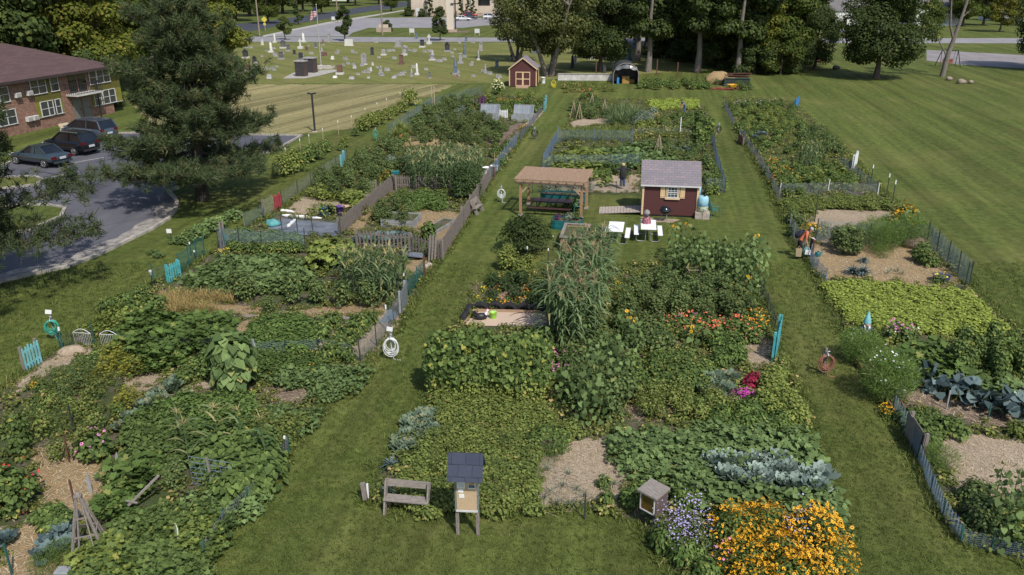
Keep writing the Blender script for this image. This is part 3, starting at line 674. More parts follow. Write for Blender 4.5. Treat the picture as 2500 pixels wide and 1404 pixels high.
FLAT = [(613, 118), (602, 117), (640, 139), (673, 138), (671, 135), (669, 172), (648, 170), (657, 170), (665, 168), (676, 164), (650, 125), (826, 126), (822, 131), (860, 125), (862, 129), (915, 101), (918, 104), (850, 157), (838, 160), (888, 178), (874, 183), (897, 178), (901, 170), (921, 166), (950, 126), (960, 125), (1000, 124), (1010, 127), (1013, 125), (1065, 150), (1074, 151), (1085, 147), (982, 183), (975, 185), (965, 187), (988, 178), (1037, 128), (1103, 130), (945, 173), (1040, 171), (1156, 187), (690, 106), (588, 107), (925, 142), (963, 144), (975, 108), (760, 132), (1122, 106), (1155, 105), (1196, 182), (1150, 160), (1218, 190)]
FLAT += [(x, y) for x, y in ((random.uniform(600, 1185), 112 + 76 * random.random() ** .8) for _ in range(22)) if not (680 < x < 835 and y > 155)]
proto = None
for x, y in FLAT:
    p = P(x, y); r = radians(random.uniform(-20, 10))
    if proto is None:
        mb = MB(); mb.box((0, 0, .17), (.55, .22, .34)); mb.box((0, 0, .04), (.7, .34, .08))
        proto = tag(mb.build('grave_marker', PG), 'small pale marker low in the cemetery grass', 'grave marker', 'small markers in the cemetery grass'); proto.location = p; proto.rotation_euler[2] = r
    else: dup(proto, p, r, random.uniform(.7, 1.25))
paint('columbarium_stone', (.085, .058, .055), .5, .2, 3)
sheet('memorial_slab', PP([(690, 192), (716, 178), (812, 170), (830, 173), (776, 186), (745, 192)]), .03, 'concrete', 'pale slab under the brown columbarium', 'slab')
for x, y, w, lb in ((733, 188, 24, 'left brown granite columbarium with grey cap'), (756, 179, 26, 'right brown granite columbarium with grey cap')):
    t = thing('columbarium', lb, 'columbarium', P(x - 1, y - 1), radians(-14)); u = w / ppm(y)
    MB().box((0, .6, .95), (u, 1.1, 1.9)).build('body', 'columbarium_stone', t)
    MB().box((0, .6, 1.98), (u * 1.1, 1.3, .16)).build('cap', 'pale_granite', t)
    MB().box((0, .6, .05), (u * 1.06, 1.2, .1)).build('plinth', 'dark_granite', t)
    mb = MB(); [mb.box((u * (k - 1) * .3, .04, .45 + j * .5), (u * .24, .05, .4)) for k in range(3) for j in range(3)]
    mb.build('niche_front', 'dark_granite', t)
paint('pole_metal', (.5, .5, .5), .4, .05, metal=.3)
def flagmat():
    m, nt, b = _new('flag_cloth'); tc = nt.nodes.new('ShaderNodeTexCoord'); s = nt.nodes.new('ShaderNodeSeparateXYZ'); L(nt, tc.outputs['Object'], s.inputs[0])
    w = math_(nt, 'GREATER_THAN', math_(nt, 'FRACT', math_(nt, 'MULTIPLY', s.outputs[2], 4.6)), .5)
    c = mix(nt, w, (.6, .58, .58), (.36, .03, .04))
    ca = math_(nt, 'MULTIPLY', math_(nt, 'LESS_THAN', s.outputs[0], .62), math_(nt, 'GREATER_THAN', s.outputs[2], -.72))
    L(nt, mix(nt, ca, c, (.03, .04, .14)), b.inputs['Base Color']); b.inputs['Roughness'].default_value = .9
flagmat()
t = thing('flagpole', 'tall white flagpole with drooping striped flag in the cemetery', 'flagpole', P(784, 161))
mb = MB(); mb.cyl((0, 0, 0), (0, 0, 8.6), .075, .045, 8); mb.ball((0, 0, 8.68), .1, 8, 6); mb.build('pole', 'pole_metal', t)
MB().lathe([(.3, 0), (.3, .1), (.12, .2)]).build('foot', 'concrete', t)
mb = MB(); g_ = [(i / 8, j / 6) for j in range(7) for i in range(9)]
mb.add([(-(u * 1.15) * (.65 + .2 * v), .18 * sin(u * 9 + v * 2), -v * 1.35 - u * .75) for u, v in g_], [(j * 9 + i, j * 9 + i + 1, j * 9 + i + 10, j * 9 + i + 9) for j in range(6) for i in range(8)])
f = mb.build('flag', 'flag_cloth', t); f.location = (-.06, 0, 8.5); s_ = f.modifiers.new('thick', 'SOLIDIFY'); s_.thickness = .01
mb = MB(); mb.lathe([(1.9, 0), (1.9, .22), (1.7, .24), (1.6, .12)], n=20); o = tag(mb.build('round_bed', 'kerb_concrete'), 'round stone edged flower bed at the flagpole foot', 'flower bed'); o.location = P(786, 166)
# poles, signs
paint('pole_wood', (.3, .24, .19), .9, .2, 3, grain=(4, 4, .3)); paint('sign_yellow', (.62, .5, .08), .6, .05)
def utility(x, yb, top, lb, arm=True):
    t = thing('utility_pole', lb, 'utility pole', P(x, yb)); mb = MB(); mb.cyl((0, 0, 0), (0, 0, top), .17, .12, 8); mb.build('pole', 'pole_wood', t)
    if arm:
        mb = MB(); mb.bar((-1.2, 0, top - .5), (1.2, 0, top - .5), .12); [mb.cyl((k, 0, top - .44), (k, 0, top - .2), .05) for k in (-1.1, -.4, .4, 1.1)]; mb.build('cross_arm', 'pole_wood', t)
utility(634, 88, 12, 'pale utility pole left of the yellow road sign'); utility(825, 55, 12, 'utility pole behind the pointed tree'); utility(934, 86, 12, 'utility pole at the cemetery road bend')
utility(534, 32, 12, 'utility pole against the trees top left'); utility(2250, 100, 11, 'dark wooden pole right of the maple', False)
t = thing('light_pole', 'black light pole standing alone in the hay-coloured field', 'light pole', P(769, 322)); h = CAMH * (1 - 300 / 394 * (5869 - 322) / (5869 - 228))
mb = MB(); mb.bar((0, 0, 0), (0, 0, h), .14); mb.build('pole', 'dark_iron', t)
mb = MB(); mb.box((-.22, 0, h), (.3, .22, .12), (0, radians(12), 0)); mb.box((.22, 0, h), (.3, .22, .12), (0, radians(-12), 0)); mb.build('lamp_head', 'dark_iron', t)
MB().box((0, 0, .04), (.4, .4, .08)).build('foot', 'concrete', t)
t = thing('road_sign', 'yellow diamond road sign beside the main road', 'road sign', P(648, 76)); mb = MB(); mb.bar((0, 0, 0), (0, 0, 2.6), .08); mb.build('pole', 'pole_metal', t)
MB().box((0, -.06, 2.6), (1.0, .04, 1.0), (0, pi / 4, 0)).build('sign_plate', 'sign_yellow', t); MB().box((0, -.06, 1.55), (.6, .04, .5)).build('sign_plate', 'sign_yellow', t)
for x, y, lb in ((1006, 86, 'white notice board on the lawn by the road'), (1165, 87, 'pale notice board near the willow on the lawn'), (815, 54, 'grey utility cabinet beside the road')):
    t = thing('notice_board', lb, 'sign', P(x, y)); mb = MB(); mb.bar((-.5, 0, 0), (-.5, 0, 1.3), .1); mb.bar((.5, 0, 0), (.5, 0, 1.3), .1); mb.build('post', 'pole_metal', t); MB().box((0, -.07, 1.0), (1.1, .06, .9)).build('board', 'white_frame', t)
t = thing('church_sign', 'low stone church sign among bushes', 'sign', P(937, 78)); MB().box((0, 0, .5), (3.4, .6, 1.0)).build('base', 'church_base', t); MB().box((0, 0, 1.3), (2.2, .4, .7)).build('board', 'church_stone', t)
t = thing('monument', 'tall cream arched monument with a dark cross before the church', 'monument', P(1100, 78))
MB().box((0, 0, .3), (3, 2, .6)).build('base', 'church_base', t); mb = MB(); mb.box((0, 0, 5), (1.6, .7, 9)); mb.cyl((0, -.35, 9.5), (0, .35, 9.5), .8, n=14); mb.build('slab', 'cream_trim', t)
mb = MB(); mb.bar((1.2, -.3, 0), (1.2, -.3, 8.2), .3); mb.bar((.2, -.45, 6.2), (2.2, -.45, 6.2), .25); mb.build('cross', 'dark_trim', t)
sheet('monument_bed', PP([(1070, 80), (1140, 80), (1150, 76), (1075, 75)]), .02, 'bark_mulch', 'mulched bed round the church monument', 'bed')
# cars
for nm, c, mt in (('steel_blue_paint', (.075, .105, .125), .55), ('black_paint', (.008, .01, .014), .3), ('silver_blue_paint', (.1, .125, .16), .5), ('white_paint', (.72, .73, .74), .1), ('red_paint', (.3, .02, .02), .2), ('navy_paint', (.02, .025, .045), .3)):
    m, nt, b = _new(nm); b.inputs['Base Color'].default_value = (*c, 1); b.inputs['Metallic'].default_value = mt; b.inputs['Roughness'].default_value = .28; b.inputs['Coat Weight'].default_value = .6; b.inputs['Coat Roughness'].default_value = .05
    n = noise(nt, objco(nt), 2, 2); L(nt, ramp(nt, [(.3, [x * .85 for x in c]), (.7, c)], n.outputs[0]).outputs[0], b.inputs['Base Color'])
paint('tyre_rubber', (.02, .02, .023), .85, .2, 9); paint('rim_metal', (.42, .42, .43), .35, .1, metal=.7); paint('tail_red', (.1, .008, .01), .25, .1); paint('lamp_clear', (.6, .6, .6), .2, .05); paint('plate_white', (.5, .52, .55), .5, .1)
CARS = {  # stations: x from the rear, belt height, half width; roof line: x, z, half width
    'sedan': dict(L=4.9, W=.92, hood=.98, belt=.95, body=[(0, .62, .82, .78), (.12, .36, .98, .88), (.9, .3, 1.0, .92), (2.4, .28, .96, .93), (3.5, .3, .93, .92), (4.55, .36, .82, .86), (4.9, .5, .68, .72)], roof=[(.75, 1.0, .72), (1.55, 1.42, .6), (2.55, 1.45, .6), (3.55, .95, .72)]),
    'suv': dict(L=4.65, W=.93, hood=1.1, belt=1.08, body=[(0, .5, 1.02, .82), (.12, .38, 1.1, .9), (.9, .33, 1.1, .93), (2.4, .32, 1.08, .94), (3.5, .34, 1.06, .93), (4.3, .38, .98, .88), (4.65, .5, .82, .74)], roof=[(.08, 1.1, .78), (.5, 1.6, .66), (1.4, 1.69, .66), (2.5, 1.66, .64), (3.45, 1.07, .76)]),
    'minivan': dict(L=5.1, W=.97, hood=1.1, belt=1.1, body=[(0, .5, 1.05, .88), (.1, .36, 1.12, .95), (.9, .32, 1.12, .97), (2.6, .3, 1.1, .97), (4.0, .33, 1.05, .95), (4.8, .38, .92, .88), (5.1, .5, .76, .72)], roof=[(.06, 1.12, .84), (.4, 1.68, .72), (1.6, 1.75, .72), (3.0, 1.7, .7), (4.15, 1.06, .8)]),
}
def car(kind, label, loc, rz, col):
    d = CARS[kind]; t = thing(kind if kind != 'suv' else 'sport_utility_car', label, 'car', loc, rz)
    mb = MB(); mb.smooth = True; vs = []; rg = 10
    for x, z0, z1, w in d['body']:
        zm = (z0 + z1) / 2
        vs += [(x, -w * .92, z0), (x, -w, z0 + .12), (x, -w, zm + .05), (x, -w * .93, z1 - .05), (x, -w * .78, z1), (x, w * .78, z1), (x, w * .93, z1 - .05), (x, w, zm + .05), (x, w, z0 + .12), (x, w * .92, z0)]
    k = len(d['body']); fs = [(i * rg + j, i * rg + (j + 1) % rg, (i + 1) * rg + (j + 1) % rg, (i + 1) * rg + j) for i in range(k - 1) for j in range(rg)]
    fs += [tuple(range(rg - 1, -1, -1)), tuple(range((k - 1) * rg, k * rg))]; mb.add(vs, fs)
    ro = d['roof']; bl_ = d['belt'] - .04; vs = []
    # cabin: pillars and roof in body colour, windows set in as glass parts
    lo = [(ro[0][0], ro[0][2]), (ro[-1][0], ro[-1][2])]; top = ro[1:-1]
    n0 = len(top)
    for x, z, w in top: vs += [(x, -w, z), (x, -w * .6, z + .03), (x, w * .6, z + .03), (x, w, z)]
    fs = [(i * 4 + j, i * 4 + j + 1, (i + 1) * 4 + j + 1, (i + 1) * 4 + j) for i in range(n0 - 1) for j in range(3)]
    mb.add(vs, fs)
    o = mb.build('body', col, t); b = o.modifiers.new('sub', 'SUBSURF'); b.levels = 1; b.render_levels = 1
    xr, xf = ro[0][0], ro[-1][0]; wr, wf = ro[0][2], ro[-1][2]; tr, tf = top[0], top[-1]
    mb = MB()
    for s in (-1, 1):
        for a, b2 in (((xr, s * wr, bl_), (tr[0], s * tr[2], tr[1])), ((xf, s * wf, bl_), (tf[0], s * tf[2], tf[1]))): mb.bar(a, b2, .1, .08)
        xm = (tr[0] + tf[0]) / 2; wm = (wr + wf) / 2 + .02; mb.bar((xm, s * wm, bl_), (xm, s * top[0][2], tr[1]), .09, .07)
        for a, b2 in zip(top, top[1:]): mb.bar((a[0], s * a[2], a[1]), (b2[0], s * b2[2], b2[1]), .08, .08)
    mb.build('pillars', col, t)
    MB().add([(xr + .01, -wr, bl_), (xr + .01, wr, bl_), (tr[0], tr[2], tr[1]), (tr[0], -tr[2], tr[1])], [(0, 3, 2, 1)]).build('rear_window', 'dark_glass', t)
    MB().add([(xf, -wf, bl_), (xf, wf, bl_), (tf[0], tf[2], tf[1]), (tf[0], -tf[2], tf[1])], [(0, 1, 2, 3)]).build('windscreen', 'dark_glass', t)
    for s in (-1, 1):
        p = [(xr, s * wr, bl_)] + [(x, s * w, z) for x, z, w in top] + [(xf, s * wf, bl_)]
        mb = MB(); mb.add(p, [tuple(range(len(p)))]); mb.build('side_window', 'dark_glass', t)
        mb = MB(); y = s * (d['W'] + .005); mb.bar((.9, y, .62), (d['L'] - 1.1, y, .6), .02, .04); mb.build('side_trim', 'dark_trim', t)
        mb = MB(); mb.ball((xf - .1, s * (wf + .22), bl_ + .06), (.1, .11, .08), 8, 6); mb.build('mirror', col, t)
        MB().box((.07, s * .66, d['body'][0][2] - .06), (.12, .36, .2)).build('tail_light', 'tail_red', t)
        MB().box((d['L'] - .14, s * .6, .68), (.16, .36, .14)).build('headlight', 'lamp_clear', t)
        for x in (.95, d['L'] - .95):
            w = MB(); y = s * (d['W'] - .1); w.tube([(x, y - .11, .33), (x, y + .11, .33)], [.34, .34], 18); wo = w.build('wheel', 'tyre_rubber', t)
            w = MB(); yy = s * (d['W'] + .015)
            for a in range(6): w.bar((x, yy, .33), (x + .2 * cos(a * pi / 3), yy, .33 + .2 * sin(a * pi / 3)), .03, .09, (0, 1, 0))
            w.tube([(x + .21 * cos(a * pi / 8), yy, .33 + .21 * sin(a * pi / 8)) for a in range(17)], .025, 5, False); w.build('rim', 'rim_metal', wo)
    MB().box((-.02, 0, .72), (.03, .5, .16)).build('number_plate', 'plate_white', t)
    mb = MB(); mb.box((.02, 0, .44), (.1, d['W'] * 1.6, .16)); mb.box((d['L'] - .04, 0, .42), (.1, d['W'] * 1.3, .16)); mb.build('bumper', 'tyre_rubber' if kind == 'suv' else col, t)
    if kind != 'sedan':
        for s in (-1, 1): mb = MB(); mb.bar((.6, s * .6, 1.75), (2.4, s * .6, 1.73), .05); mb.build('roof_rail', 'rim_metal', t)
    return t
def rear_at(x, y, ang): return P(x, y), ang
hd = atan2(.42, -.9)
car('sedan', 'steel blue saloon car parked nearest in the apartment car park', P(158, 408), hd, 'steel_blue_paint')
car('suv', 'black sport utility car parked between the saloon and the minivan', P(228, 378), hd, 'black_paint')
car('minivan', 'silver blue minivan parked beyond the black car', P(272, 345), hd, 'silver_blue_paint')
car('sedan', 'white saloon car parked before the church', P(1109, 51), 0.05, 'white_paint')
car('sedan', 'dark navy saloon behind the white one at the church', P(1128, 47), .08, 'navy_paint')
car('suv', 'red car behind the dark saloon at the church', P(1130, 43), .02, 'red_paint')
car('suv', 'white sport utility car at the church beside the willow', P(1178, 47), .05, 'white_paint')
# trees
leafmat('oak_leaves', (0.039, 0.060, 0.011), (0.093, 0.129, 0.021), (0.193, 0.186, 0.036)); leafmat('dark_leaves', (0.029, 0.046, 0.014), (0.069, 0.100, 0.022), (0.121, 0.134, 0.033), transl=.2)
leafmat('willow_leaves', (0.048, 0.060, 0.018), (0.129, 0.140, 0.042), (0.209, 0.193, 0.060)); leafmat('bright_leaves', (0.081, 0.107, 0.015), (0.169, 0.186, 0.029), (0.274, 0.214, 0.042))
leafmat('maple_leaves', (0.029, 0.049, 0.014), (0.072, 0.100, 0.026), (0.113, 0.129, 0.036)); leafmat('yellow_leaves', (0.105, 0.114, 0.014), (0.209, 0.207, 0.031), (0.274, 0.228, 0.048))
leafmat('pine_needles', (.028, .046, .02), (.082, .108, .044), (.14, .13, .055), .14, .15)
leafmat('shrub_leaves', (0.029, 0.049, 0.014), (0.064, 0.089, 0.024), None)
paint('bark', (.13, .1, .08), .95, .3, 5, grain=(3, 3, .5), bumpy=.6); paint('grey_bark', (.2, .175, .15), .95, .25, 4, grain=(3, 3, .5), bumpy=.5); paint('dark_bark', (.045, .037, .032), .95, .3, 5, grain=(3, 3, .5))
def crown(seed, R, Hc, z0, lobes=22, per=170, leaf=.42, droop=.2, low=0.0, hollow=.0, top=1.0):
    """Lobes spread through a crown of radius R from z0 to z0+Hc, each a loose shell of leaf clumps."""
    r = np.random.default_rng(seed); lm = LM(); cs = []
    for i in range(lobes):
        a = r.random() * 2 * pi + i * 2.4; k = (i + .5) / lobes; zz = k
        prof = max(.28, sin(pi * (zz * .86 + .12 + low * (.3 - zz * .3))) ** .7)
        rad = R * prof * (.35 + .6 * r.random() ** .6); c = np.array([cos(a) * rad * .8, sin(a) * rad * .8, z0 + Hc * (zz * .88 + .05)])
        lr = R * (.24 + .2 * r.random()) * (1 - .25 * zz * (top)); cs.append((c, lr))
        n = int(per * (lr / (R * .34)) ** 2); d = rdir(n, r); d[:, 2] = d[:, 2] * .8 + .12
        sh = .55 + .5 * r.random(n) ** .7; p = c + d * (lr * sh)[:, None] * np.array([1, 1, .78])
        nr = d + .55 * rdir(n, r) + np.array([0, 0, .45]); tp = d + .7 * rdir(n, r) - np.array([0, 0, droop * 2])
        lm.leaves(p, nr, tp, leaf * (.6 + .8 * r.random(n)), 'oval', r=r, asp=1.15)
    return lm, cs
def trunk(cs, z0, rad, seed, lean=(0, 0), fork=1, limbs=9, spread=.5):
    r = random.Random(seed); mb = MB(); zt = max(c[2] for c, _ in cs)
    stems = []
    for f in range(fork):
        a = f * 2 * pi / fork + .6; o = Vector((cos(a), sin(a), 0)) * (rad * .7 if fork > 1 else 0)
        e = Vector((lean[0] + (cos(a) * spread * zt * .3 if fork > 1 else 0), lean[1] + (sin(a) * spread * zt * .3 if fork > 1 else 0), zt * .8))
        pts = [o.lerp(e, k / 6) + Vector((r.uniform(-.12, .12), r.uniform(-.12, .12), 0)) * (k > 0) for k in range(7)]; pts[0].z = -.1
        mb.tube(pts, [rad * (1.25 if k == 0 else 1 - k * .14) * (1 if fork == 1 else .75) for k in range(7)], 9); stems.append(pts)
    for c, lr in r.sample(cs, min(limbs, len(cs))):
        st = min(stems, key=lambda s: (s[3] - Vector(c)).length); c = Vector(c)
        k = min(range(1, 6), key=lambda j: abs(st[j].z - max(z0 * .7, c.z - 2.0))); s0 = st[k]
        mid = s0.lerp(c, .5) + Vector((0, 0, .3)); mb.tube([s0, mid, c], [rad * .36, rad * .24, rad * .07], 6)
    return mb
TREEDATA = {}
def tree_proto(key, **k):
    tr = dict(R=5, Hc=9, z0=3, lobes=22, per=170, leaf=.42, rad=.35, seed=1, fork=1, lean=(0, 0), leafm='oak_leaves', barkm='bark', limbs=9, spread=.5, droop=.2, low=0.0, top=1.0); tr.update(k)
    lm, cs = crown(tr['seed'], tr['R'], tr['Hc'], tr['z0'], tr['lobes'], tr['per'], tr['leaf'], tr['droop'], tr['low'], 0, tr['top'])
    TREEDATA[key] = (lm.mesh('crown', tr['leafm']), trunk(cs, tr['z0'], tr['rad'], tr['seed'], tr['lean'], tr['fork'], tr['limbs'], tr['spread']), tr['barkm'])
def tree(key, label, x, y, s=1.0, rz=None, name='tree', group=None, loc=None):
    cm, mb, bk = TREEDATA[key]; t = thing(name, label, 'tree', loc or P(x, y), random.uniform(0, 6.28) if rz is None else rz, group, s)
    o = link(bpy.data.objects.new('crown', cm)); o.parent = t
    if isinstance(mb, MB): tk = mb.build('trunk', bk, t); TREEDATA[key] = (cm, tk.data, bk)
    else: tk = link(bpy.data.objects.new('trunk', mb)); tk.parent = t
    return t
tree_proto('oak', R=6, Hc=11, z0=2.6, lobes=30, per=482, leaf=0.33, seed=3, rad=.4)
tree_proto('oak_bright', R=5.5, Hc=12, z0=2.0, lobes=30, per=529, leaf=0.33, seed=5, rad=.4, leafm='bright_leaves')
tree_proto('dark_oak', R=6.5, Hc=13, z0=2.4, lobes=32, per=459, leaf=0.36, seed=8, rad=.45, leafm='dark_leaves', barkm='dark_bark')
tree_proto('dark_tall', R=5, Hc=15, z0=4.5, lobes=30, per=413, leaf=0.36, seed=11, rad=.42, leafm='dark_leaves', barkm='grey_bark')
tree_proto('willow', R=7, Hc=13, z0=3.4, lobes=44, per=598, leaf=0.28, seed=14, rad=.5, fork=3, leafm='willow_leaves', barkm='grey_bark', spread=1.1, droop=.8, limbs=16)
tree_proto('maple', R=6.6, Hc=11.5, z0=2.0, lobes=42, per=690, leaf=0.26, seed=17, rad=.38, leafm='maple_leaves', low=.4)
tree_proto('small_round', R=2.1, Hc=3.6, z0=1.3, lobes=14, per=276, leaf=0.20, seed=21, rad=.12, leafm='oak_leaves')
tree_proto('pointed', R=2.0, Hc=6.0, z0=1.2, lobes=22, per=299, leaf=0.21, seed=23, rad=.13, leafm='maple_leaves', low=.6)
tree_proto('columnar', R=1.0, Hc=5.5, z0=.2, lobes=16, per=206, leaf=0.17, seed=26, rad=.1, leafm='dark_leaves', low=.5)
tree_proto('yellowish', R=5, Hc=9, z0=2.2, lobes=26, per=436, leaf=0.30, seed=29, rad=.3, leafm='yellow_leaves')
tree_proto('bushy', R=4.4, Hc=7, z0=.2, lobes=26, per=482, leaf=0.28, seed=31, rad=.2, leafm='dark_leaves', low=.9)
tree_proto('bushy_green', R=4.4, Hc=7, z0=.2, lobes=26, per=482, leaf=0.28, seed=33, rad=.2, leafm='oak_leaves', low=.9)
# behind the apartment building
GL = 'trees behind the apartment building'
for k, x, y, s, lb in (('dark_oak', 30, 250, 1.2, 'dark tall tree at the far left behind the brown roof'), ('dark_oak', -90, 262, 1.25, 'dark tree cut by the left edge behind the brown roof'), ('dark_tall', 120, 232, 1.1, 'dark tree behind the middle of the brown roof'),
        ('oak_bright', 190, 232, .95, 'sunlit yellow-green tree above the brown roof'), ('oak_bright', 255, 224, .98, 'second sunlit yellow-green tree beside the tall pine'), ('oak', 320, 200, 1.05, 'dark green tree directly behind the pine top'), ('oak_bright', 540, 168, .85, 'yellow-green tree right of the tall pine'),
        ('dark_oak', 430, 150, 1.1, 'dark tree behind the tall pine on its right'), ('dark_oak', 250, 165, 1.2, 'dark tree deep behind the sunlit pair'), ('dark_oak', 60, 190, 1.3, 'dark tree deep behind the brown roof'), ('dark_tall', 370, 170, 1.2, 'tall dark tree rising behind the pine'), ('bushy', 480, 180, .9, 'dark bushy tree low behind the pine'), ('bushy', 220, 262, .8, 'dark bush at the roof ridge under the sunlit tree'), ('bushy', 100, 258, .8, 'dark bush behind the left part of the roof')):
    tree(k, lb, x, y, s)
# beyond the road, along the top
FAR = [('oak', 520, 60, 1.2), ('dark_oak', 575, 52, 1.15), ('oak', 655, 58, .8), ('dark_oak', 610, 40, 1.2), ('dark_oak', 690, 34, 1.2), ('oak', 740, 28, 1.1), ('oak', 785, 34, .75), ('dark_oak', 800, 16, 1.3), ('oak', 868, 14, 1.0), ('dark_oak', 850, 8, 1.4), ('oak', 925, 10, .9), ('oak', 955, 28, .6), ('dark_oak', 960, 2, 1.5), ('oak', 1010, 2, 1.2), ('dark_oak', 720, 10, 1.6), ('dark_oak', 560, 20, 1.6), ('dark_oak', 640, 6, 1.7), ('dark_oak', 900, -8, 1.8), ('dark_oak', 450, 40, 1.5)]
FL = ['leftmost roadside tree at the top of the picture', 'dark tree behind the yellow road sign', 'round tree standing on the road bank by the sign', 'dark tree deep behind the road bank', 'dark tree above the small round cemetery tree', 'green tree behind the bend of the dark road', 'small tree beside the dark road', 'large dark tree behind the dark road', 'green roadside tree left of the second pole', 'far dark tree beyond the road', 'green tree on the far road bank', 'small tree at the church lawn corner', 'far tree left of the church', 'tree touching the church corner', 'dark backdrop tree above the flag', 'dark backdrop tree above the pine tip', 'dark backdrop tree beyond the utility pole', 'farthest dark tree beyond the road', 'dark backdrop tree left of the utility pole']
for (k, x, y, s), lb in zip(FAR, FL): tree(k, lb, x, y, s)
for k, x, y, s, lb in (('small_round', 696, 97, .95, 'small round tree between white gravestones at the road'), ('pointed', 841, 100, .98, 'dense egg-shaped tree in the cemetery beside the road'), ('pointed', 1075, 99, .95, 'leafy young tree by the road in front of the monument'), ('columnar', 729, 60, 1.6, 'narrow dark tree on the road bank'),
        ('columnar', 1050, 41, 1.5, 'tall narrow evergreen at the church wall'), ('columnar', 1128, 41, 1.2, 'first narrow evergreen right of the church monument'), ('columnar', 1141, 41, 1.15, 'second narrow evergreen right of the church monument'), ('columnar', 1156, 41, 1.1, 'third narrow evergreen right of the church monument'),
        ('columnar', 1003, 40, 1.4, 'narrow evergreen at the left church corner')): tree(k, lb, x, y, s)
for x, y, s, lb in ((1030, 42, .35, 'dark purple bush by the church door'), (997, 40, .4, 'dark bush at the church corner'), (946, 76, .35, 'bush behind the low church sign')): tree('bushy', lb, x, y, s, name='bush')
# the willow and the wood
tree('willow', 'large three-stemmed willow with grey trunks beside the far maroon shed', 1342, 186, .9, 2.6)
tree('willow', 'thinner willow leaning over the cemetery left of the shed', 1262, 150, .74, .8)
tree('maple', 'dark maple right of the willow over the cemetery', 1464, 172, .86)
WOOD = [('dark_tall', 1582, 176, 1.0), ('dark_tall', 1555, 150, 1.1), ('dark_oak', 1640, 140, 1.1), ('dark_tall', 1702, 176, 1.05), ('dark_oak', 1745, 150, 1.1), ('oak', 1720, 158, 1.0), ('oak', 1820, 168, .95), ('dark_tall', 1800, 182, 1.0), ('oak', 1900, 172, .9), ('oak_bright', 1870, 176, .72), ('dark_oak', 1850, 135, 1.2), ('dark_oak', 1580, 120, 1.2), ('dark_oak', 1700, 118, 1.3), ('bushy', 1840, 180, .8), ('bushy_green', 1905, 182, .85), ('bushy', 1755, 166, .8), ('bushy', 1680, 150, .8), ('bushy', 1935, 176, .7), ('dark_oak', 1950, 130, 1.1), ('dark_oak', 1510, 104, 1.2), ('bushy', 1610, 140, .7), ('bushy', 1880, 155, 1.0), ('dark_oak', 1800, 110, 1.3)]
WL = ['grey-barked tree right of the tarp tunnel', 'tall dark tree over the tarp tunnel', 'dark tree in the wood behind the fence posts', 'straight grey trunk in the middle of the dark wood', 'dark wood tree right of the straight trunk', 'green wood tree above the straight trunk', 'wood tree above the straw heap', 'grey trunk behind the straw heap', 'green tree at the right edge of the wood', 'sunlit yellow-green tree in the wood edge', 'dark backdrop tree behind the straw heap', 'dark backdrop tree over the tunnel', 'dark backdrop tree deep in the wood', 'dark undergrowth bush behind the rusty cart', 'green bush at the right corner of the wood', 'undergrowth bush left of the straw heap', 'undergrowth bush in the deep shade of the wood', 'low bush at the edge of the lawn and wood', 'dark tree behind the red park bench', 'dark cemetery tree beyond the maple', 'dark undergrowth right of the tunnel', 'dense bush filling the wood edge', 'dark tree deep behind the right wood edge']
for (k, x, y, s), lb in zip(WOOD, WL): tree(k, lb, x, y, s)
# the lawn on the right
tree('maple', 'round dark maple standing alone on the right lawn', 2138, 191, .98, 1.0)
tree('maple', 'smaller dark tree behind the red bench', 1988, 168, .62)
for k, x, y, s, lb in (('oak', 2400, 62, .8, 'tree in front of the far white house'), ('yellowish', 2440, 78, .8, 'yellow-green tree by the right road'), ('oak', 2350, 64, .8, 'green tree behind the bare-limbed tree'), ('oak', 2200, 70, .7, 'tree left of the white porch house'), ('dark_oak', 2320, 28, 1.3, 'dark tree behind the white porch house'), ('dark_oak', 2430, 30, 1.3, 'dark far tree at the top right'), ('dark_oak', 2520, 45, 1.1, 'dark tree at the top right corner'), ('maple', 2560, 170, 1.0, 'dark tree cut by the right edge beside the court'), ('dark_oak', 2120, 40, 1.2, 'dark far tree above the maple'), ('dark_oak', 2040, 40, 1.2, 'dark far tree above the red bench'), ('dark_oak', 2230, 30, 1.2, 'far dark tree between the two white houses'), ('dark_oak', 2600, 30, 1.3, 'far dark tree beyond the right edge'), ('yellowish', 2480, 62, .7, 'second yellow-green tree by the right road'), ('dark_oak', 1300, 60, 1.3, 'dark tree beside the church right end'), ('dark_oak', 1420, 60, 1.3, 'dark tree behind the willow'), ('oak', 2270, 80, .55, 'small tree at the roadside left of the grey tree')):
    tree(k, lb, x, y, s)
t = thing('tree', 'slim grey tree with sparse leaves and forked bare limbs near the swing', 'tree', P(2300, 187)); mb = MB()
mb.tube([(0, 0, -.1), (.25, 0, 3), (.7, 0, 5.2), (1.2, 0, 8), (1.9, .2, 12), (2.2, .3, 15)], [.36, .3, .26, .2, .14, .07], 9); mb.tube([(.55, 0, 4.9), (-.1, .1, 6.5), (-.4, .2, 9), (-.9, .3, 13)], [.17, .14, .1, .05], 7); mb.tube([(.2, 0, 2.6), (-.8, .1, 4), (-1.9, .1, 5.6), (-2.6, 0, 6.6)], [.12, .09, .06, .03], 6); mb.tube([(1.1, 0, 7.5), (2.2, .2, 8.4), (3.4, .2, 8.6)], [.1, .07, .03], 6)
mb.build('trunk', 'grey_bark', t)
lm = LM(); r = np.random.default_rng(5)
for c in ((-2.6, 0, 6.4), (-2, .2, 5.2), (-3.2, .3, 7.5), (3.2, 0, 8.6), (1.6, 0, 11), (-1, .5, 12), (2.4, .2, 13.5), (-3.5, -.3, 9), (.4, .5, 14), (3.6, .4, 11)):
    d = rdir(150, r); lm.leaves(np.array(c) + d * np.array([1.4, 1.2, .8]) * r.random((150, 1)), d + [0, 0, .6], d - [0, 0, .4], .3, 'oval', r=r)
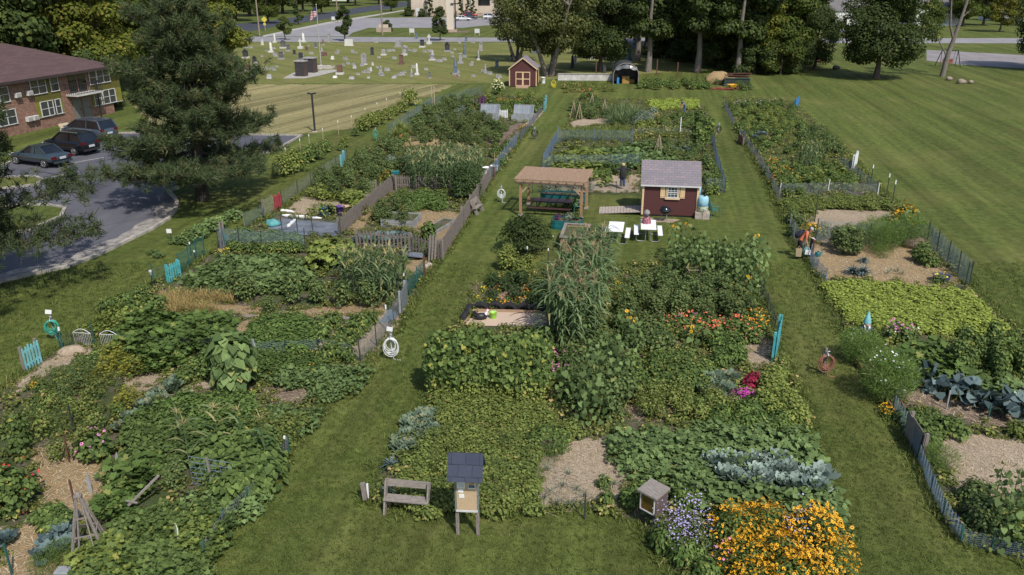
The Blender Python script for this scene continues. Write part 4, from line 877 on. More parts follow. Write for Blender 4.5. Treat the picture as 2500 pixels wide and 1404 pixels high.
lm.build('crown', 'oak_leaves', t)
# pines
def pine(seed, Hh, R, trunk_r, lowest, nb, dens=1.0, skip=None, prof=None):
    r = np.random.default_rng(seed); mb = MB(); lm = LM(); tufts = []; dirs = []
    mb.tube([(0, 0, -.1), (.05, 0, Hh * .3), (-.05, .05, Hh * .6), (.05, 0, Hh * .97)], [trunk_r * 1.15, trunk_r * .85, trunk_r * .5, .04], 10)
    for i in range(nb):
        k = i / nb; z = lowest + (Hh - lowest) * k ** .93; a = i * 2.4 + r.random() * .9
        w = (prof(k) if prof else (1 - k) ** .75) * R * (.62 + .5 * r.random())
        if skip and skip(a, z): continue
        up = -.12 + .62 * k + r.normal() * .1; d = np.array([cos(a), sin(a), up]); s = np.array([0, 0, z])
        pts = [Vector(s + d * w * t_ + np.array([0, 0, -.10 * w * t_ * (1 - t_) * 2 + .13 * w * t_ ** 2])) for t_ in (0, .25, .5, .75, 1)]
        mb.tube(pts, [max(.025, trunk_r * .3 * (1 - k * .6) * q) for q in (1, .8, .6, .4, .15)], 5)
        nt_ = int(w * 11.5 * dens) + 5
        for j in range(nt_):
            t_ = .22 + .8 * r.random() ** .75; t_ = min(t_, 1); q = t_ * 4; i0 = min(3, int(q)); b = np.array(pts[i0].lerp(pts[i0 + 1], q - i0))
            sd = np.array([-sin(a), cos(a), 0]); off = sd * r.normal() * w * .24 * (1.15 - t_ * .6) + np.array([0, 0, abs(r.normal()) * .32 - .06])
            if j % 3 == 0: mb.tube([b, Vector(b + off)], [.025, .012], 4, False)
            tufts.append(b + off); dirs.append(unit(np.array([cos(a), sin(a), .45]) * .5 + off * .6 + .25 * r.normal(size=3)))
    tufts = np.array(tufts); dirs = np.array(dirs); nn = 30
    p = np.repeat(tufts, nn, 0); d = np.repeat(dirs, nn, 0) + .85 * rdir(len(p), r); rn = np.repeat(r.random(len(tufts)), nn) * .75 + .25 * r.random(len(p))
    p = p - unit(d) * .05 + .1 * r.normal(size=p.shape)
    lm.leaves(p, rdir(len(p), r), d, .33 * (.7 + .6 * r.random(len(p))), 'sliver', r=r, rnd=rn, asp=1.7)
    return lm, mb
def pprof(k): return (1 - k) ** .62 * (.8 + .25 * sin(k * 19)) if k > .12 else .92
lm, mb = pine(41, 12.2, 6.2, .36, 1.7, 94, 1.15, prof=pprof)
t = thing('pine_tree', 'big dark pine with ragged boughs beside the car park', 'tree', P(495, 489), 1.1); lm.build('crown', 'pine_needles', t); mb.build('trunk', 'dark_bark', t)
lm, mb = pine(43, 13, 8.2, .34, 2.6, 66, 1.3, prof=lambda k: (.6 if k < .05 else .84) if k < .14 else .46 if k < .6 else 1.4 * (1 - k))
t = thing('pine_tree', 'pine leaning in from the left edge over the car park', 'tree', (-23.6, 31.5, 0), .4); lm.build('crown', 'pine_needles', t); mb.build('trunk', 'dark_bark', t)
# things in the garden
WG = (.28, .245, .215)
paint('weathered_wood', WG, .9, .25, 4, grain=(2, 14, 14), bumpy=.3); paint('weathered_post', (.25, .215, .19), .9, .25, 4, grain=(14, 14, 2), bumpy=.3)
paint('cedar', (.43, .29, .2), .8, .18, 4, grain=(2, 12, 12)); paint('cedar_post', (.36, .21, .12), .8, .18, 4, grain=(12, 12, 2)); paint('pale_cedar', (.4, .27, .18), .8, .18, 4, grain=(2, 12, 12))
paint('picket_grey', (.22, .185, .165), .9, .25, 4, grain=(12, 12, 2)); paint('tan_stick', (.42, .33, .22), .85, .15)
paint('maroon_siding', (.09, .03, .03), .75, .1, 4, grain=(14, 14, 1)); paint('cream_board', (.68, .5, .29), .6, .06)
paint('turquoise_paint', (.09, .42, .44), .6, .15, 3); paint('pale_turquoise', (.2, .5, .52), .6, .15, 3); paint('teal_metal', (.015, .13, .14), .4, .15, 3); paint('red_wood', (.34, .05, .06), .7, .2); paint('olive_wood', (.22, .24, .13), .85, .2)
paint('white_plastic', (.82, .83, .84), .45, .03); paint('black_plastic', (.022, .022, .026), .45, .15); paint('green_plastic', (.05, .16, .13), .4, .1); paint('lime_plastic', (.3, .62, .06), .4, .08)
paint('blue_plastic', (.04, .22, .5), .45, .1); paint('purple_plastic', (.12, .06, .32), .45, .1); paint('aqua_cloth', (.12, .38, .38), .8, .25, 3); paint('tarp_blue', (.16, .18, .22), .8, .25, 1.5)
paint('galvanised', (.45, .47, .48), .45, .12, 3, metal=.4); paint('grey_deck', (.3, .3, .3), .8, .2, 3); paint('green_post', (.03, .11, .1), .6, .2); paint('rust_post', (.13, .06, .04), .8, .25); paint('white_tip', (.8, .8, .8), .6, .05); paint('dark_post', (.035, .045, .04), .7, .2)
paint('wire_blue', (.16, .22, .28), .6, .1); paint('wire_green', (.03, .14, .12), .6, .1); paint('wire_grey', (.2, .22, .235), .6, .1); paint('wire_dark', (.05, .06, .065), .6, .1)
paint('cork', (.52, .38, .24), .9, .1, 30); paint('paper', (.78, .78, .77), .8, .04); paint('kiosk_frame', (.16, .2, .19), .5, .1); paint('block_concrete', (.42, .36, .31), .9, .2, 8); paint('sand', (.55, .42, .32), .95, .12, 30, bumpy=.4)
paint('garden_hose_white', (.72, .73, .72), .45, .06); paint('garden_hose_green', (.05, .36, .26), .4, .12); paint('garden_hose_brown', (.33, .14, .1), .5, .15); paint('garden_hose_black', (.03, .035, .04), .5, .2); paint('yellow_hose', (.75, .6, .03), .5, .1)
GR = -GA                                     # things squared up with the plots turn by this
# ---- information kiosk
kb = (P(1118, 1303) + P(1167, 1305)) / 2
t = thing('notice_kiosk', 'roofed information kiosk with slate shingles and a glazed cork notice board', 'notice board', kb, radians(-4))
for s in (-1, 1): mb = MB(); mb.bar((s * .255, 0, -.1), (s * .255, 0, 1.9), .085); mb.build('post', 'weathered_post', t, bevel=.006)
mb = MB(); mb.box((0, -.03, 1.27), (.6, .09, 1.06)); cb = mb.build('case', 'kiosk_frame', t, bevel=.006)
MB().box((0, -.082, 1.27), (.5, .016, .94)).build('cork_board', 'cork', cb)
mb = MB(); mb.bar((-.27, -.09, .765), (.27, -.09, .765), .03, .05); mb.build('sill', 'white_frame', cb)
for nm, x, z, w, h, a, lb in (('notice_sheet', -.13, 1.56, .19, .26, 0, 'white sheet with a dark heading and lines of print'), ('poster', .13, 1.55, .18, .25, 0, 'small poster with ochre sky and blue foot'), ('note', -.14, 1.36, .13, .1, .1, None), ('note', -.12, 1.21, .13, .11, -.04, None)):
    o = MB().box((x, -.096, z), (w, .008, h), (0, a, 0)).build(nm, 'paper', t, lb)
    if nm == 'notice_sheet':
        mb = MB(); mb.box((x - .03, -.1015, z + .095), (.11, .003, .02)); mb.box((x - .01, -.1015, z + .06), (.15, .003, .012)); [mb.box((x, -.1015, z + .02 - k * .022), (.15, .003, .004)) for k in range(6)]; mb.build('print', 'kiosk_frame', o)
    if nm == 'poster':
        paint('ochre_print', (.55, .36, .1), .8, .3, 12); paint('blue_print', (.12, .16, .22), .8, .4, 14)
        MB().box((x, -.1015, z + .05), (w * .84, .003, .1)).build('picture', 'ochre_print', o); MB().box((x, -.1015, z - .05), (w * .84, .003, .09)).build('picture', 'blue_print', o)
mb = MB(); mb.ball((.27, -.085, 1.27), .015, 8, 6); mb.build('lock', 'galvanised', cb)
mb = MB(); RX, RE, RZ, EZ = .43, .42, 2.4, 1.83
mb.add([(-RX, -RE, EZ), (RX, -RE, EZ), (RX, 0, RZ), (-RX, 0, RZ), (-RX, RE, EZ), (RX, RE, EZ)], [(0, 1, 2, 3), (3, 2, 5, 4)])
rf = mb.build('roof', 'slate_shingle', t); so = rf.modifiers.new('thick', 'SOLIDIFY'); so.thickness = .035; so.offset = -1
mb = MB(); [mb.add([(s * .32, -.3, 1.86), (s * .32, .3, 1.86), (s * .32, 0, 2.28)], [(0, 1, 2)]) for s in (-1, 1)]; mb.build('gable', 'kiosk_frame', t)
# ---- bench
bb = (P(940, 1255) + P(1043, 1264)) / 2
t = thing('garden_bench', 'weathered grey plank bench on the lawn beside the kiosk', 'bench', bb, radians(-8.5))
MB().box((0, .13, .43), (1.2, .3, .045)).build('seat', 'weathered_wood', t, bevel=.006); MB().box((0, .31, .78), (1.22, .04, .2), (radians(-8), 0, 0)).build('backrest', 'weathered_wood', t, bevel=.006)
for s in (-1, 1):
    mb = MB(); mb.bar((s * .57, -.03, 0), (s * .57, .3, .87), .045, .19, (0, 1, 0)); mb.build('leg', 'weathered_wood', t, bevel=.006)
    mb = MB(); mb.bar((s * .52, .42, 0), (s * .52, .08, .41), .04, .17, (0, 1, 0)); mb.build('brace', 'weathered_wood', t, bevel=.006)
# ---- book box on a post
t = thing('book_box', 'brown plank box with white-framed glass door on a dark post', 'book exchange box', P(1589, 1283), radians(-46))
MB().box((0, 0, .35), (.1, .1, .8)).build('post', 'dark_post', t)
mb = MB(); mb.box((0, .04, .78), (.5, .5, .56)); paint('brown_plank', (.13, .095, .085), .9, .25, 4, grain=(14, 14, 2)); bo = mb.build('box', 'brown_plank', t)
mb = MB(); mb.add([(-.3, -.28, 1.09), (.3, -.28, 1.09), (.3, .3, 1.15), (-.3, .3, 1.15), (-.3, -.28, 1.04), (.3, -.28, 1.04), (.3, .3, 1.1), (-.3, .3, 1.1)], [(0, 1, 2, 3), (7, 6, 5, 4), (4, 5, 1, 0), (5, 6, 2, 1), (6, 7, 3, 2), (7, 4, 0, 3)]); mb.build('roof', 'weathered_wood', t)
mb = MB(); [mb.box(c, d) for c, d in (((-.21, -.225, .79), (.025, .03, .48)), ((.21, -.225, .79), (.025, .03, .48)), ((0, -.226, 1.03), (.4, .028, .025)), ((0, -.226, .55), (.4, .028, .025)))]; d = mb.build('door', 'white_frame', t)
paint('amber_shelf', (.16, .09, .02), .3, .4, 3, spec=.8); MB().box((0, -.215, .79), (.4, .012, .46)).build('pane', 'amber_shelf', d); mb = MB(); mb.ball((.19, -.25, .76), .018, 8, 6); mb.build('knob', 'galvanised', d)
# ---- near shed with ramp, barrels, chair, grill
def shed(label, loc, rz, w, d, eh, rh, front='window'):
    t = thing('garden_shed', label, 'shed', loc, rz)
    mb = MB(); mb.box((0, d / 2, eh / 2 + .05), (w, d, eh - .1))
    gx = front == 'door'                     # ridge runs front to back when the gable holds the door
    if gx: mb.add([(-w / 2, 0, eh), (w / 2, 0, eh), (0, 0, rh), (-w / 2, d, eh), (w / 2, d, eh), (0, d, rh)], [(0, 1, 2), (4, 3, 5)])
    else: mb.add([(-w / 2, 0, eh), (-w / 2, d, eh), (-w / 2, d / 2, rh), (w / 2, 0, eh), (w / 2, d, eh), (w / 2, d / 2, rh)], [(1, 0, 2), (3, 4, 5)])
    mb.build('wall', 'maroon_siding', t)
    o = .16; mb = MB(); sl = (rh - eh) / (w / 2 if gx else d / 2)
    if gx: v = [(-w / 2 - o, -o, eh - sl * o), (0, -o, rh), (w / 2 + o, -o, eh - sl * o), (w / 2 + o, d + o, eh - sl * o), (0, d + o, rh), (-w / 2 - o, d + o, eh - sl * o)]; fs = [(0, 1, 4, 5), (1, 2, 3, 4)]
    else: v = [(-w / 2 - o, -o, eh - sl * o), (w / 2 + o, -o, eh - sl * o), (w / 2 + o, d / 2, rh), (-w / 2 - o, d / 2, rh), (-w / 2 - o, d + o, eh - sl * o), (w / 2 + o, d + o, eh - sl * o)]; fs = [(0, 1, 2, 3), (3, 2, 5, 4)]
    mb.add([(x, y, z + .05) for x, y, z in v], fs); r = mb.build('roof', 'mauve_shingle', t); so = r.modifiers.new('thick', 'SOLIDIFY'); so.thickness = .06
    mb = MB(); [mb.box((sx * (w / 2 + .003), sy, eh / 2 + .03), (.11, .11, eh - .14)) for sx in (-1, 1) for sy in (0, d)]; mb.build('corner_board', 'cream_board', t)
    if gx:
        mb = MB(); [mb.bar((s * (w / 2 + o), -o - .02, eh - sl * o + .0), (0, -o - .02, rh - .02), .03, .11) for s in (-1, 1)]; mb.build('fascia', 'cream_board', t)
        for s in (-1, 1):
            dd = MB(); dd.box((s * .45, -.03, .95), (.86, .05, 1.7)); dd = dd.build('door', 'maroon_siding', t)
            f = MB(); [f.box((s * .45 + k * .4, -.06, .95), (.09, .04, 1.72)) for k in (-1, 1)]; [f.box((s * .45, -.062, z), (.72, .04, .1)) for z in (.14, .95, 1.76)]; f.build('trim', 'cream_board', dd)
        MB().box((0, -.7, .1), (1.5, 1.4, .12), (radians(6), 0, 0)).build('ramp', 'pale_cedar', t)
    else:
        mb = MB(); mb.bar((-w / 2 - o, -o - .01, eh - sl * o), (w / 2 + o, -o - .01, eh - sl * o), .03, .09); mb.build('fascia', 'white_frame', t)
        wo = window(t, .12, 1.46, .56, .6, 1, -.03, 'white_frame', 'cream_pane'); mb = MB(); [mb.bar((.12 + k, -.045, 1.17), (.12 + k, -.045, 1.75), .025) for k in (-.1, .1)]; [mb.bar((-.15, -.047, z), (.39, -.047, z), .025) for z in (1.36, 1.57)]; mb.build('glazing_bar', 'white_frame', wo)
        mb = MB(); [mb.box(c, e) for c, e in (((.12, -.025, 1.83), (.82, .04, .09)), ((.12, -.05, 1.1), (.84, .09, .1)), ((-.24, -.02, 1.46), (.06, .04, .66)), ((.48, -.02, 1.46), (.06, .04, .66)))]; mb.build('window_trim', 'cream_board', t)
        for s in (-1, 1):
            mb = MB(); [mb.box((.12 + s * .56 + k * .09, -.03, 1.47), (.082, .03, .7)) for k in (-1, 0, 1)]; [mb.box((.12 + s * .56, -.052, z), (.26, .02, .06)) for z in (1.24, 1.7)]; mb.build('shutter', 'cream_board', t)
    MB().box((0, d / 2, .05), (w - .1, d - .1, .1)).build('floor_frame', 'dark_post', t)
    return t
sl_, sr_ = P(1567, 527), P(1699, 532); sd = (sr_ - sl_); SRZ = atan2(sd.y, sd.x)
shed('maroon shed with cream shutters and mauve shingle roof behind the picnic tables', (sl_ + sr_) / 2, SRZ, sd.length, 2.5, 1.98, 2.98)
sheet('shed_apron', PP([(1560, 530), (1612, 532), (1660, 536), (1640, 545), (1590, 540)]), .006, 'straw', 'worn ground before the near shed', 'bare ground', jit=.1, step=.3)
fl, fr = P(1244, 212), P(1309, 212.5)
shed('maroon shed with cream double doors in its gable at the far end', (fl + fr) / 2, radians(-6), (fr - fl).length, 3.6, 2.2, 3.45, 'door')
t = thing('shed_ramp', 'grey plank ramp leading to the left side of the near shed', 'ramp', P(1514, 517), SRZ)
mb = MB(); [mb.box((-1.15 + k * .18, 0, .05 + k * .014), (.165, 1.35, .05)) for k in range(14)]; mb.build('deck_plank', 'block_concrete', t); mb = MB(); [mb.bar((-1.2, y, .015), (1.2, y, .17), .06, .05) for y in (-.55, .55)]; mb.build('stringer', 'weathered_wood', t)
paint('barrel_sky', (.32, .58, .68), .5, .12, 3)
def barrelmat():
    m, nt, b = _new('barrel_flowers'); v = objco(nt); vo = nt.nodes.new('ShaderNodeTexVoronoi'); vo.inputs['Scale'].default_value = 9; L(nt, v, vo.inputs['Vector'])
    c = ramp(nt, [(.0, (.5, .05, .05)), (.3, (.6, .5, .1)), (.5, (.3, .5, .12)), (.7, (.08, .12, .4)), (.85, (.75, .7, .6))], None); sp = nt.nodes.new('ShaderNodeSeparateColor'); L(nt, vo.outputs['Color'], sp.inputs[0]); L(nt, sp.outputs[0], c.inputs[0]); c.color_ramp.interpolation = 'CONSTANT'
    sel = ramp(nt, [(.3, (1, 1, 1)), (.42, (0, 0, 0))], vo.outputs['Distance']); L(nt, mix(nt, sel.outputs[0], (.55, .6, .42), c.outputs[0]), b.inputs['Base Color'])
barrelmat()
def barrel(label, loc, s=1.0):
    t = thing('rain_barrel', label, 'rain barrel', loc, 0, None, s); MB().lathe([(.24, .34), (.3, .42), (.31, .6), (.3, .8), (.25, .9), (.18, .92)], n=18).build('barrel', 'barrel_sky', t); MB().lathe([(.23, 0), (.27, .04), (.305, .2), (.31, .36)], n=18).build('painted_foot', 'barrel_flowers', t)
    mb = MB(); mb.tube([(.31 * cos(a * pi / 9), .31 * sin(a * pi / 9), .38) for a in range(19)], .014, 5, False); mb.build('hoop', 'blue_plastic', t); mb = MB(); mb.cyl((.05, -.05, .9), (.05, -.05, .98), .07); mb.build('lid', 'black_plastic', t); return t
bp = P(1713, 533); barrel('sky-blue rain barrel with painted flowers on concrete blocks at the shed corner', bp + Vector((0, 0, .4)))
t = thing('concrete_block', 'pale concrete block plinth under the painted barrel', 'concrete block', bp, SRZ); [MB().box((x, .02, .1 + k * .2), (.4, .6, .195)).build('block', 'block_concrete', t, bevel=.01) for x in (-.21, .21) for k in (0, 1)]
bq = P(1722, 522) + Vector((-.3, 1.6, .4)); barrel('second sky-blue barrel behind the shed corner', bq); o = tag(MB().box((0, 0, .2), (.7, .6, .4)).build('concrete_block', 'block_concrete'), 'concrete block under the rear barrel', 'concrete block'); o.location = bq - Vector((0, 0, .4))
def plastic_chair(label, loc, rz, mat):
    t = thing('garden_chair', label, 'chair', loc, rz); MB().box((0, 0, .42), (.46, .44, .03)).build('seat', mat, t, bevel=.01)
    mb = MB(); [mb.bar((x, .2, .43), (x, .3, .88), .04, .015, (0, 1, 0)) for x in (-.18, -.09, 0, .09, .18)]; mb.tube([(-.23, .2, .43), (-.23, .3, .84), (-.12, .32, .9), (.12, .32, .9), (.23, .3, .84), (.23, .2, .43)], .022, 6); mb.build('backrest', mat, t)
    for x in (-1, 1):
        mb = MB(); mb.tube([(x * .25, .24, .66), (x * .27, -.1, .66), (x * .27, -.22, .6), (x * .27, -.24, 0)], .022, 6); mb.build('arm', mat, t); mb = MB(); mb.bar((x * .22, .2, .42), (x * .26, .3, 0), .04); mb.build('leg', mat, t)
plastic_chair('green plastic armchair right of the painted barrel', P(1742, 529), radians(100), 'green_plastic')
plastic_chair('green plastic chair beside the right pergola post', P(1408, 519), radians(-80), 'green_plastic')
t = thing('kettle_grill', 'black lidded kettle grill before the near shed', 'grill', P(1622, 541), .4)
paint('grill_enamel', (.008, .009, .012), .18, .1, spec=.8); MB().lathe([(.03, .42), (.2, .46), (.29, .58), (.3, .64)], n=20).build('bowl', 'grill_enamel', t); MB().lathe([(.305, .645), (.28, .78), (.18, .88), (.03, .91)], n=20).build('lid', 'grill_enamel', t)
[MB().cyl((.17 * cos(a), .17 * sin(a), .5), (.27 * cos(a), .27 * sin(a), 0), .014).build('leg', 'galvanised', t) for a in (.5, 2.6, 4.7)]; mb = MB(); mb.tube([(-.06, 0, .9), (-.06, 0, .97), (.06, 0, .97), (.06, 0, .9)], .012, 5); mb.build('handle', 'black_plastic', t); MB().box((.36, 0, .6), (.16, .2, .03)).build('side_shelf', 'black_plastic', t)
# ---- pergola and what stands under it
pc = [P(1272, 526), P(1419, 535), P(1429, 508), P(1290, 504)]; pm = sum(pc, Vector()) / 4; pr = atan2((pc[1] - pc[0]).y, (pc[1] - pc[0]).x)
t = thing('pergola', 'cedar pergola with slatted roof over a brown picnic table', 'pergola', pm, pr); loc = [Matrix.Rotation(-pr, 3, 'Z') @ (p - pm) for p in pc]
hx = (abs(loc[0].x) + abs(loc[1].x)) / 2; hy = (abs(loc[0].y) + abs(loc[2].y)) / 2
for sx in (-1, 1):
    for sy in (-1, 1):
        x, y = sx * hx, sy * hy; MB().bar((x, y, 0), (x, y, 2.0), .15).build('post', 'cedar_post', t, bevel=.01)
        mb = MB(); mb.bar((x, y, 1.35), (x - sx * .55, y, 1.92), .07, .09); mb.bar((x, y, 1.4), (x, y - sy * .4, 1.92), .07, .09); mb.build('brace', 'cedar', t); MB().box((x, y, .06), (.24, .24, .12)).build('foot', 'concrete', t)
for y in (-hy, hy): mb = MB(); [mb.bar((-hx - .3, y + k, 2.04), (hx + .3, y + k, 2.04), .045, .18) for k in (-.1, .1)]; mb.build('beam', 'cedar', t)
for k in range(9): x = -hx - .2 + (2 * hx + .4) * k / 8; MB().bar((x, -hy - .35, 2.2), (x, hy + .35, 2.2), .045, .14).build('rafter', 'cedar', t)
for k in range(14): y = -hy - .32 + (2 * hy + .64) * k / 13; MB().bar((-hx - .3, y, 2.29), (hx + .3, y, 2.29), .075, .035).build('slat', 'cedar', t)
def picnic(label, loc, rz, top, fr, L_=1.75, W=.8, bench=.25, gap=.62):
    t = thing('picnic_table', label, 'picnic table', loc, rz)
    MB().box((0, 0, .74), (W, L_, .045)).build('tabletop', top, t, bevel=.012)
    for s in (-1, 1):
        MB().box((s * gap, 0, .44), (bench, L_, .04)).build('bench_seat', top, t, bevel=.01)
    for y in (-L_ * .36, L_ * .36):
        for s in (-1, 1):
            mb = MB(); mb.tube([(s * .12, y, .72), (s * .14, y, .05), (s * .24, y, .025), (s * (gap - .1), y, .025), (s * gap, y, .1), (s * gap, y, .42)], .018, 6); mb.build('leg', fr, t)
    return t
picnic('white folding picnic table nearest the cedar planter', P(1501, 582) - Vector((0, .3, 0)), radians(-10), 'white_plastic', 'galvanised')
tp = P(1579, 577) - Vector((0, .3, 0)); picnic('white folding picnic table with a pink bundle on it', tp, radians(-8), 'white_plastic', 'galvanised')
paint('brown_coating', (.07, .03, .028), .5, .15); paint('red_coating', (.28, .09, .06), .5, .15)
picnic('brown metal picnic table under the pergola', P(1346, 519), pr + pi / 2, 'brown_coating', 'dark_iron', 2.45, .8, .26, .72)
paint('pink_cloth', (.4, .16, .2), .9, .45, 14); paint('grey_hat', (.28, .26, .26), .9, .2)
t = thing('cloth_bundle', 'pink striped cloth bundle topped with a grey hat on the right white table', 'bundle', tp + Vector((-.08, .25, .765)), .3)
lm = LM(); r = np.random.default_rng(2); MB().lathe([(.26, 0), (.24, .12), (.16, .3), (.11, .42), (.1, .48)], n=14).build('cloth', 'pink_cloth', t); MB().lathe([(.1, .44), (.15, .5), (.17, .54), (.16, .62), (.1, .7), (.02, .73)], n=14).build('hat', 'grey_hat', t); mb = MB(); mb.ball((-.03, -.1, .42), (.1, .06, .09), 8, 6); mb.build('dark_band', 'dark_trim', t)
# metal beds and the cedar planter
def ovalbed(label, loc, rz, a, b_, h, mat):
    t = thing('raised_bed', label, 'raised bed', loc, rz); n = 26; mb = MB(); ring = [(a * max(-1, min(1, 1.25 * cos(2 * pi * k / n))), b_ * max(-1, min(1, 1.25 * sin(2 * pi * k / n)))) for k in range(n)]
    for j in range(4):
        z = h * j / 4; e = .02 if j % 2 else 0
        mb.add([(x * (1 + e), y * (1 + e), z) for x, y in ring] + [(x, y, z + h / 4) for x, y in ring], [(k, (k + 1) % n, n + (k + 1) % n, n + k) for k in range(n)])
    mb.build('wall', mat, t); mb = MB(); mb.add([(x * .98, y * .98, h - .08) for x, y in ring], [tuple(range(n))]); mb.build('soil', 'bed_soil', t); mb = MB(); mb.tube([(x, y, h) for x, y in ring + ring[:1]], .02, 5, False); mb.build('rim', mat, t); return t
ovalbed('long teal corrugated raised bed behind the pergola', P(1374, 493), pr, 1.35, .5, .55, 'teal_metal'); ovalbed('teal corrugated raised bed before the pergola', P(1384, 556), pr, .85, .5, .5, 'teal_metal')
t = thing('wooden_planter', 'tall cedar plank planter beside the corn', 'planter', P(1404, 596), GR); mb = MB(); W2, L2, H2 = .62, 1.2, .72
for k in range(4):
    z = .09 + k * .18; [mb.box((s * W2, 0, z), (.05, 2 * L2, .165)) for s in (-1, 1)]; [mb.box((0, s * (L2 - .02), z), (2 * W2 - .055, .05, .165)) for s in (-1, 1)]
mb.build('plank_wall', 'pale_cedar', t); mb = MB(); [mb.box((s * W2, 0, H2 + .015), (.16, 2 * L2 + .16, .04)) for s in (-1, 1)]; [mb.box((0, s * L2, H2 + .016), (2 * W2 - .165, .16, .04)) for s in (-1, 1)]; mb.build('rim', 'weathered_wood', t); MB().box((0, 0, H2 - .15), (2 * W2 - .06, 2 * L2 - .1, .02)).build('soil', 'bed_soil', t)
# ---- fences
def wire(pts, h, label, mat='wire_blue', post='green_post', sp=2.2, cell=.075, ph=.15, zz=0.02, name='wire_fence', rad=.004, tip=None):
    w = PP(pts); t = thing(name, label, 'fence', w[0]); o = w[0]; lm = LM(); posts = []
    for a, b in zip(w, w[1:]):
        a, b = a - o, b - o; d = b - a; n = max(1, round(d.length / cell)); k = np.linspace(0, 1, n + 1)[:, None]
        base = np.array(a) + k * np.array(d); sag = (.03 * np.sin(k * 40) + .02 * np.sin(k * 13)); top = base + np.array([0, 0, h]) + np.hstack([0 * k, 0 * k, sag])
        base = base + np.array([0, 0, zz]); lm.stems(base, top, rad, r1=rad)
        m = max(2, round(h / cell))
        for j in range(m + 1): row = base + (top - base) * (j / m); lm.stems(row[:-1], row[1:], rad, r1=rad)
        q = max(1, round(d.length / sp)); posts += [a + d * (i / q) for i in range(q)]
    posts.append(w[-1] - o); lm.build('wire_mesh', mat, t)
    for p in posts:
        mb = MB(); l = Vector((random.uniform(-.05, .05), random.uniform(-.05, .05), 0)); mb.bar(p, p + l + Vector((0, 0, h + ph * random.uniform(.3, 1.6))), .035); mb.build('post', post, t)
    return t
wire([(150, 852), (232, 836)], .6, 'short wire fence behind the green hose stand', 'wire_dark', 'green_post')
wire([(300, 852), (420, 864), (520, 866)], .6, 'wire fence in front of the zucchini', 'wire_dark', 'dark_post', 1.6)
wire([(612, 874), (700, 872), (780, 866), (880, 884)], .62, 'dark net fence in front of the parsley and pepper rows', 'wire_blue', 'dark_post', 1.8)
wire([(880, 884), (920, 846), (962, 790), (985, 752)], .85, 'wire fence along the grass path at the pepper rows', 'wire_grey', 'dark_post', 1.6)
wire([(1000, 722), (1036, 672)], .8, 'green net fence by the tasselled corn at the path', 'wire_green', 'green_post', 1.4, .05)
wire([(376, 692), (412, 684)], .75, 'green net left of the upper turquoise gate', 'wire_green', 'green_post', 1.2)
wire([(442, 668), (482, 632), (500, 622)], .95, 'green net fence right of the upper turquoise gate', 'wire_green', 'green_post', 1.2, .05)
wire([(535, 606), (640, 616), (745, 612)], 1.1, 'blue-grey net fence around the arching beans', 'wire_blue', 'dark_post', 1.6, .05)
wire([(598, 556), (648, 532)], .8, 'blue wire fence left of the tarp', 'wire_blue', 'weathered_post', 2)
wire([(690, 566), (765, 574), (832, 578)], .9, 'wire fence before the blue-grey tarp', 'wire_grey', 'dark_post', 1.2)
wire([(500, 1372), (548, 1292), (606, 1232), (656, 1182), (704, 1104)], .5, 'low net edging with green stakes along the near left path', 'wire_grey', 'green_post', 1.5, .09)
wire([(1176, 232), (1055, 262), (950, 332)], 1.0, 'blue net fence along the far left boundary', 'wire_blue', 'green_post', 3)
wire([(848, 392), (760, 452), (690, 500)], .8, 'net fence at the left boundary by the squash', 'wire_grey', 'dark_post', 3)
wire([(1196, 446), (1214, 420), (1240, 382), (1262, 352)], .95, 'blue wire fence along the path above the shrub', 'wire_blue', 'wire_blue', 1.6, .06)
wire([(1270, 344), (1330, 264), (1338, 246)], .7, 'grey wire fence along the far path', 'wire_grey', 'green_post', 3)
wire([(1325, 412), (1342, 380), (1362, 346)], 1.0, 'blue wire fence at the left of the far middle plots', 'wire_blue', 'wire_blue', 1.6, .06)
wire([(1362, 346), (1450, 347), (1545, 348)], 1.0, 'blue net fence behind the far squash', 'wire_blue', 'wire_blue', 2.2, .06)
wire([(1325, 412), (1440, 412), (1560, 410)], 1.0, 'blue-green net fence behind the pergola', 'wire_blue', 'green_post', 1.6, .06)
wire([(1300, 472), (1440, 476), (1568, 478)], .85, 'dark wire fence between pergola and scarecrow plot', 'wire_dark', 'dark_post', 1.6)
wire([(1722, 472), (1768, 472), (1748, 400), (1738, 345)], .95, 'wire fence round the plot behind the shed', 'wire_blue', 'dark_post', 2)
wire([(1540, 334), (1620, 334), (1726, 336)], .75, 'blue rail fence before the far feathery bed', 'wire_blue', 'dark_post', 3, .12)
wire([(1768, 262), (1790, 308)], .7, 'grey wire fence at the far corner of the right strip', 'wire_grey', 'weathered_post', 3); wire([(1806, 335), (1850, 396), (1902, 492)], .75, 'wire fence along the right path by the orange flowers', 'wire_grey', 'weathered_post', 2.6)
wire([(2052, 408), (2092, 440), (2140, 476)], .8, 'net fence at the right edge by the tall stakes', 'wire_blue', 'dark_post', 2); wire([(1902, 478), (2020, 474), (2142, 478)], .75, 'grey net fence across the right strip', 'wire_grey', 'white_tip', 3, .05)
wire([(1926, 574), (1962, 622)], .95, 'wire fence by the leaning gardener', 'wire_grey', 'wire_grey', 1.2); wire([(1976, 640), (1992, 668), (2014, 692)], .7, 'short net fence at the straw plot corner', 'wire_blue', 'wire_blue', 1.2, .05)
wire([(1990, 590), (2120, 598), (2262, 600)], 1.15, 'blue net fence behind the straw plot', 'wire_blue', 'dark_post', 2.4, .05); wire([(2262, 600), (2310, 648), (2366, 700)], 1.15, 'net fence at the right end of the straw plot', 'wire_blue', 'dark_post', 1.6, .05)
wire([(2178, 1012), (2210, 1060), (2238, 1120)], .7, 'net fence at the near right plot before the boards', 'wire_blue', 'dark_post', 1.5, .06)
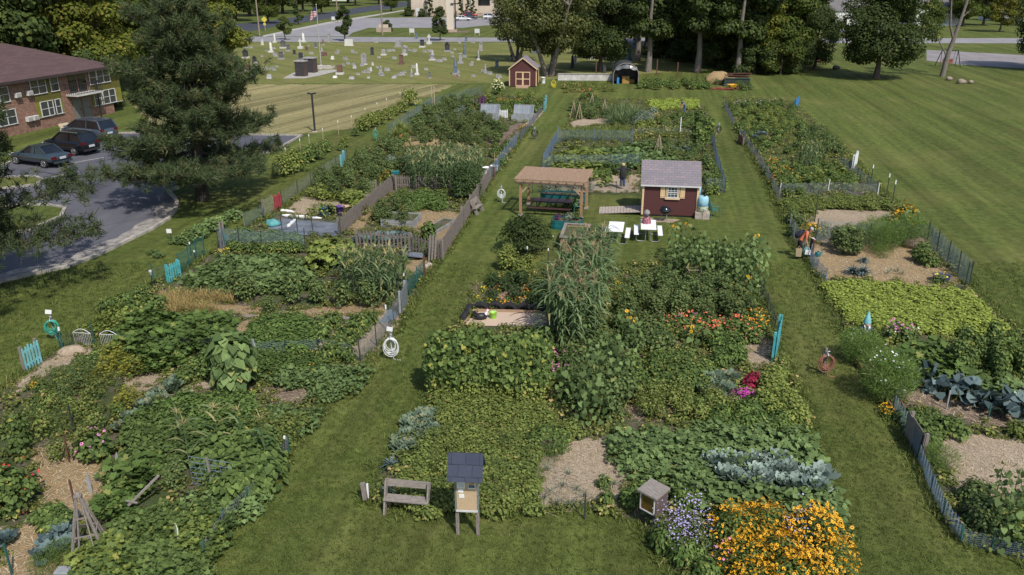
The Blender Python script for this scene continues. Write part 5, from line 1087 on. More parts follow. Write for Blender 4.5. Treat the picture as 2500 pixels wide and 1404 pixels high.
wire([(2240, 1122), (2272, 1200), (2300, 1262), (2346, 1326)], .5, 'low clear net strip along the right path', 'wire_blue', 'green_post', 2, .03, .05, rad=.0035); wire([(2346, 1326), (2420, 1348), (2520, 1372), (2680, 1412)], .42, 'low net strip at the near right corner', 'wire_blue', 'green_post', 3, .06)
wire([(1850, 700), (1872, 760), (1890, 806)], .7, 'short wire fence by the near sunflowers at the path', 'wire_dark', 'dark_post', 1.6)
def pickets(a, b, h, label, mat='picket_grey', gap=.15, w=.085, name='picket_fence', pointed=True, pmat='weathered_post', rails=(.25, .78), cat='fence', rot=0):
    a, b = P(*a), P(*b); d = b - a; t = thing(name, label, cat, a, atan2(d.y, d.x)); n = max(2, round(d.length / gap)); mb = MB()
    for k in range(n + 1):
        x = d.length * k / n; hh = h * random.uniform(.95, 1.04); ln = random.uniform(-.02, .02)
        if pointed: mb.add([(x - w / 2, -.03, .03), (x + w / 2, -.03, .03), (x + w / 2, -.012, .03), (x - w / 2, -.012, .03)] + [(x - w / 2 + ln, y, hh - w * .6) for y in (-.03, -.012)] + [(x + w / 2 + ln, y, hh - w * .6) for y in (-.03, -.012)] + [(x + ln, y, hh) for y in (-.03, -.012)], [(0, 1, 6, 8, 4), (3, 5, 9, 7, 2), (0, 4, 5, 3), (1, 2, 7, 6), (4, 8, 9, 5), (6, 7, 9, 8), (0, 3, 2, 1)])
        else: mb.box((x, -.02, hh / 2), (w, .02, hh))
    mb.build('pickets', mat, t)
    for z in rails: m2 = MB(); m2.bar((0, .01, h * z), (d.length, .01, h * z), .035, .08); m2.build('rail', mat, t)
    q = max(1, round(d.length / 2.4))
    for k in range(q + 1): m2 = MB(); m2.bar((d.length * k / q, .07, 0), (d.length * k / q, .07, h * 1.02), .09); m2.build('post', pmat, t)
    return t
pickets((1078, 634), (1130, 552), 1.05, 'weathered picket fence along the path, near stretch below the wooden seat'); pickets((1132, 549), (1198, 442), 1.05, 'weathered picket fence along the path beside the round shrub')
pickets((872, 606), (1000, 616), 1.0, 'weathered picket fence before the blue kale', gap=.2); pickets((1002, 616), (1078, 636), 1.0, 'weathered picket fence end behind the compost sticks', gap=.2)
pickets((830, 574), (900, 514), .95, 'weathered picket fence with a sun-bleached rail right of the tarp'); pickets((902, 512), (962, 460), .95, 'weathered picket fence climbing toward the green bird box'); pickets((962, 458), (1106, 462), .85, 'weathered picket fence behind the enclosed vegetables')
pickets((890, 468), (918, 470), .8, 'small grey-green picket gate in the squash plot', 'olive_wood', .17, .09, 'picket_gate', cat='gate')
pickets((414, 690), (441, 677), .85, 'turquoise picket gate by the pumpkin vines', 'turquoise_paint', .15, .085, 'picket_gate', pmat='turquoise_paint', cat='gate'); pickets((66, 908), (101, 886), .95, 'turquoise picket gate at the far left edge of the garden', 'pale_turquoise', .14, .08, 'picket_gate', cat='gate')
pickets((1890, 884), (1901, 838), 1.15, 'bright turquoise board gate seen edge-on at the right path', 'turquoise_paint', .2, .16, 'board_gate', False, 'turquoise_paint', (.2, .5, .8), 'gate')
pickets((647, 528), (668, 518), 1.0, 'grey-green picket gate beside the tarp', 'olive_wood', .16, .1, 'picket_gate', cat='gate'); pickets((670, 517), (686, 510), .95, 'red picket gate by the tarp', 'red_wood', .14, .1, 'picket_gate', pmat='red_wood', cat='gate')
pickets((1220, 288), (1238, 289), .8, 'small white picket panel between the cold frames', 'white_plastic', .16, .11, 'picket_gate', pmat='white_plastic', cat='gate')
pickets((836, 412), (842, 400), 1.0, 'pale turquoise board at the left boundary', 'pale_turquoise', .2, .18, 'board_gate', False, 'pale_turquoise', cat='gate'); pickets((1330, 272), (1334, 256), 1.0, 'pale blue board gate on the far path', 'pale_turquoise', .25, .24, 'board_gate', False, 'pale_turquoise', cat='gate')
pickets((1941, 265), (1949, 258), .95, 'blue board gate at the far corner of the right strip', 'blue_plastic', .22, .2, 'board_gate', False, 'blue_plastic', cat='gate'); pickets((2083, 412), (2091, 402), 1.0, 'white board gate at the right edge of the right strip', 'white_plastic', .2, .18, 'board_gate', False, 'white_plastic', cat='gate')
pickets((2212, 1066), (2246, 1122), .85, 'grey board fence panel at the near right plot', 'weathered_post', .17, .17, 'board_fence', False); pickets((982, 770), (994, 742), 1.05, 'grey-white board gate at the tomato plot', 'wire_grey', .16, .15, 'board_gate', False, 'galvanised', cat='gate')
pickets((1803, 345), (1812, 356), .7, 'rusty board beside the far right strip fence', 'rust_post', .2, .18, 'board_fence', False)
# stakes standing alone
def stake(x, y, h, label, mat='dark_post', tip=None, lean=(0, 0), r_=.02, name='stake'):
    t = thing(name, label, 'stake', P(x, y)); mb = MB(); e = Vector((lean[0], lean[1], h)); mb.bar((0, 0, -.05), e, r_ * 2); mb.build('rod', mat, t)
    if tip: mb = MB(); mb.bar(e * .86, e * 1.01, r_ * 2 + .012); mb.build('tip', tip, t)
for a in ((1427, 1268, .8, 'dark metal stake in front of the straw clearing'), (636, 892, 1.0, 'leaning white-blue pole beside the giant sunflower', 'galvanised', None, (-.22, .1), .03), (899, 1216, .45, 'white pipe stub by the bench', 'white_tip', None, (0, 0), .025), (893, 1222, .55, 'weathered wooden stump post by the bench', 'weathered_post', None, (-.05, 0), .06),
        (2124, 458, 1.5, 'white-tipped stake at the upper right fence corner', 'dark_post', 'white_tip'), (2163, 482, 1.5, 'white-tipped stake in the middle of the right edge', 'dark_post', 'white_tip'), (2176, 508, 1.7, 'white-tipped stake nearest the sunflowers', 'dark_post', 'white_tip'), (2355, 704, 1.25, 'tall dark stake at the right end of the straw plot'), (1988, 545, 1.9, 'thin tall dark stake behind the yellow flowers'),
        (1287, 645, .9, 'white-tipped stake right of the bright shrub', 'dark_post', 'white_tip'), (1350, 612, .8, 'white-tipped stake beside the cedar planter', 'dark_post', 'white_tip'), (1338, 645, .8, 'white-tipped stake behind the sorghum', 'dark_post', 'white_tip'), (988, 716, .95, 'white-tipped stake above the board gate', 'dark_post', 'white_tip'), (945, 808, 1.1, 'white-topped pole at the hose stand', 'galvanised', 'white_tip'),
        (155, 856, .95, 'white-tipped green stake beside the green hose', 'green_post', 'white_tip'), (467, 624, .7, 'white-tipped stake left of the yellow flowers', 'dark_post', 'white_tip'), (478, 640, .6, 'second white-tipped stake left of the yellow flowers', 'dark_post', 'white_tip'), (170, 1130, .9, 'thin rusty stake by the pink zinnias', 'rust_post'), (185, 1075, 1.2, 'thin dark stake among the sparse tomatoes', 'dark_post'), (187, 1250, 1.0, 'rust-brown stake behind the wooden obelisk', 'rust_post'),
        (30, 1404, .9, 'blue-green stake in the near left corner', 'green_post'), (699, 1108, .6, 'white-tipped stake at the near path edge', 'dark_post', 'white_tip'), (1036, 672, .95, 'red-brown post at the net by the path', 'rust_post', None, (0, 0), .05), (1660, 332, 1.6, 'white pole before the far bean tower', 'white_tip', None, (0, 0), .03), (1208, 412, 1.2, 'tan stick leaning over the blue fence', 'tan_stick'), (1206, 436, .8, 'red-brown post at the path above the shrub', 'rust_post', None, (0, 0), .06),
        (2410, 1030, .6, 'green stake before the cabbages', 'green_post'), (2310, 1000, .7, 'pale stake between the cabbages', 'galvanised'), (2198, 985, .7, 'green stake beside the orange flower box', 'green_post')):
    stake(*a)
for i, (x, y) in enumerate(((700, 400), (735, 378), (757, 366), (790, 350), (827, 330), (860, 316), (893, 296), (922, 282), (945, 270), (978, 255), (1000, 248))):
    stake(x, y, 1.25, 'white-tipped stake in the berry row, %s' % (ordinal(i, 11) or 'tenth from left'), 'tan_stick', 'white_tip')
for x, y, h, lb in ((1603, 182, 2.0, 'brown fence post at the wood edge, left one'), (1653, 190, 2.0, 'brown fence post at the wood edge, middle one'), (1702, 190, 1.3, 'brown fence post at the wood edge, right one'), (1455, 186, 2.0, 'brown post left of the tarp tunnel'), (1355, 186, 2.0, 'reddish post at the willow foot')): stake(x, y, h, lb, 'rust_post', None, (0, 0), .07)
for x, y, lb in ((1055, 255, 'tan wooden stake at the far left fence'), (1061, 254, 'second tan wooden stake at the far left fence')): stake(x, y, 1.9, lb, 'tan_stick', None, (0, 0), .05)
# ---- hoses on their water stands
def hose(x, y, label, mat, w, h, n=9, post='galvanised', ph=1.05, sign=False, rz=0.0, where=''):
    t = thing('water_stand', 'metal water tap post carrying the %s' % where, 'tap', P(x, y), rz); MB().bar((0, .06, 0), (0, .06, ph), .08).build('post', post, t); mb = MB(); mb.tube([(0, 0, ph - .12), (0, -.14, ph - .12), (0, -.18, ph - .2)], .022, 6); mb.cyl((0, -.1, ph - .06), (.07, -.1, ph - .06), .02); mb.build('tap', 'galvanised', t); mb = MB(); mb.bar((-.12, -.02, ph - .22), (.12, -.02, ph - .22), .04); mb.build('hanger', post, t)
    if sign: MB().box((-.02, -.02, ph + .12), (.22, .03, .16), (0, .2, 0)).build('sign_plate', 'paper', t)
    mb = MB(); r = random.Random(x); pts = []
    for k in range(n * 16 + 1):
        a = 2 * pi * k / 16; j = k // 16; q = .6 + .4 * ((j * 7) % n) / n
        pts.append((sin(a) * w / 2 * q + .03 * sin(j * 2.1), -.07 - .012 * ((j * 5) % n) + .02 * sin(a * 1.3 + j), ph - .2 - (1 - cos(a)) * h / 2 * q))
    pts += [(.08, -.12, .03), (.2, -.2, .015), (.34, -.2, .015)]
    mb.tube(pts, .0135, 5); o = tag(mb.build('garden_hose', mat), label, 'hose'); o.location = P(x, y); o.rotation_euler = (0, 0, rz)
hose(957, 874, 'thick coil of white hose hanging at the near grass path', 'garden_hose_white', .6, .78, 11, sign=True, where='near white hose'); hose(134, 826, 'coil of green hose at the left edge of the garden', 'garden_hose_green', .55, .62, 11, 'weathered_post', 1.0, True, .3, 'green hose'); hose(1224, 494, 'white hose coil on the grass path left of the pergola', 'garden_hose_white', .5, .62, 8, where='white hose by the pergola')
hose(2010, 914, 'red-brown hose coil in the right grass path', 'garden_hose_brown', .58, .66, 9, 'weathered_post', 1.0, where='red-brown hose'); hose(1305, 340, 'black hose coil far up the grass path', 'garden_hose_black', .62, .72, 8, where='black hose'); hose(918, 345, 'green hose coil at the far left boundary', 'garden_hose_green', .45, .7, 6, 'weathered_post', 1.15, where='far green hose'); hose(1351, 214, 'bright yellow hose coil near the far shed', 'yellow_hose', .6, .85, 10, where='yellow hose'); hose(1753, 330, 'black hose coil behind the bean tower', 'garden_hose_black', .5, .7, 6, where='hose behind the bean tower')
# ---- tyres and sandbox
def tyre(x, y, rz, label, s=1.0):
    t = thing('tyre', label, 'tyre', P(x, y), rz, 'half-buried tyres round the sandbox', s * 1.12); mb = MB(); n = 22; pr_ = [(.2, -.09), (.29, -.1), (.315, -.07), (.32, 0), (.315, .07), (.29, .1), (.2, .09)]
    vs = [(q * cos(pi * (k / n) * 1.06 - .09), w, q * sin(pi * (k / n) * 1.06 - .09)) for k in range(n + 1) for q, w in pr_]; m = len(pr_)
    mb.smooth = True; mb.add(vs, [(k * m + j, (k + 1) * m + j, (k + 1) * m + j + 1, k * m + j + 1) for k in range(n) for j in range(m - 1)]); mb.smooth = False; o = mb.build('tread', 'tyre_rubber', t); so = o.modifiers.new('thick', 'SOLIDIFY'); so.thickness = .02
for i, (x, y) in enumerate(((1174, 758), (1210, 757), (1243, 759), (1280, 760), (1310, 762), (1338, 764))): tyre(x, y, radians(-8), 'half-buried tyre behind the sandbox, ' + ordinal(i, 6), 1.0)
tyre(1147, 762, radians(75), 'tyre set edgewise at the left sandbox corner', .95); tyre(1137, 780, radians(70), 'tyre set edgewise nearest the tall bean hedge', .95)
sb = PP([(1160, 762), (1345, 766), (1345, 800), (1132, 796)]); sheet('sandbox_sand', sb, .03, 'sand', 'pale sand in the sandbox', 'sand')
t = thing('sandbox', 'low plank frame of the sandbox', 'sandbox', sb[0]); [(lambda m: m.build('plank', 'pale_cedar', t))(MB().bar(a - sb[0] + Vector((0, 0, .06)), b - sb[0] + Vector((0, 0, .06)), .05, .16)) for a, b in ((sb[0], sb[1]), (sb[3], sb[0]))]
t = thing('toy_hen', 'black plastic hen figure with a red face in the sandbox', 'toy', P(1174, 781) + Vector((0, 0, .03)), .2); mb = MB(); mb.lathe([(.1, 0), (.19, .06), (.2, .14), (.14, .24), (.06, .27)], n=12); mb.v = [(x * 1.35, y * .8, z) for x, y, z in mb.v]; mb.build('body', 'black_plastic', t); mb = MB(); mb.hull([(-.2, -.05, .16), (-.2, .05, .16), (-.36, -.04, .36), (-.36, .04, .36), (-.24, -.04, .4), (-.24, .04, .4), (-.1, 0, .24)], [(0, 2, 4, 6), (1, 6, 5, 3), (2, 3, 5, 4), (0, 1, 3, 2), (4, 5, 6), (0, 6, 1)]); mb.build('tail', 'black_plastic', t); mb = MB(); mb.tube([(.18, 0, .18), (.25, 0, .28), (.27, 0, .34)], [.07, .05, .045], 8); mb.ball((.28, 0, .36), .055, 8, 6); mb.build('neck', 'white_plastic', t); paint('toy_red', (.6, .06, .05), .5, .05); mb = MB(); mb.ball((.32, 0, .33), (.04, .03, .05), 8, 6); mb.ball((.28, 0, .42), (.05, .015, .03), 8, 6); mb.build('face', 'toy_red', t)
def bucket(label, loc, mat, r0=.12, r1=.16, h=.26, sq=False, name='bucket'):
    t = thing(name, label, 'bucket' if not sq else 'bin', loc, random.uniform(-.3, .3)); n = 4 if sq else 16; MB().lathe([(r0, 0), (r1, h), (r1 * 1.06, h + .012), (r1 * .95, h + .012), (r0 * .93, .03)], n=n).build('pail', mat, t)
    mb = MB(); mb.tube([(r1 * cos(a), .02, h - .02 + .9 * r1 * sin(a) * .35) for a in [k * pi / 8 for k in range(9)]], .008, 4); mb.build('handle', 'galvanised' if not sq else mat, t); return t
bucket('lime green bucket in the sandbox', P(1204, 778) + Vector((0, 0, .03)), 'lime_plastic'); 
for x, y, m, lb in ((793, 527, 'blue_plastic', 'square blue bin beyond the tarp'), (808, 525, 'black_plastic', 'black bin right of the blue bin'), (832, 524, 'purple_plastic', 'purple bin left of the orange box'), (845, 524, 'cork', 'orange-tan box beside the purple bin')): bucket(lb, P(x, y), m, .24, .3, .5, True, 'storage_bin')
for x, y, lb in ((1188, 424, 'white pail at the path above the shrub, left one'), (1206, 420, 'white pail at the path above the shrub, right one'), (1326, 203, 'white drum right of the far shed')): bucket(lb, P(x, y), 'white_plastic', .25, .3, .7 if y < 300 else .45)
t = thing('watering_can', 'dark teal watering can in the straw plot', 'watering can', P(1996, 627), .5); MB().lathe([(.13, 0), (.15, .2), (.08, .26)], n=14).build('can', 'teal_metal', t); mb = MB(); mb.tube([(.12, 0, .06), (.3, 0, .26)], [.03, .02], 6); mb.build('spout', 'teal_metal', t); mb = MB(); mb.tube([(-.12, 0, .06), (-.24, 0, .2), (-.05, 0, .32), (.06, 0, .26)], .015, 6); mb.build('handle', 'teal_metal', t)
# ---- wooden obelisk, poles and the near-left oddments
t = thing('plant_obelisk', 'tall weathered wooden plant obelisk in the near left corner', 'trellis', P(224, 1362), .35); mb = MB(); HT = 1.78
for k, (x, y) in enumerate(((-.4, -.4), (.4, -.4), (.4, .4), (-.4, .4))): MB().bar((x, y, 0), (x * .1, y * .1, HT), .045).build('leg', 'weathered_post', t)
for z in (.35, .8, 1.25): q = .4 * (1 - .9 * z / HT); m2 = MB(); [m2.bar(a, b, .03) for a, b in (((-q, -q, z), (q, -q, z)), ((q, -q, z), (q, q, z)), ((q, q, z), (-q, q, z)), ((-q, q, z), (-q, -q, z)))]; m2.build('rung', 'weathered_post', t)
mb = MB(); [mb.bar((s * .2, -.4, 0), (s * .03, -.04, HT), .03) for s in (-1, 1)]; [mb.bar((.4, s * .2, 0), (.04, s * .03, HT), .03) for s in (-1, 1)]; mb.build('slat', 'weathered_post', t); mb = MB(); mb.box((0, 0, HT + .02), (.17, .17, .04)); mb.lathe([(.06, HT + .04), (.05, HT + .1), (.01, HT + .12)], n=8); mb.build('cap', 'weathered_post', t)
t = thing('leaning_pole', 'weathered pole with cross-piece leaning over the cucumber vines', 'pole', P(318, 1262)); a, b = Vector((0, 0, .35)), P(388, 1160, .9) - P(318, 1262); mb = MB(); mb.bar(a, b, .05); mb.build('rod', 'weathered_wood', t); mb = MB(); c = a.lerp(b, .12); mb.bar(c + Vector((-.15, 0, .04)), c + Vector((.17, -.05, 0)), .04); mb.build('cross_piece', 'weathered_wood', t)
t = thing('wire_trellis', 'blue wire panel trellis in the near left plot', 'trellis', P(472, 1190)); d = P(572, 1205) - P(472, 1190); mb = MB()
for k in range(6): z = .15 + k * .17; mb.bar((0, 0, z), d + Vector((0, 0, z - .02)), .012)
for k in range(9): mb.bar(d * (k / 8) + Vector((0, 0, .1)), d * (k / 8) + Vector((0, 0, 1.0)), .006)
mb.build('grid', 'wire_blue', t); mb = MB(); mb.bar(d * .48, d * .48 + Vector((-.03, 0, 1.05)), .05); mb.build('post', 'weathered_post', t)
t = thing('drain_pipe', 'white plastic pipe lying at the foot of the obelisk', 'pipe', P(178, 1388)); mb = MB(); mb.cyl((-.18, -.1, .08), (.22, .16, .1), .05, n=12); mb.build('tube', 'white_plastic', t); o = tag(MB().box((0, 0, .12), (.34, .26, .24)).build('grey_box', 'galvanised', bevel=.02), 'grey square box beside the white pipe', 'box'); o.location = P(158, 1410)
t = thing('garden_flag', 'small colourful garden flag among the cucumber vines', 'flag', P(438, 1340)); mb = MB(); mb.bar((0, 0, 0), (0, 0, .75), .015); mb.build('pole', 'dark_iron', t); MB().box((.0, 0, .5), (.03, .26, .36), (0, .1, .6)).build('cloth', 'barrel_flowers', t)
for i, (x, y) in enumerate(((292, 1150), (222, 1205))): t = thing('metal_scoop', 'grey metal plant marker among squash leaves, %s one' % ('upper', 'lower')[i], 'marker', P(x, y)); mb = MB(); mb.add([(-.05, 0, .0), (.05, 0, 0), (.06, 0, .45), (0, .02, .62), (-.06, 0, .45)], [(0, 1, 2, 3, 4)]); o = mb.build('blade', 'galvanised', t); o.modifiers.new('t', 'SOLIDIFY').thickness = .012
for x, y, lb in ((205, 842, 'white wire arch panel behind the straw mound, left one'), (270, 846, 'white wire arch panel behind the straw mound, right one')):
    t = thing('wire_arch', lb, 'edging', P(x, y), radians(-8)); mb = MB(); A = [(-.36 + .72 * k / 12, 0, .5 + .16 * sin(pi * k / 12)) for k in range(13)]; mb.tube(A, .011, 5); mb.bar((-.36, 0, .5), (.36, 0, .5), .014); [mb.bar((-.34 + .068 * k, 0, 0), (-.36 + .072 * k, 0, .5), .006) for k in range(11)]; mb.build('frame', 'white_tip', t)
mb = MB(); mb.smooth = True; mb.ball((0, 0, 0), (.55, .36, .3), 16, 8); mb.v = [(x + .05 * sin(9 * y + 5 * z), y + .05 * sin(11 * x), max(z, -.02)) for x, y, z in mb.v]; o = tag(mb.build('hay_mound', 'straw'), 'heap of dry hay beside the wire arches', 'hay heap'); o.location = P(176, 862)
for a, b, lb in (((398, 752), (448, 756), 'grey plank edging left of the dry grain'), ((568, 776), (690, 778), 'long grey plank under the tomato row, left one'), ((815, 780), (925, 786), 'long grey plank under the tomato row, right one')):
    a, b = P(*a), P(*b); o = tag(MB().box(((b - a).length / 2, 0, .09), ((b - a).length, .2, .05)).build('edging_plank', 'weathered_wood'), lb, 'plank'); o.location = a; o.rotation_euler = (0, 0, atan2((b - a).y, (b - a).x))
o = tag(MB().box((0, 0, .03), (.5, 1.6, .03)).build('grey_board', 'wire_blue'), 'blue-grey board lying by the path at the tomato plot', 'board'); o.location = P(955, 770); o.rotation_euler = (0, 0, GR)
# ---- picket enclosure: raised beds, seat, bird box, shrub pots
def frame_bed(label, a, b, w, h, mat):
    a, b = P(*a), P(*b); d = b - a; t = thing('raised_bed', label, 'raised bed', a, atan2(d.y, d.x)); l = d.length
    for k in range(2): z = h * (.25 + .5 * k); [MB().box(c, e).build('plank', mat, t) for c, e in (((l / 2, 0, z), (l, .05, h * .46)), ((l / 2, w, z), (l, .05, h * .46)), ((0, w / 2, z), (.05, w - .055, h * .46)), ((l, w / 2, z), (.05, w - .055, h * .46)))]
    MB().box((l / 2, w / 2, h * .75), (l - .06, w - .06, .03)).build('soil', 'bed_soil', t)
frame_bed('grey two-tier timber bed behind the blue kale', (930, 552), (1010, 556), 1.6, .4, 'grey_deck'); frame_bed('grey timber bed frame beside the tall leafy plant', (1028, 572), (1058, 576), 2.6, .22, 'grey_deck')
t = thing('plank_seat', 'weathered plank seat against the picket fence by the path', 'bench', P(1166, 520), radians(72)); MB().box((0, .0, .4), (1.1, .28, .05)).build('seat', 'weathered_wood', t); MB().box((0, .22, .72), (1.1, .05, .3), (radians(-15), 0, 0)).build('backrest', 'weathered_wood', t); [MB().bar((s * .45, -.16, 0), (s * .42, .2, .8), .05, .2, (0, 1, 0)).build('leg', 'weathered_wood', t) for s in (-1, 1)]
t = thing('bird_box', 'green metal letter box on a post at the picket fence corner', 'letter box', P(968, 466)); MB().bar((0, 0, 0), (0, 0, 1.1), .1).build('post', 'weathered_post', t); mb = MB(); mb.box((0, 0, 1.18), (.5, .2, .14)); mb.cyl((-.25, 0, 1.25), (.25, 0, 1.25), .1, n=12); mb.build('box', 'teal_metal', t)
for i, x in enumerate((1047, 1054, 1061)): stake(x, 640 + i, 1.35, 'grey weathered plank leaning at the picket corner, ' + ordinal(i, 3), 'weathered_post', None, (.12, .1), .045, 'leaning_plank')
t = thing('rubbish_sack', 'black sack heap behind the tasselled corn', 'sack', P(990, 630)); mb = MB(); mb.smooth = True; mb.ball((0, 0, .16), (.36, .26, .24), 12, 7); mb.ball((.5, 0, .12), (.36, .3, .14), 12, 7); mb.v = [(x + .03 * sin(13 * z + 9 * y), y + .03 * sin(12 * x), max(0, z)) for x, y, z in mb.v]; mb.build('sack', 'black_plastic', t); o = tag(MB().box((0, 0, .25), (.7, .45, .05), (.12, .1, 0)).build('grey_tray', 'tarp_blue'), 'grey tray beside the black sack', 'tray'); o.location = P(1016, 634)
for x, y in ((1040, 652), (1048, 648), (1034, 656)): o = tag(MB().ball((0, 0, .05), (.16, .12, .1), 7, 5).build('rock', 'block_concrete'), 'pale rock at the path by the leaning planks', 'rock', 'pale rocks by the leaning planks'); o.location = P(x, y)
# tarp
tp_ = PP([(690, 535), (848, 548), (826, 578), (660, 570), (650, 552)]); sheet('ground_cloth', tp_, .03, 'tarp_blue', 'grey-blue cloth spread over an empty plot', 'cloth', None, .05, .4)
for a, b, lb in (((690, 530), (785, 537), 'long white sandbag roll on the far edge of the ground cloth'), ((702, 558), (722, 540), 'short white roll across the ground cloth'), ((686, 518), (716, 521), 'white roll behind the red gate')):
    a, b = P(*a), P(*b); n = 7; mb = MB(); mb.tube([a.lerp(b, k / n) + Vector((.03 * sin(k * 3), .03 * cos(k * 4), .1)) for k in range(n + 1)], [.05] + [.1 + .02 * sin(k * 2) for k in range(1, n)] + [.05], 8); tag(mb.build('white_roll', 'white_tip'), lb, 'sandbag')
mb = MB(); mb.smooth = True; mb.ball((0, 0, .12), (.42, .34, .3), 14, 8); mb.v = [(x + .05 * sin(11 * z + 7 * y), y + .05 * sin(9 * x + 4), max(.04, z + .03 * sin(14 * x))) for x, y, z in mb.v]; o = tag(mb.build('turquoise_bundle', 'aqua_cloth'), 'crumpled turquoise cloth bundle on the ground cloth corner', 'bundle'); o.location = P(666, 552)
sack = P(575, 608); t = thing('green_net', 'green net hanging from weathered posts by the yellow flowers', 'net', P(540, 604)); [MB().bar((x, 0, 0), (x + .05, .1, 1.35), .08).build('post', 'weathered_post', t) for x in (0, .15)]; mb = MB(); mb.add([(.15, 0, 1.0), (.18, .1, .75), (.85, .15, .02), (.3, -.2, .02)], [(0, 1, 2, 3)]); o = mb.build('netting', 'wire_green', t); o.modifiers.new('t', 'SOLIDIFY').thickness = .02
# ---- far end of the garden
for x0, x1, y, lb in ((1166, 1212, 294, 'old cold frame with open glass lid, left one'), (1248, 1296, 296, 'grey cold frame with open glass lid, right one')):
    a, b = P(x0, y), P(x1, y + 2); d = b - a; l = d.length; t = thing('cold_frame', lb, 'cold frame', a, atan2(d.y, d.x)); mb = MB(); [mb.box(c, e) for c, e in (((l / 2, 0, .2), (l, .06, .4)), ((l / 2, 1.0, .3), (l, .06, .6)), ((0, .5, .25), (.06, .94, .5)), ((l, .5, .25), (.06, .94, .5)))]; mb.build('box', 'galvanised', t)
    mb = MB(); [mb.bar((l * k / 4, 1.05, .62), (l * k / 4, 1.4, 1.35), .035) for k in range(5)]; [mb.bar((0, y_, z), (l, y_, z), .06) for y_, z in ((1.05, .62), (1.4, 1.35))]; lid = mb.build('lid', 'galvanised', t); mb = MB(); mb.add([(0, 1.05, .62), (l, 1.05, .62), (l, 1.4, 1.35), (0, 1.4, 1.35)], [(0, 1, 2, 3)]); mb.build('pane', 'cold_glass' if 'cold_glass' in MATS else (glassmat('cold_glass', (.3, .33, .36), .15) or 'cold_glass'), lid)
def tripod(x, y, h, lb):
    t = thing('stake_tripod', lb, 'tripod', P(x, y), 1.1); [MB().bar((.38 * cos(a), .38 * sin(a), 0), (-.04 * cos(a), -.04 * sin(a), h), .05).build('leg', 'tan_stick', t) for a in (.3, 2.4, 4.5)]
tripod(1400, 288, 1.7, 'stick tripod at the far plots, left one'); tripod(1414, 293, 1.7, 'stick tripod at the far plots, second from left'); tripod(1475, 284, 1.7, 'stick tripod at the far plots, right one'); tripod(1445, 262, 1.4, 'small stick tripod behind the other tripods')
t = thing('bean_wigwam', 'wigwam of pale sticks in the far middle squash', 'trellis', P(1607, 382)); [MB().bar((.45 * cos(a), .45 * sin(a), 0), (0, 0, 1.7), .03).build('stick', 'tan_stick', t) for a in (0, 1.05, 2.1, 3.15, 4.2, 5.25)]
t = thing('storage_tunnel', 'arched dark tarp tunnel holding straw bales at the far end', 'shelter', P(1527, 207), radians(-4)); mb = MB(); n = 14; W3, L3, H3 = 1.55, 4.2, 1.15; q = []
for y in (0, L3):
    q += [(-W3, y, 0), (-W3, y, H3)] + [(-W3 * cos(pi * k / n), y, H3 + 1.45 * sin(pi * k / n)) for k in range(1, n)] + [(W3, y, H3), (W3, y, 0)]
m = len(q) // 2; mb.add(q, [(k, k + 1, m + k + 1, m + k) for k in range(m - 1)] + [tuple(range(m, 2 * m))]); o = mb.build('cover', 'tunnel_tarp' if paint('tunnel_tarp', (.075, .085, .095), .35, .3, 2, spec=.6) else '', t); o.modifiers.new('t', 'SOLIDIFY').thickness = .04
mb = MB(); mb.tube([(-W3, -.03, 0)] + [(-W3 * cos(pi * k / n), -.03, H3 + 1.45 * sin(pi * k / n)) for k in range(n + 1)] + [(W3, -.03, 0)], .06, 6); mb.build('hoop', 'weathered_post', t); mb = MB(); [mb.add([(-1.3 + k * .44, -.2, H3 + .95 - .3 * abs(k - 3) / 3 - .12 * (k % 2)), (-.86 + k * .44, -.2, H3 + .95 - .3 * abs(k - 2) / 3 - .12 * ((k + 1) % 2)), (-.86 + k * .44, 0, H3 + 1.35 - .12 * abs(k - 2)), (-1.3 + k * .44, 0, H3 + 1.35 - .12 * abs(k - 3))], [(0, 1, 2, 3)]) for k in range(6)]; mb.build('valance', 'tunnel_tarp', t)
paint('bale_straw', (.4, .25, .08), .95, .3, 14, bumpy=.5)
for i, (x, y, z) in enumerate(((.1, 1.0, 0), (.1, 1.0, .48), (.9, 1.6, 0))): o = tag(MB().box((0, 0, .24), (.9, .5, .46)).build('straw_bale', 'bale_straw', bevel=.03), 'straw bale in the tarp tunnel, %s' % ('lower front one', 'upper one', 'right one')[i], 'bale'); o.location = P(1527, 207) + Vector((x, y, z))
o = tag(MB().box((0, 0, .4), (.3, .4, .8)).build('blue_can', 'blue_plastic', bevel=.03), 'blue can at the mouth of the tarp tunnel', 'can'); o.location = P(1508, 205)
t = thing('low_wall', 'low pale concrete wall between willow and tarp tunnel', 'wall', P(1362, 196), radians(-3)); l = (P(1500, 204) - P(1362, 196)).length; MB().box((l / 2, 0, .4), (l, .3, .8)).build('wall', 'white_concrete', t); MB().box((l / 2, -.01, .83), (l + .1, .4, .06)).build('coping', 'concrete', t)
mb = MB(); mb.smooth = True; mb.ball((0, 0, .2), (2.0, 1.3, 1.3), 18, 8); mb.v = [(x + .15 * sin(5 * y + 3 * z), y + .1 * sin(4 * x), max(0, z + .1 * sin(6 * x))) for x, y, z in mb.v]; o = tag(mb.build('straw_heap', 'golden_straw'), 'big heap of straw at the edge of the wood', 'straw heap'); o.location = P(1757, 204)
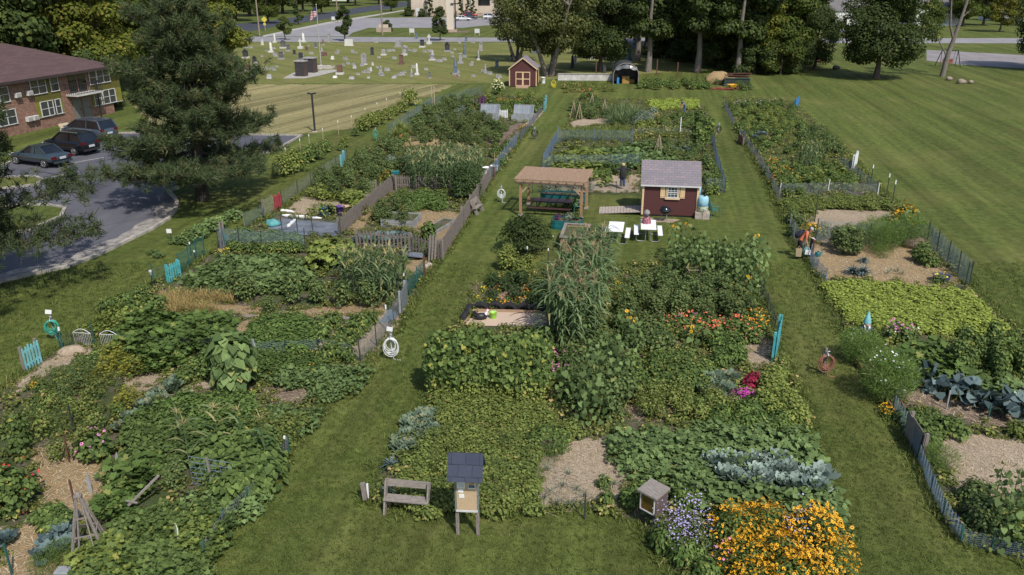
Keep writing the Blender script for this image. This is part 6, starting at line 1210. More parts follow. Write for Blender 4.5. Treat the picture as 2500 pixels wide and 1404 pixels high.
t = thing('scrap_cart', 'dark cart stacked with rusty metal sheets', 'cart', P(1798, 210), radians(-8)); mb = MB(); [mb.bar(a, b, .06) for a, b in (((-1.5, -.5, .1), (-1.5, -.5, 1.0)), ((1.5, -.5, .1), (1.5, -.5, 1.0)), ((-1.5, .5, .1), (-1.5, .5, 1.0)), ((1.5, .5, .1), (1.5, .5, 1.0)), ((-1.5, -.5, .15), (1.5, -.5, .15)), ((-1.5, -.5, .95), (1.5, -.5, .95)))]; mb.build('frame', 'green_post', t); MB().box((0, 0, .55), (2.9, .9, .7)).build('crate', 'dark_post', t); mb = MB(); r = random.Random(3); [mb.box((r.uniform(-.2, .3), r.uniform(-.3, .3), 1.05 + .06 * k), (2.8, .4, .04), (r.uniform(-.05, .05), r.uniform(-.06, .06), r.uniform(-.15, .15))) for k in range(9)]; mb.build('sheet_metal', 'rust_post', t)
mb = MB(); r = random.Random(4); [mb.box((r.uniform(-.5, .5), r.uniform(-.3, .3), .03 + .04 * k), (2.6, .18, .035), (0, 0, r.uniform(-.4, .1))) for k in range(6)]; o = tag(mb.build('rusty_planks', 'red_wood'), 'pile of rusty red planks before the straw heap', 'planks'); o.location = P(1768, 219)
t = thing('wheelbarrow', 'yellow wheelbarrow tray tipped before the scrap cart', 'wheelbarrow', P(1787, 219), .3); mb = MB(); mb.add([(-.3, -.25, .3), (.3, -.25, .3), (.3, .25, .3), (-.3, .25, .3), (-.6, -.4, .62), (.5, -.4, .62), (.5, .4, .62), (-.6, .4, .62)], [(3, 2, 1, 0), (0, 1, 5, 4), (1, 2, 6, 5), (2, 3, 7, 6), (3, 0, 4, 7)]); o = mb.build('tray', 'barrow_yellow' if paint('barrow_yellow', (.65, .36, .02), .5, .1) else '', t); o.modifiers.new('t', 'SOLIDIFY').thickness = .02; mb = MB(); mb.cyl((.55, -.05, .2), (.55, .05, .2), .2, n=14); mb.build('wheel', 'tyre_rubber', t); [MB().bar((.55, s * .12, .2), (-1.0, s * .3, .6), .04).build('handle', 'weathered_wood', t) for s in (-1, 1)]
def parkbench(x, y, rz, lb):
    t = thing('park_bench', lb, 'bench', P(x, y), rz); MB().box((0, 0, .45), (2.0, .4, .05)).build('seat', 'red_slat', t); MB().box((0, .22, .75), (2.0, .05, .35), (-.15, 0, 0)).build('backrest', 'red_slat', t); [MB().bar((s * .8, 0, 0), (s * .8, .22, .85), .06, .3, (0, 1, 0)).build('leg', 'dark_iron', t) for s in (-1, 1)]
paint('red_slat', (.25, .07, .04), .7, .15); parkbench(2003, 159, 0, 'red slatted park bench under the trees on the right lawn')
t = thing('swing', 'black swing frame with a hanging red bench seat by the court', 'swing', P(2313, 162)); [MB().bar((s * 1.5, y, 0), (s * 1.2, 0, 2.3), .08).build('leg', 'dark_iron', t) for s in (-1, 1) for y in (-.8, .8)]; MB().bar((-1.25, 0, 2.3), (1.25, 0, 2.3), .1).build('top_bar', 'dark_iron', t); mb = MB(); mb.box((0, 0, .5), (1.5, .45, .06)); mb.box((0, .25, .8), (1.5, .06, .5)); mb.build('seat', 'red_slat', t); mb = MB(); [mb.bar((s * .7, 0, .5), (s * .8, 0, 2.3), .03) for s in (-1, 1)]; mb.build('chain', 'dark_iron', t)
for i, (x, y, s) in enumerate(((2315, 196, 1.0), (2345, 204, 1.3), (2368, 204, .8), (2040, 169, 1.2))): mb = MB(); mb.ball((0, 0, .2), (.5 * s, .4 * s, .3 * s), 8, 6); mb.v = [(x_ + .12 * sin(7 * z), y_ + .1 * sin(5 * x_), max(0, z)) for x_, y_, z in mb.v]; o = tag(mb.build('boulder', 'pole_wood' if i < 3 else 'dark_granite'), 'boulder on the right lawn, %s' % ('leftmost of three', 'middle of three', 'rightmost of three', 'dark one beside the maple')[i], 'boulder'); o.location = P(x, y)
# scarecrow, gnome, yard sign, cage
paint('dark_cloth', (.03, .028, .035), .9, .2); paint('jean_cloth', (.06, .09, .16), .9, .2)
t = thing('scarecrow', 'scarecrow in dark jacket and blue trousers beyond the pergola', 'scarecrow', P(1519, 462)); MB().bar((0, 0, 0), (0, 0, 1.6), .05).build('pole', 'tan_stick', t); mb = MB(); mb.smooth = True; mb.tube([(0, 0, .8), (0, 0, 1.0), (0, 0, 1.35), (0, 0, 1.5)], [.2, .22, .2, .07], 10); mb.tube([(-.5, 0, 1.25), (-.2, 0, 1.38), (.2, 0, 1.38), (.5, 0, 1.2)], [.05, .08, .08, .05], 8); mb.build('jacket', 'dark_cloth', t); mb = MB(); [mb.tube([(s * .08, 0, .85), (s * .1, 0, .2)], [.1, .08], 8) for s in (-1, 1)]; mb.build('trousers', 'jean_cloth', t); mb = MB(); mb.ball((0, 0, 1.62), .12, 10, 8); mb.build('head', 'cork', t)
t = thing('garden_gnome', 'garden gnome with tall turquoise hat behind the white cosmos', 'gnome', P(2112, 818), -.2); MB().lathe([(.16, 0), (.2, .12), (.17, .3), (.13, .42)], n=14).build('body', 'jean_cloth', t); mb = MB(); mb.ball((0, -.02, .48), .13, 12, 8); mb.ball((0, -.15, .48), .035, 8, 6); mb.build('head', 'gnome_skin' if paint('gnome_skin', (.55, .33, .25), .7, .05) else '', t); mb = MB(); mb.hull([(-.12, -.1, .46), (.12, -.1, .46), (0, -.19, .2), (-.07, -.16, .3), (.07, -.16, .3)], [(0, 3, 2, 4, 1)]); o = mb.build('beard', 'white_tip', t); o.modifiers.new('t', 'SOLIDIFY').thickness = .05; MB().lathe([(.15, .52), (.15, .57), (.1, .75), (.04, .95), (.005, 1.02)], n=14).build('hat', 'pale_turquoise', t); [(lambda m: m.build('arm', 'jean_cloth', t))(MB().tube([(s * .14, 0, .38), (s * .2, -.08, .26), (s * .08, -.18, .22)], [.05, .045, .035], 7)) for s in (-1, 1)]
t = thing('yard_sign', 'small white sign on a stake beside the left squash row', 'sign', P(419, 586)); MB().bar((0, 0, 0), (0, 0, .5), .03).build('stake', 'dark_iron', t); MB().box((-.06, -.02, .5), (.26, .02, .22)).build('sign_plate', 'paper', t)
t = thing('plant_cage', 'white square wire cage standing in the tomato bed', 'cage', P(1690, 702), .1); mb = MB(); [mb.bar(a, b, .02) for z in (.35, .62, .9) for a, b in (((-.28, -.2, z), (.28, -.2, z)), ((.28, -.2, z), (.28, .2, z)), ((.28, .2, z), (-.28, .2, z)), ((-.28, .2, z), (-.28, -.2, z)))]; mb.build('ring', 'tan_stick', t); [MB().bar((x, y, 0), (x, y, .95), .022).build('upright', 'tan_stick', t) for x in (-.28, 0, .28) for y in (-.2, .2)]
t = thing('lamp_stake', 'solar lamp on a grey post left of the upper turquoise gate', 'lamp', P(374, 706)); MB().bar((0, 0, 0), (0, 0, .7), .03).build('post', 'dark_iron', t); MB().lathe([(.03, .66), (.07, .8), (.08, .9), (.02, .92)], n=10).build('lamp_shade', 'galvanised', t)
for a, b, lb in (((2086, 888), (2118, 930), 'rust-red timber edge under the upper cosmos'), ((2148, 960), (2182, 1020), 'rust-red flower box under the white cosmos')):
    a, b = P(*a), P(*b); d = b - a; t = thing('flower_box', lb, 'planter', a, atan2(d.y, d.x)); l = d.length; [MB().box(c, e).build('plank', 'box_rust' if paint('box_rust', (.24, .1, .04), .8, .2) else '', t) for c, e in (((l / 2, 0, .12), (l, .04, .24)), ((l / 2, .4, .12), (l, .04, .24)), ((0, .2, .12), (.04, .355, .24)), ((l, .2, .12), (.04, .355, .24)))]; MB().box((l / 2, .2, .17), (l - .05, .35, .02)).build('soil', 'bed_soil', t)
t = thing('flower_pot', 'dark blue tub under the yellow flowers at the straw plot', 'pot', P(2296, 688)); MB().lathe([(.3, 0), (.38, .3), (.4, .32), (.36, .32), (.34, .26)], n=18).build('tub', 'jean_cloth', t); MB().lathe([(.35, .26), (.01, .27)], n=16).build('soil', 'bed_soil', t)
mb = MB(); mb.smooth = True; mb.ball((0, 0, .2), (.7, .5, .35), 16, 8); mb.v = [(x + .06 * sin(9 * y), y + .05 * sin(8 * x), max(0, z)) for x, y, z in mb.v]; o = tag(mb.build('compost_mound', 'bark_mulch'), 'brown compost mound at the back of the straw plot', 'compost heap'); o.location = P(2236, 604)
# people
for nm, c in (('skin', (.42, .24, .17)), ('orange_shirt', (.55, .16, .08)), ('dark_trousers', (.018, .016, .02)), ('grey_cap', (.4, .38, .42)), ('white_glove', (.75, .75, .76)), ('brown_shoe', (.1, .075, .045)), ('navy_bag', (.018, .02, .035)), ('tote_green', (.14, .26, .25)), ('tan_paper', (.4, .32, .2)), ('hair', (.05, .04, .035)), ('grey_shirt', (.14, .13, .2)), ('blue_jeans', (.07, .12, .25))): paint(nm, c, .85, .12, 9)
def skin_body(name, J, E, R, mats, parent, faces=None, sub=2):
    """One continuous figure grown over a skeleton: J joints, E bones, R radii; the material goes by the nearest bone."""
    me = bpy.data.meshes.new(name); me.from_pydata(J, E, []); o = link(bpy.data.objects.new(name, me)); o.parent = parent
    o.modifiers.new('skin', 'SKIN').use_smooth_shade = True
    for i, v in enumerate(me.skin_vertices[0].data): v.radius = R[i] if hasattr(R[i], '__len__') else (R[i], R[i]); v.use_root = i == 0
    s = o.modifiers.new('sub', 'SUBSURF'); s.levels = s.render_levels = sub
    dg = bpy.context.evaluated_depsgraph_get(); m2 = bpy.data.meshes.new_from_object(o.evaluated_get(dg)); o.modifiers.clear(); o.data = m2; m2.name = name
    names = sorted({m for m in mats}); m2.materials.clear(); [m2.materials.append(MATS[n]) for n in names]; Jv = [Vector(j) for j in J]
    for p in m2.polygons:
        c = p.center; best = 1e9
        for (a, b), m in zip(E, mats):
            d = Jv[b] - Jv[a]; t_ = max(0, min(1, (c - Jv[a]).dot(d) / max(1e-9, d.length_squared))); ds = (c - Jv[a] - d * t_).length - (R[a] if not hasattr(R[a], '__len__') else R[a][0]) * .6
            if ds < best: best = ds; bm_ = m
        p.material_index = names.index(bm_); p.use_smooth = True
    return o
def hand(parent, wrist, fwd, palm, mat, s=1.0, curl=.5, right=True):
    """Palm and five bent fingers as one mesh."""
    f = Vector(fwd).normalized(); n = Vector(palm).normalized(); sd = f.cross(n).normalized() * (1 if right else -1); mb = MB(); w = Vector(wrist)
    mb.smooth = True; mb.tube([w, w + f * .05 * s, w + f * .09 * s], [.026 * s, .036 * s, .034 * s], 8)
    for k, l in zip((-1.5, -.5, .5, 1.5), (.07, .08, .075, .058)):
        b = w + f * .085 * s + sd * k * .017 * s; d = f; pts = [b]
        for j in range(3): d = (d + n * curl * .6).normalized(); pts.append(pts[-1] + d * l * s / 2.4)
        mb.tube(pts, [.0095 * s, .009 * s, .008 * s, .006 * s], 6)
    b = w + f * .03 * s - sd * .03 * s; mb.tube([b, b + (f * .5 - sd * .7 + n * .2) * .045 * s, b + (f * .9 - sd * .6 + n * .6) * .07 * s], [.012 * s, .011 * s, .008 * s], 6)
    mb.build('hand', mat, parent)
def head(parent, c, look, hairm, r=.105, cap=None):
    t = MB(); c = Vector(c); yaw = atan2(look[1], look[0]) - pi / 2; pit = atan2(look[2], sqrt(look[0] ** 2 + look[1] ** 2)); M = Matrix.Translation(c) @ Matrix.Rotation(yaw, 4, 'Z') @ Matrix.Rotation(pit, 4, 'X')
    t.M = M; t.ball((0, 0, .01), (r * .74, r * .92, r * 1.12), 14, 10); t.ball((0, .035, -.055), (r * .56, r * .62, r * .6), 10, 8); t.hull([(-.014, r * .86, -.012), (.014, r * .86, -.012), (0, r * .9, .03), (0, r * 1.12, -.012)], [(0, 1, 3), (1, 2, 3), (2, 0, 3)]); [t.ball((s * r * .76, -.005, -.005), (.012, .025, .034), 8, 6) for s in (-1, 1)]; h = t.build('head', 'skin', parent)
    t = MB(); t.M = M; [t.ball((s * .034, r * .82, .022), (.014, .01, .009), 8, 6) for s in (-1, 1)]; t.build('eyes', 'hair', h); t = MB(); t.M = M; t.ball((0, r * .86, -.055), (.026, .01, .008), 8, 5); t.build('mouth', 'red_slat', h)
    t = MB(); t.M = M; t.ball((0, -.018, .03), (r * .82, r * .95, r * 1.1), 12, 8); t.v = [v for v in t.v]; t.build('hair', hairm, h)
    if cap: t = MB(); t.M = M; t.lathe([(r * .9, .05), (r * .92, .09), (r * .7, .14), (.02, .155)], n=14); t.hull([(-.075, r * .72, .055), (.075, r * .72, .055), (.06, r * 1.75, .035), (-.06, r * 1.75, .035), (-.075, r * .72, .07), (.075, r * .72, .07), (.06, r * 1.75, .048), (-.06, r * 1.75, .048)], [(3, 2, 1, 0), (4, 5, 6, 7), (0, 1, 5, 4), (1, 2, 6, 5), (2, 3, 7, 6), (3, 0, 4, 7)]); t.build('cap', cap, h)
    return h
# gardener leaning over the fence: faces +x (towards the plot), local frame x forward
t = thing('person', 'person in orange shirt and pale cap bending over the fence with bags', 'person', P(1952, 630), radians(-8))
J = [(-.1, 0, .86), (-.02, 0, 1.02), (.12, 0, 1.2), (.2, 0, 1.33), (.27, 0, 1.4), (-.1, .1, .84), (-.06, .11, .46), (-.14, .11, .08), (.02, .12, .03), (-.1, -.1, .84), (.06, -.11, .46), (-.02, -.11, .08), (.14, -.12, .03), (.16, .19, 1.3), (.3, .24, 1.08), (.5, .2, .99), (.16, -.19, 1.3), (.14, -.25, 1.02), (.24, -.26, .8)]
E = [(0, 1), (1, 2), (2, 3), (3, 4), (0, 5), (5, 6), (6, 7), (7, 8), (0, 9), (9, 10), (10, 11), (11, 12), (3, 13), (13, 14), (14, 15), (3, 16), (16, 17), (17, 18)]
O_, T_, K_, S_ = 'orange_shirt', 'dark_trousers', 'skin', 'brown_shoe'
skin_body('body', J, E, [(.15, .13), (.15, .12), (.16, .13), (.13, .1), .055, .1, .068, .045, .04, .1, .068, .045, .04, .065, .048, .034, .065, .048, .034], [O_, O_, O_, K_, T_, T_, T_, S_, T_, T_, T_, S_, O_, O_, K_, O_, O_, K_], t)
head(t, (.34, 0, 1.47), (1, 0, -.75), 'hair', .11, 'grey_cap'); hand(t, (.5, .2, .99), (.9, -.1, -.1), (0, 0, -1), 'white_glove', 1.15, .6, False); hand(t, (.24, -.26, .8), (.25, 0, -1), (-1, 0, 0), 'skin', 1.1, 1.2, True)
tw = t.location.copy(); R8 = Matrix.Rotation(radians(-8), 3, 'Z')
def held(name, label, cat, off): return thing(name, label, cat, tw + R8 @ Vector(off), radians(-8))
b = held('backpack', 'dark backpack on the back of the orange-shirted person', 'backpack', (-.1, 0, 1.18)); mb = MB(); mb.smooth = True; mb.ball((-.08, 0, 0), (.13, .17, .25), 12, 8); mb.ball((-.17, 0, -.08), (.07, .13, .13), 10, 6); o = mb.build('bag', 'navy_bag', b); o.rotation_euler = (0, radians(38), 0); mb = MB(); [mb.tube([(.1, s * .12, .26), (.32, s * .13, .16), (.28, s * .14, -.02), (.1, s * .13, -.14)], .018, 6) for s in (-1, 1)]; mb.build('strap', 'navy_bag', b)
b = held('tote_bag', 'white and green tote bag hanging from the person in orange', 'bag', (.22, -.3, .25)); mb = MB(); mb.smooth = True; mb.ball((0, 0, .2), (.19, .13, .24), 12, 8); mb.build('bag', 'tote_green', b); mb = MB(); mb.box((.04, -.12, .2), (.26, .05, .22), (0, .1, 0)); mb.build('front_panel', 'white_tip', b); mb = MB(); mb.tube([(-.12, 0, .36), (.0, .03, .52), (.13, 0, .36)], .014, 6); mb.build('handle', 'tote_green', b)
b = held('paper_bag', 'tan paper bag beside the legs of the person in orange', 'bag', (-.14, -.28, .18)); mb = MB(); mb.hull([(-.13, -.06, 0), (.13, -.06, 0), (.13, .06, 0), (-.13, .06, 0), (-.15, -.07, .4), (.15, -.07, .42), (.15, .07, .41), (-.15, .07, .4)], [(3, 2, 1, 0), (0, 1, 5, 4), (1, 2, 6, 5), (2, 3, 7, 6), (3, 0, 4, 7)]); mb.build('bag', 'tan_paper', b); mb = MB(); mb.tube([(-.08, 0, .4), (0, .05, .52), (.08, 0, .4)], .012, 5); mb.build('handle', 'tan_paper', b)
o = tag(MB().box((0, 0, .5), (.07, .62, 1.0), (0, 0, 0)).build('garden_gate', 'maroon_siding'), 'dark maroon gate under the gloved hand', 'gate'); o.location = tw + R8 @ Vector((.52, .02, 0)); o.rotation_euler = (0, 0, radians(-8))
t = thing('person', 'person in grey shirt and jeans stooping in the far middle plot', 'person', P(1671, 279), radians(200))
J = [(0, 0, .78), (.1, 0, .95), (.24, 0, 1.12), (.32, 0, 1.22), (.38, 0, 1.28), (0, .1, .76), (.12, .12, .42), (0, .12, .06), (.16, .13, .03), (0, -.1, .76), (-.08, -.12, .42), (-.2, -.12, .06), (-.05, -.13, .03), (.28, .18, 1.18), (.4, .22, .92), (.52, .16, .72), (.28, -.18, 1.18), (.36, -.22, .92), (.5, -.16, .74)]
skin_body('body', J, E, [(.15, .13), (.15, .12), (.16, .13), (.12, .1), .055, .1, .068, .045, .04, .1, .068, .045, .04, .06, .045, .034, .06, .045, .034], ['grey_shirt'] * 3 + [K_] + ['blue_jeans'] * 3 + [S_] + ['blue_jeans'] * 3 + [S_, 'grey_shirt', K_, K_, 'grey_shirt', K_, K_], t)
head(t, (.44, 0, 1.36), (1, 0, -.6), 'hair', .11); hand(t, (.52, .16, .72), (.6, 0, -.8), (-.7, 0, -.6), 'skin', 1.1, .7, False); hand(t, (.5, -.16, .74), (.6, 0, -.8), (-.7, 0, -.6), 'skin', 1.1, .7, True)
# plants: materials
for a in (('tomato_leaf', (.03, .055, .018), (.085, .122, .042), (.12, .12, .04), .04), ('squash_leaf', (.045, .082, .027), (.1, .15, .055), (.17, .18, .06), .03), ('bean_leaf', (.035, .066, .018), (.088, .132, .038), (.2, .21, .05), .04), ('potato_leaf', (.05, .08, .018), (.12, .155, .042), (.14, .125, .04), .09), ('soy_leaf', (.105, .155, .026), (.225, .285, .06), None), ('kale_leaf', (.042, .074, .05), (.1, .142, .1), (.14, .15, .09)), ('blue_leaf', (.03, .054, .062), (.088, .13, .135), None), ('pale_blue_leaf', (.072, .112, .1), (.185, .25, .225), None), ('corn_leaf', (.04, .078, .028), (.1, .148, .068), (.2, .19, .09)), ('tassel', (.2, .18, .08), (.34, .3, .16), None), ('sorghum_head', (.18, .13, .075), (.3, .23, .14), None), ('fern_leaf', (.04, .08, .02), (.105, .165, .04), None), ('dill_leaf', (.1, .115, .018), (.165, .17, .03), None), ('parsley_leaf', (.03, .06, .015), (.08, .128, .034), (.15, .17, .05)), ('dry_leaf', (.18, .13, .05), (.36, .28, .13), (.14, .16, .05), .25), ('box_leaf', (.014, .03, .01), (.04, .066, .022), None), ('weed_leaf', (.04, .065, .015), (.11, .13, .035), (.26, .21, .09), .14), ('lime_leaf', (.062, .096, .02), (.14, .178, .045), (.21, .2, .06)), ('grey_leaf', (.065, .09, .065), (.145, .185, .14), None), ('amaranth_leaf', (.07, .008, .02), (.19, .015, .04), None), ('purple_leaf', (.05, .02, .06), (.13, .06, .13), None)): leafmat(a[0], *[tuple(q * f_ * (.74, 1.28, 1.1)[min(j_, 2)] for q, f_ in zip(c, (1.66, 1.56, 1.5))) if c and hasattr(c, '__len__') else c for j_, c in enumerate(a[1:])])
for n_, c in (('orange_petal', (.8, .3, .01)), ('gold_petal', (.82, .42, .015)), ('yellow_petal', (.8, .62, .03)), ('pink_petal', (.68, .24, .46)), ('magenta_petal', (.6, .06, .42)), ('red_petal', (.55, .03, .025)), ('coral_petal', (.75, .16, .08)), ('white_petal', (.8, .8, .78)), ('lilac_petal', (.42, .35, .62)), ('dark_eye', (.05, .025, .012)), ('green_stem', (.1, .15, .04)), ('cream_petal', (.6, .6, .32))): paint(n_, c, .7, .12, 8)
leafmat('grass_blade', (.055, .083, .015), (.155, .195, .048), (.3, .26, .11), .08)
leafmat('straw_blade', (.3, .23, .14), (.62, .52, .36), None, .06, .1)
R = np.random.default_rng(99)
def flo(lm, p, n, size, mi=0, eye=None):
    n = unit(np.asarray(n)); t = rdir(len(p), R); lm.leaves(np.asarray(p) - .5 * np.asarray(size).reshape(-1, 1) * unit(t - n * (t * n).sum(-1, keepdims=True)), n, t, size, 'hex', mi, r=R)
    if eye is not None: q = np.asarray(p) + n * .012; lm.leaves(q - .18 * np.asarray(size).reshape(-1, 1) * unit(t - n * (t * n).sum(-1, keepdims=True)), n, t, np.asarray(size) * .36, 'hex', eye, r=R)
def bush(Rr, Hh, n, leaf, shape='kite', mi=0, lobes=7, up=.5, droop=.3, z0=.04, asp=1.0, fill=.45):
    lm = LM(); k = n // lobes
    for i in range(lobes):
        a = i * 2.4 + R.random(); q = (i + .4) / lobes; rad = Rr * .54 * R.random() ** .5 * (1.1 - .6 * q); lr = Rr * (.42 + .25 * R.random())
        c = np.array([cos(a) * rad, sin(a) * rad, max(lr * .6, Hh * (.22 + .6 * q) - lr * .1)]); d = rdir(k, R); d[:, 2] = np.abs(d[:, 2]) * .9 - .15
        lm.stems([[0, 0, 0]], [c], .012, mi)
        p = c + d * (lr * (fill + (1.1 - fill) * R.random((k, 1)) ** .6)) * np.array([1, 1, min(1.3, max(.55, Hh / (2.6 * lr)))]); p[:, 2] = np.maximum(p[:, 2], z0)
        lm.leaves(p, d + up * np.array([0, 0, 1.6]) + .5 * rdir(k, R), d + .6 * rdir(k, R) - np.array([0, 0, droop]), leaf * (.6 + .7 * R.random(k)), shape, mi, r=R, asp=asp)
    return lm
def vine(Rr, Hh, n, leaf, shape='lobed', mi=0, up=1.5):
    lm = LM(); a = R.random(n) * 6.28; q = Rr * R.random(n) ** .55; p = np.stack([np.cos(a) * q, np.sin(a) * q, Hh * (.35 + .65 * R.random(n)) * (1.15 - .5 * (q / Rr) ** 2)], 1)
    lm.leaves(p, np.array([0, 0, up]) + .75 * rdir(n, R) + np.array([.1, -.35, 0]), rdir(n, R) * [1, 1, .3], leaf * (.55 + .65 * R.random(n)), shape, mi, r=R)
    b = p.copy(); b[:, 2] = 0; b[:, :2] *= .85; k = n // 3; lm.stems(b[:k], p[:k], .006, mi); return lm
def rosette(n, ln, w, rise, droop, shape=None, mi=0, z=.05):
    lm = LM(); a = np.arange(n) * 2.4; q = np.arange(n) / n; el = rise * (1.25 - .9 * (1 - q) ** 1.0); d = np.stack([np.cos(a) * np.cos(el), np.sin(a) * np.cos(el), np.sin(el)], 1)
    if shape is None: return lm.blades(np.zeros((n, 3)) + [0, 0, z], d, ln * (1 - .35 * q) * (.85 + .3 * R.random(n)), w, droop, 4, mi, R)
    p = d * ln * .28 * (1 - q[:, None] * .5) + [0, 0, z]; nr = np.stack([-np.cos(a) * np.sin(el), -np.sin(a) * np.sin(el), np.cos(el) + .15], 1)
    lm.leaves(p, nr + .25 * rdir(n, R), d - [0, 0, droop * .3], ln * (1 - .45 * q) * (.8 + .35 * R.random(n)), shape, mi, r=R, asp=w); return lm
def cornp(Hh, nl, tl, tm=1, lw=.075, ll=.75, mi=0):
    lm = LM(); lm.stems([[0, 0, 0]], [[.03, .02, Hh]], .018, mi, r1=.01); z = np.linspace(.18, .92, nl) * Hh; a = np.arange(nl) * pi + R.normal(size=nl) * .5 + R.random() * 6
    el = .75 + .35 * R.random(nl); d = np.stack([np.cos(a) * np.cos(el), np.sin(a) * np.cos(el), np.sin(el)], 1); lm.blades(np.stack([0 * z, 0 * z, z], 1), d, ll * (.7 + .5 * R.random(nl)), lw, 1.25, 5, mi, R)
    b = np.tile([.03, .02, Hh * .98], (tl, 1)); t = np.stack([R.normal(size=tl), R.normal(size=tl), np.abs(R.normal(size=tl)) + .9], 1); lm.blades(b, t, .3 * (.7 + .6 * R.random(tl)), .02, .7, 3, tm, R); return lm
def feather(Rr, Hh, n, ln, mi=0, wd=1.0):
    lm = LM(); a = R.random(n) * 6.28; q = Rr * R.random(n) ** .5; z = Hh * R.random(n) ** .7; q = q * (.45 + .75 * np.sin(np.clip(z / Hh, 0, 1) * 2.6)); p = np.stack([np.cos(a) * q, np.sin(a) * q, z], 1)
    d = np.stack([np.cos(a), np.sin(a), .9 + 0 * a], 1) + .9 * rdir(n, R); return lm.leaves(p, rdir(n, R), d, ln * (.6 + .8 * R.random(n)), 'sliver', mi, r=R, asp=wd)
def topflowers(pos, size, eye=None, up=1.2):
    f = LM(); pos = np.asarray(pos); n = len(pos); flo(f, pos, np.stack([R.normal(size=n) * .5, R.normal(size=n) * .5 - .35, np.full(n, up)], 1), np.full(n, size) * (.5 + .75 * R.random(n)), 0, eye); return f
def over(n, Rr, Hh, rim=.25): a = R.random(n) * 6.28; q = Rr * R.random(n) ** .55; return np.stack([np.cos(a) * q, np.sin(a) * q, Hh * (1.03 - .55 * (q / Rr) ** 2.2) + rim * .3 * R.normal(size=n)], 1)
def sunflower(Hh, heads, nl=16, leaf=.26, droop=.6):
    lm = LM(); lm.stems([[0, 0, 0]], [[.05, 0, Hh]], .022, 0, r1=.014); z = np.linspace(.12, .98, nl) * Hh; a = np.arange(nl) * 2.4; el = .35; d = np.stack([np.cos(a), np.sin(a), np.full(nl, .35)], 1); ln = .16 + .1 * R.random(nl); s = np.stack([.03 + 0 * z, 0 * z, z], 1); e = s + d * ln[:, None]; lm.stems(s, e, .006, 0)
    lm.leaves(e, np.stack([np.cos(a) * .75, np.sin(a) * .75, np.full(nl, .8)], 1) + .6 * rdir(nl, R), d * [1, 1, 0] + .5 * rdir(nl, R) - np.array([0, 0, droop * .6]), leaf * (.5 + .6 * R.random(nl)), 'heart', 0, r=R)
    f = LM()
    if heads: hp = np.stack([.1 * R.normal(size=heads) + .06, .1 * R.normal(size=heads) - .05, Hh * (1.02 - .12 * R.random(heads))], 1); flo(f, hp, np.stack([.5 * R.normal(size=heads) + .2, -.9 + .3 * R.normal(size=heads), .45 + 0 * hp[:, 0]], 1), np.full(heads, .14), 0, 1)
    return lm, f
def ov(f, mats): return ('flower_heads', f, mats)
KINDS = {}
def kind(k, nv, fn, mats, extra=None):
    out = []
    for _ in range(nv):
        r_ = fn(); lm, ex = r_ if isinstance(r_, tuple) else (r_, None); out.append((lm, ex))
    KINDS[k] = [out, mats if isinstance(mats, list) else [mats], extra, {}]
kind('tomato', 3, lambda: bush(.5, 1.25, 900, .105, 'kite', lobes=10, fill=.3), 'tomato_leaf'); kind('thin_tomato', 2, lambda: bush(.45, .9, 420, .085, 'kite', lobes=8, fill=.1), 'potato_leaf'); kind('pepper', 3, lambda: bush(.3, .6, 300, .13, 'lance', lobes=6, droop=.9, asp=1.6), 'bean_leaf'); kind('dark_pepper', 3, lambda: bush(.38, .75, 480, .12, 'lance', lobes=7, droop=.9, asp=1.6), 'box_leaf')
kind('squash', 4, lambda: vine(.75, .5, 150, .175), 'squash_leaf'); kind('zucchini', 2, lambda: vine(.6, .55, 110, .2), 'parsley_leaf'); kind('cucumber', 3, lambda: vine(.55, .42, 190, .105), 'bean_leaf'); kind('lime_vine', 3, lambda: vine(.55, .5, 190, .105), 'lime_leaf'); kind('sweet_potato', 3, lambda: vine(.5, .32, 120, .12, 'heart'), 'squash_leaf'); kind('far_squash', 2, lambda: vine(.9, .6, 60, .34, 'round'), 'squash_leaf'); kind('far_lime', 2, lambda: vine(.9, .6, 60, .32, 'round'), 'lime_leaf')
kind('potato', 3, lambda: bush(.34, .4, 300, .075, 'oval', lobes=7, up=.9), 'potato_leaf'); kind('bean', 3, lambda: bush(.34, .42, 280, .088, 'heart', lobes=7, up=.9), 'bean_leaf'); kind('soy', 3, lambda: bush(.22, .34, 130, .075, 'round', lobes=5, up=1.2), 'soy_leaf'); kind('parsley', 3, lambda: bush(.28, .36, 300, .075, 'kite', lobes=6, up=.8), 'parsley_leaf'); kind('weed', 4, lambda: bush(.3, .24, 60, .09, 'kite', lobes=4, up=.8), 'weed_leaf'); kind('dark_bush', 3, lambda: bush(.6, 1.0, 520, .13, 'oval', lobes=9), 'tomato_leaf'); kind('mid_bush', 3, lambda: bush(.6, .8, 420, .14, 'oval', lobes=8), 'bean_leaf'); kind('pale_bush', 2, lambda: bush(.55, .8, 420, .12, 'lance', lobes=8, asp=1.5), 'grey_leaf'); kind('lime_bush', 2, lambda: bush(.5, .8, 600, .11, 'oval', lobes=9), 'lime_leaf')
kind('kale', 3, lambda: rosette(26, .34, 1.1, .8, .6, 'frill'), 'kale_leaf'); kind('dino_kale', 2, lambda: rosette(34, .52, .085, 1.15, 1.15), 'blue_leaf'); kind('cabbage', 3, lambda: vine(.42, .42, 36, .3, 'oval', up=.9), 'blue_leaf'); kind('broccoli', 3, lambda: rosette(22, .33, .9, .9, .5, 'frill', z=.2), 'pale_blue_leaf'); kind('blue_kale', 2, lambda: rosette(20, .3, .9, .9, .5, 'frill', z=.1), 'blue_leaf')
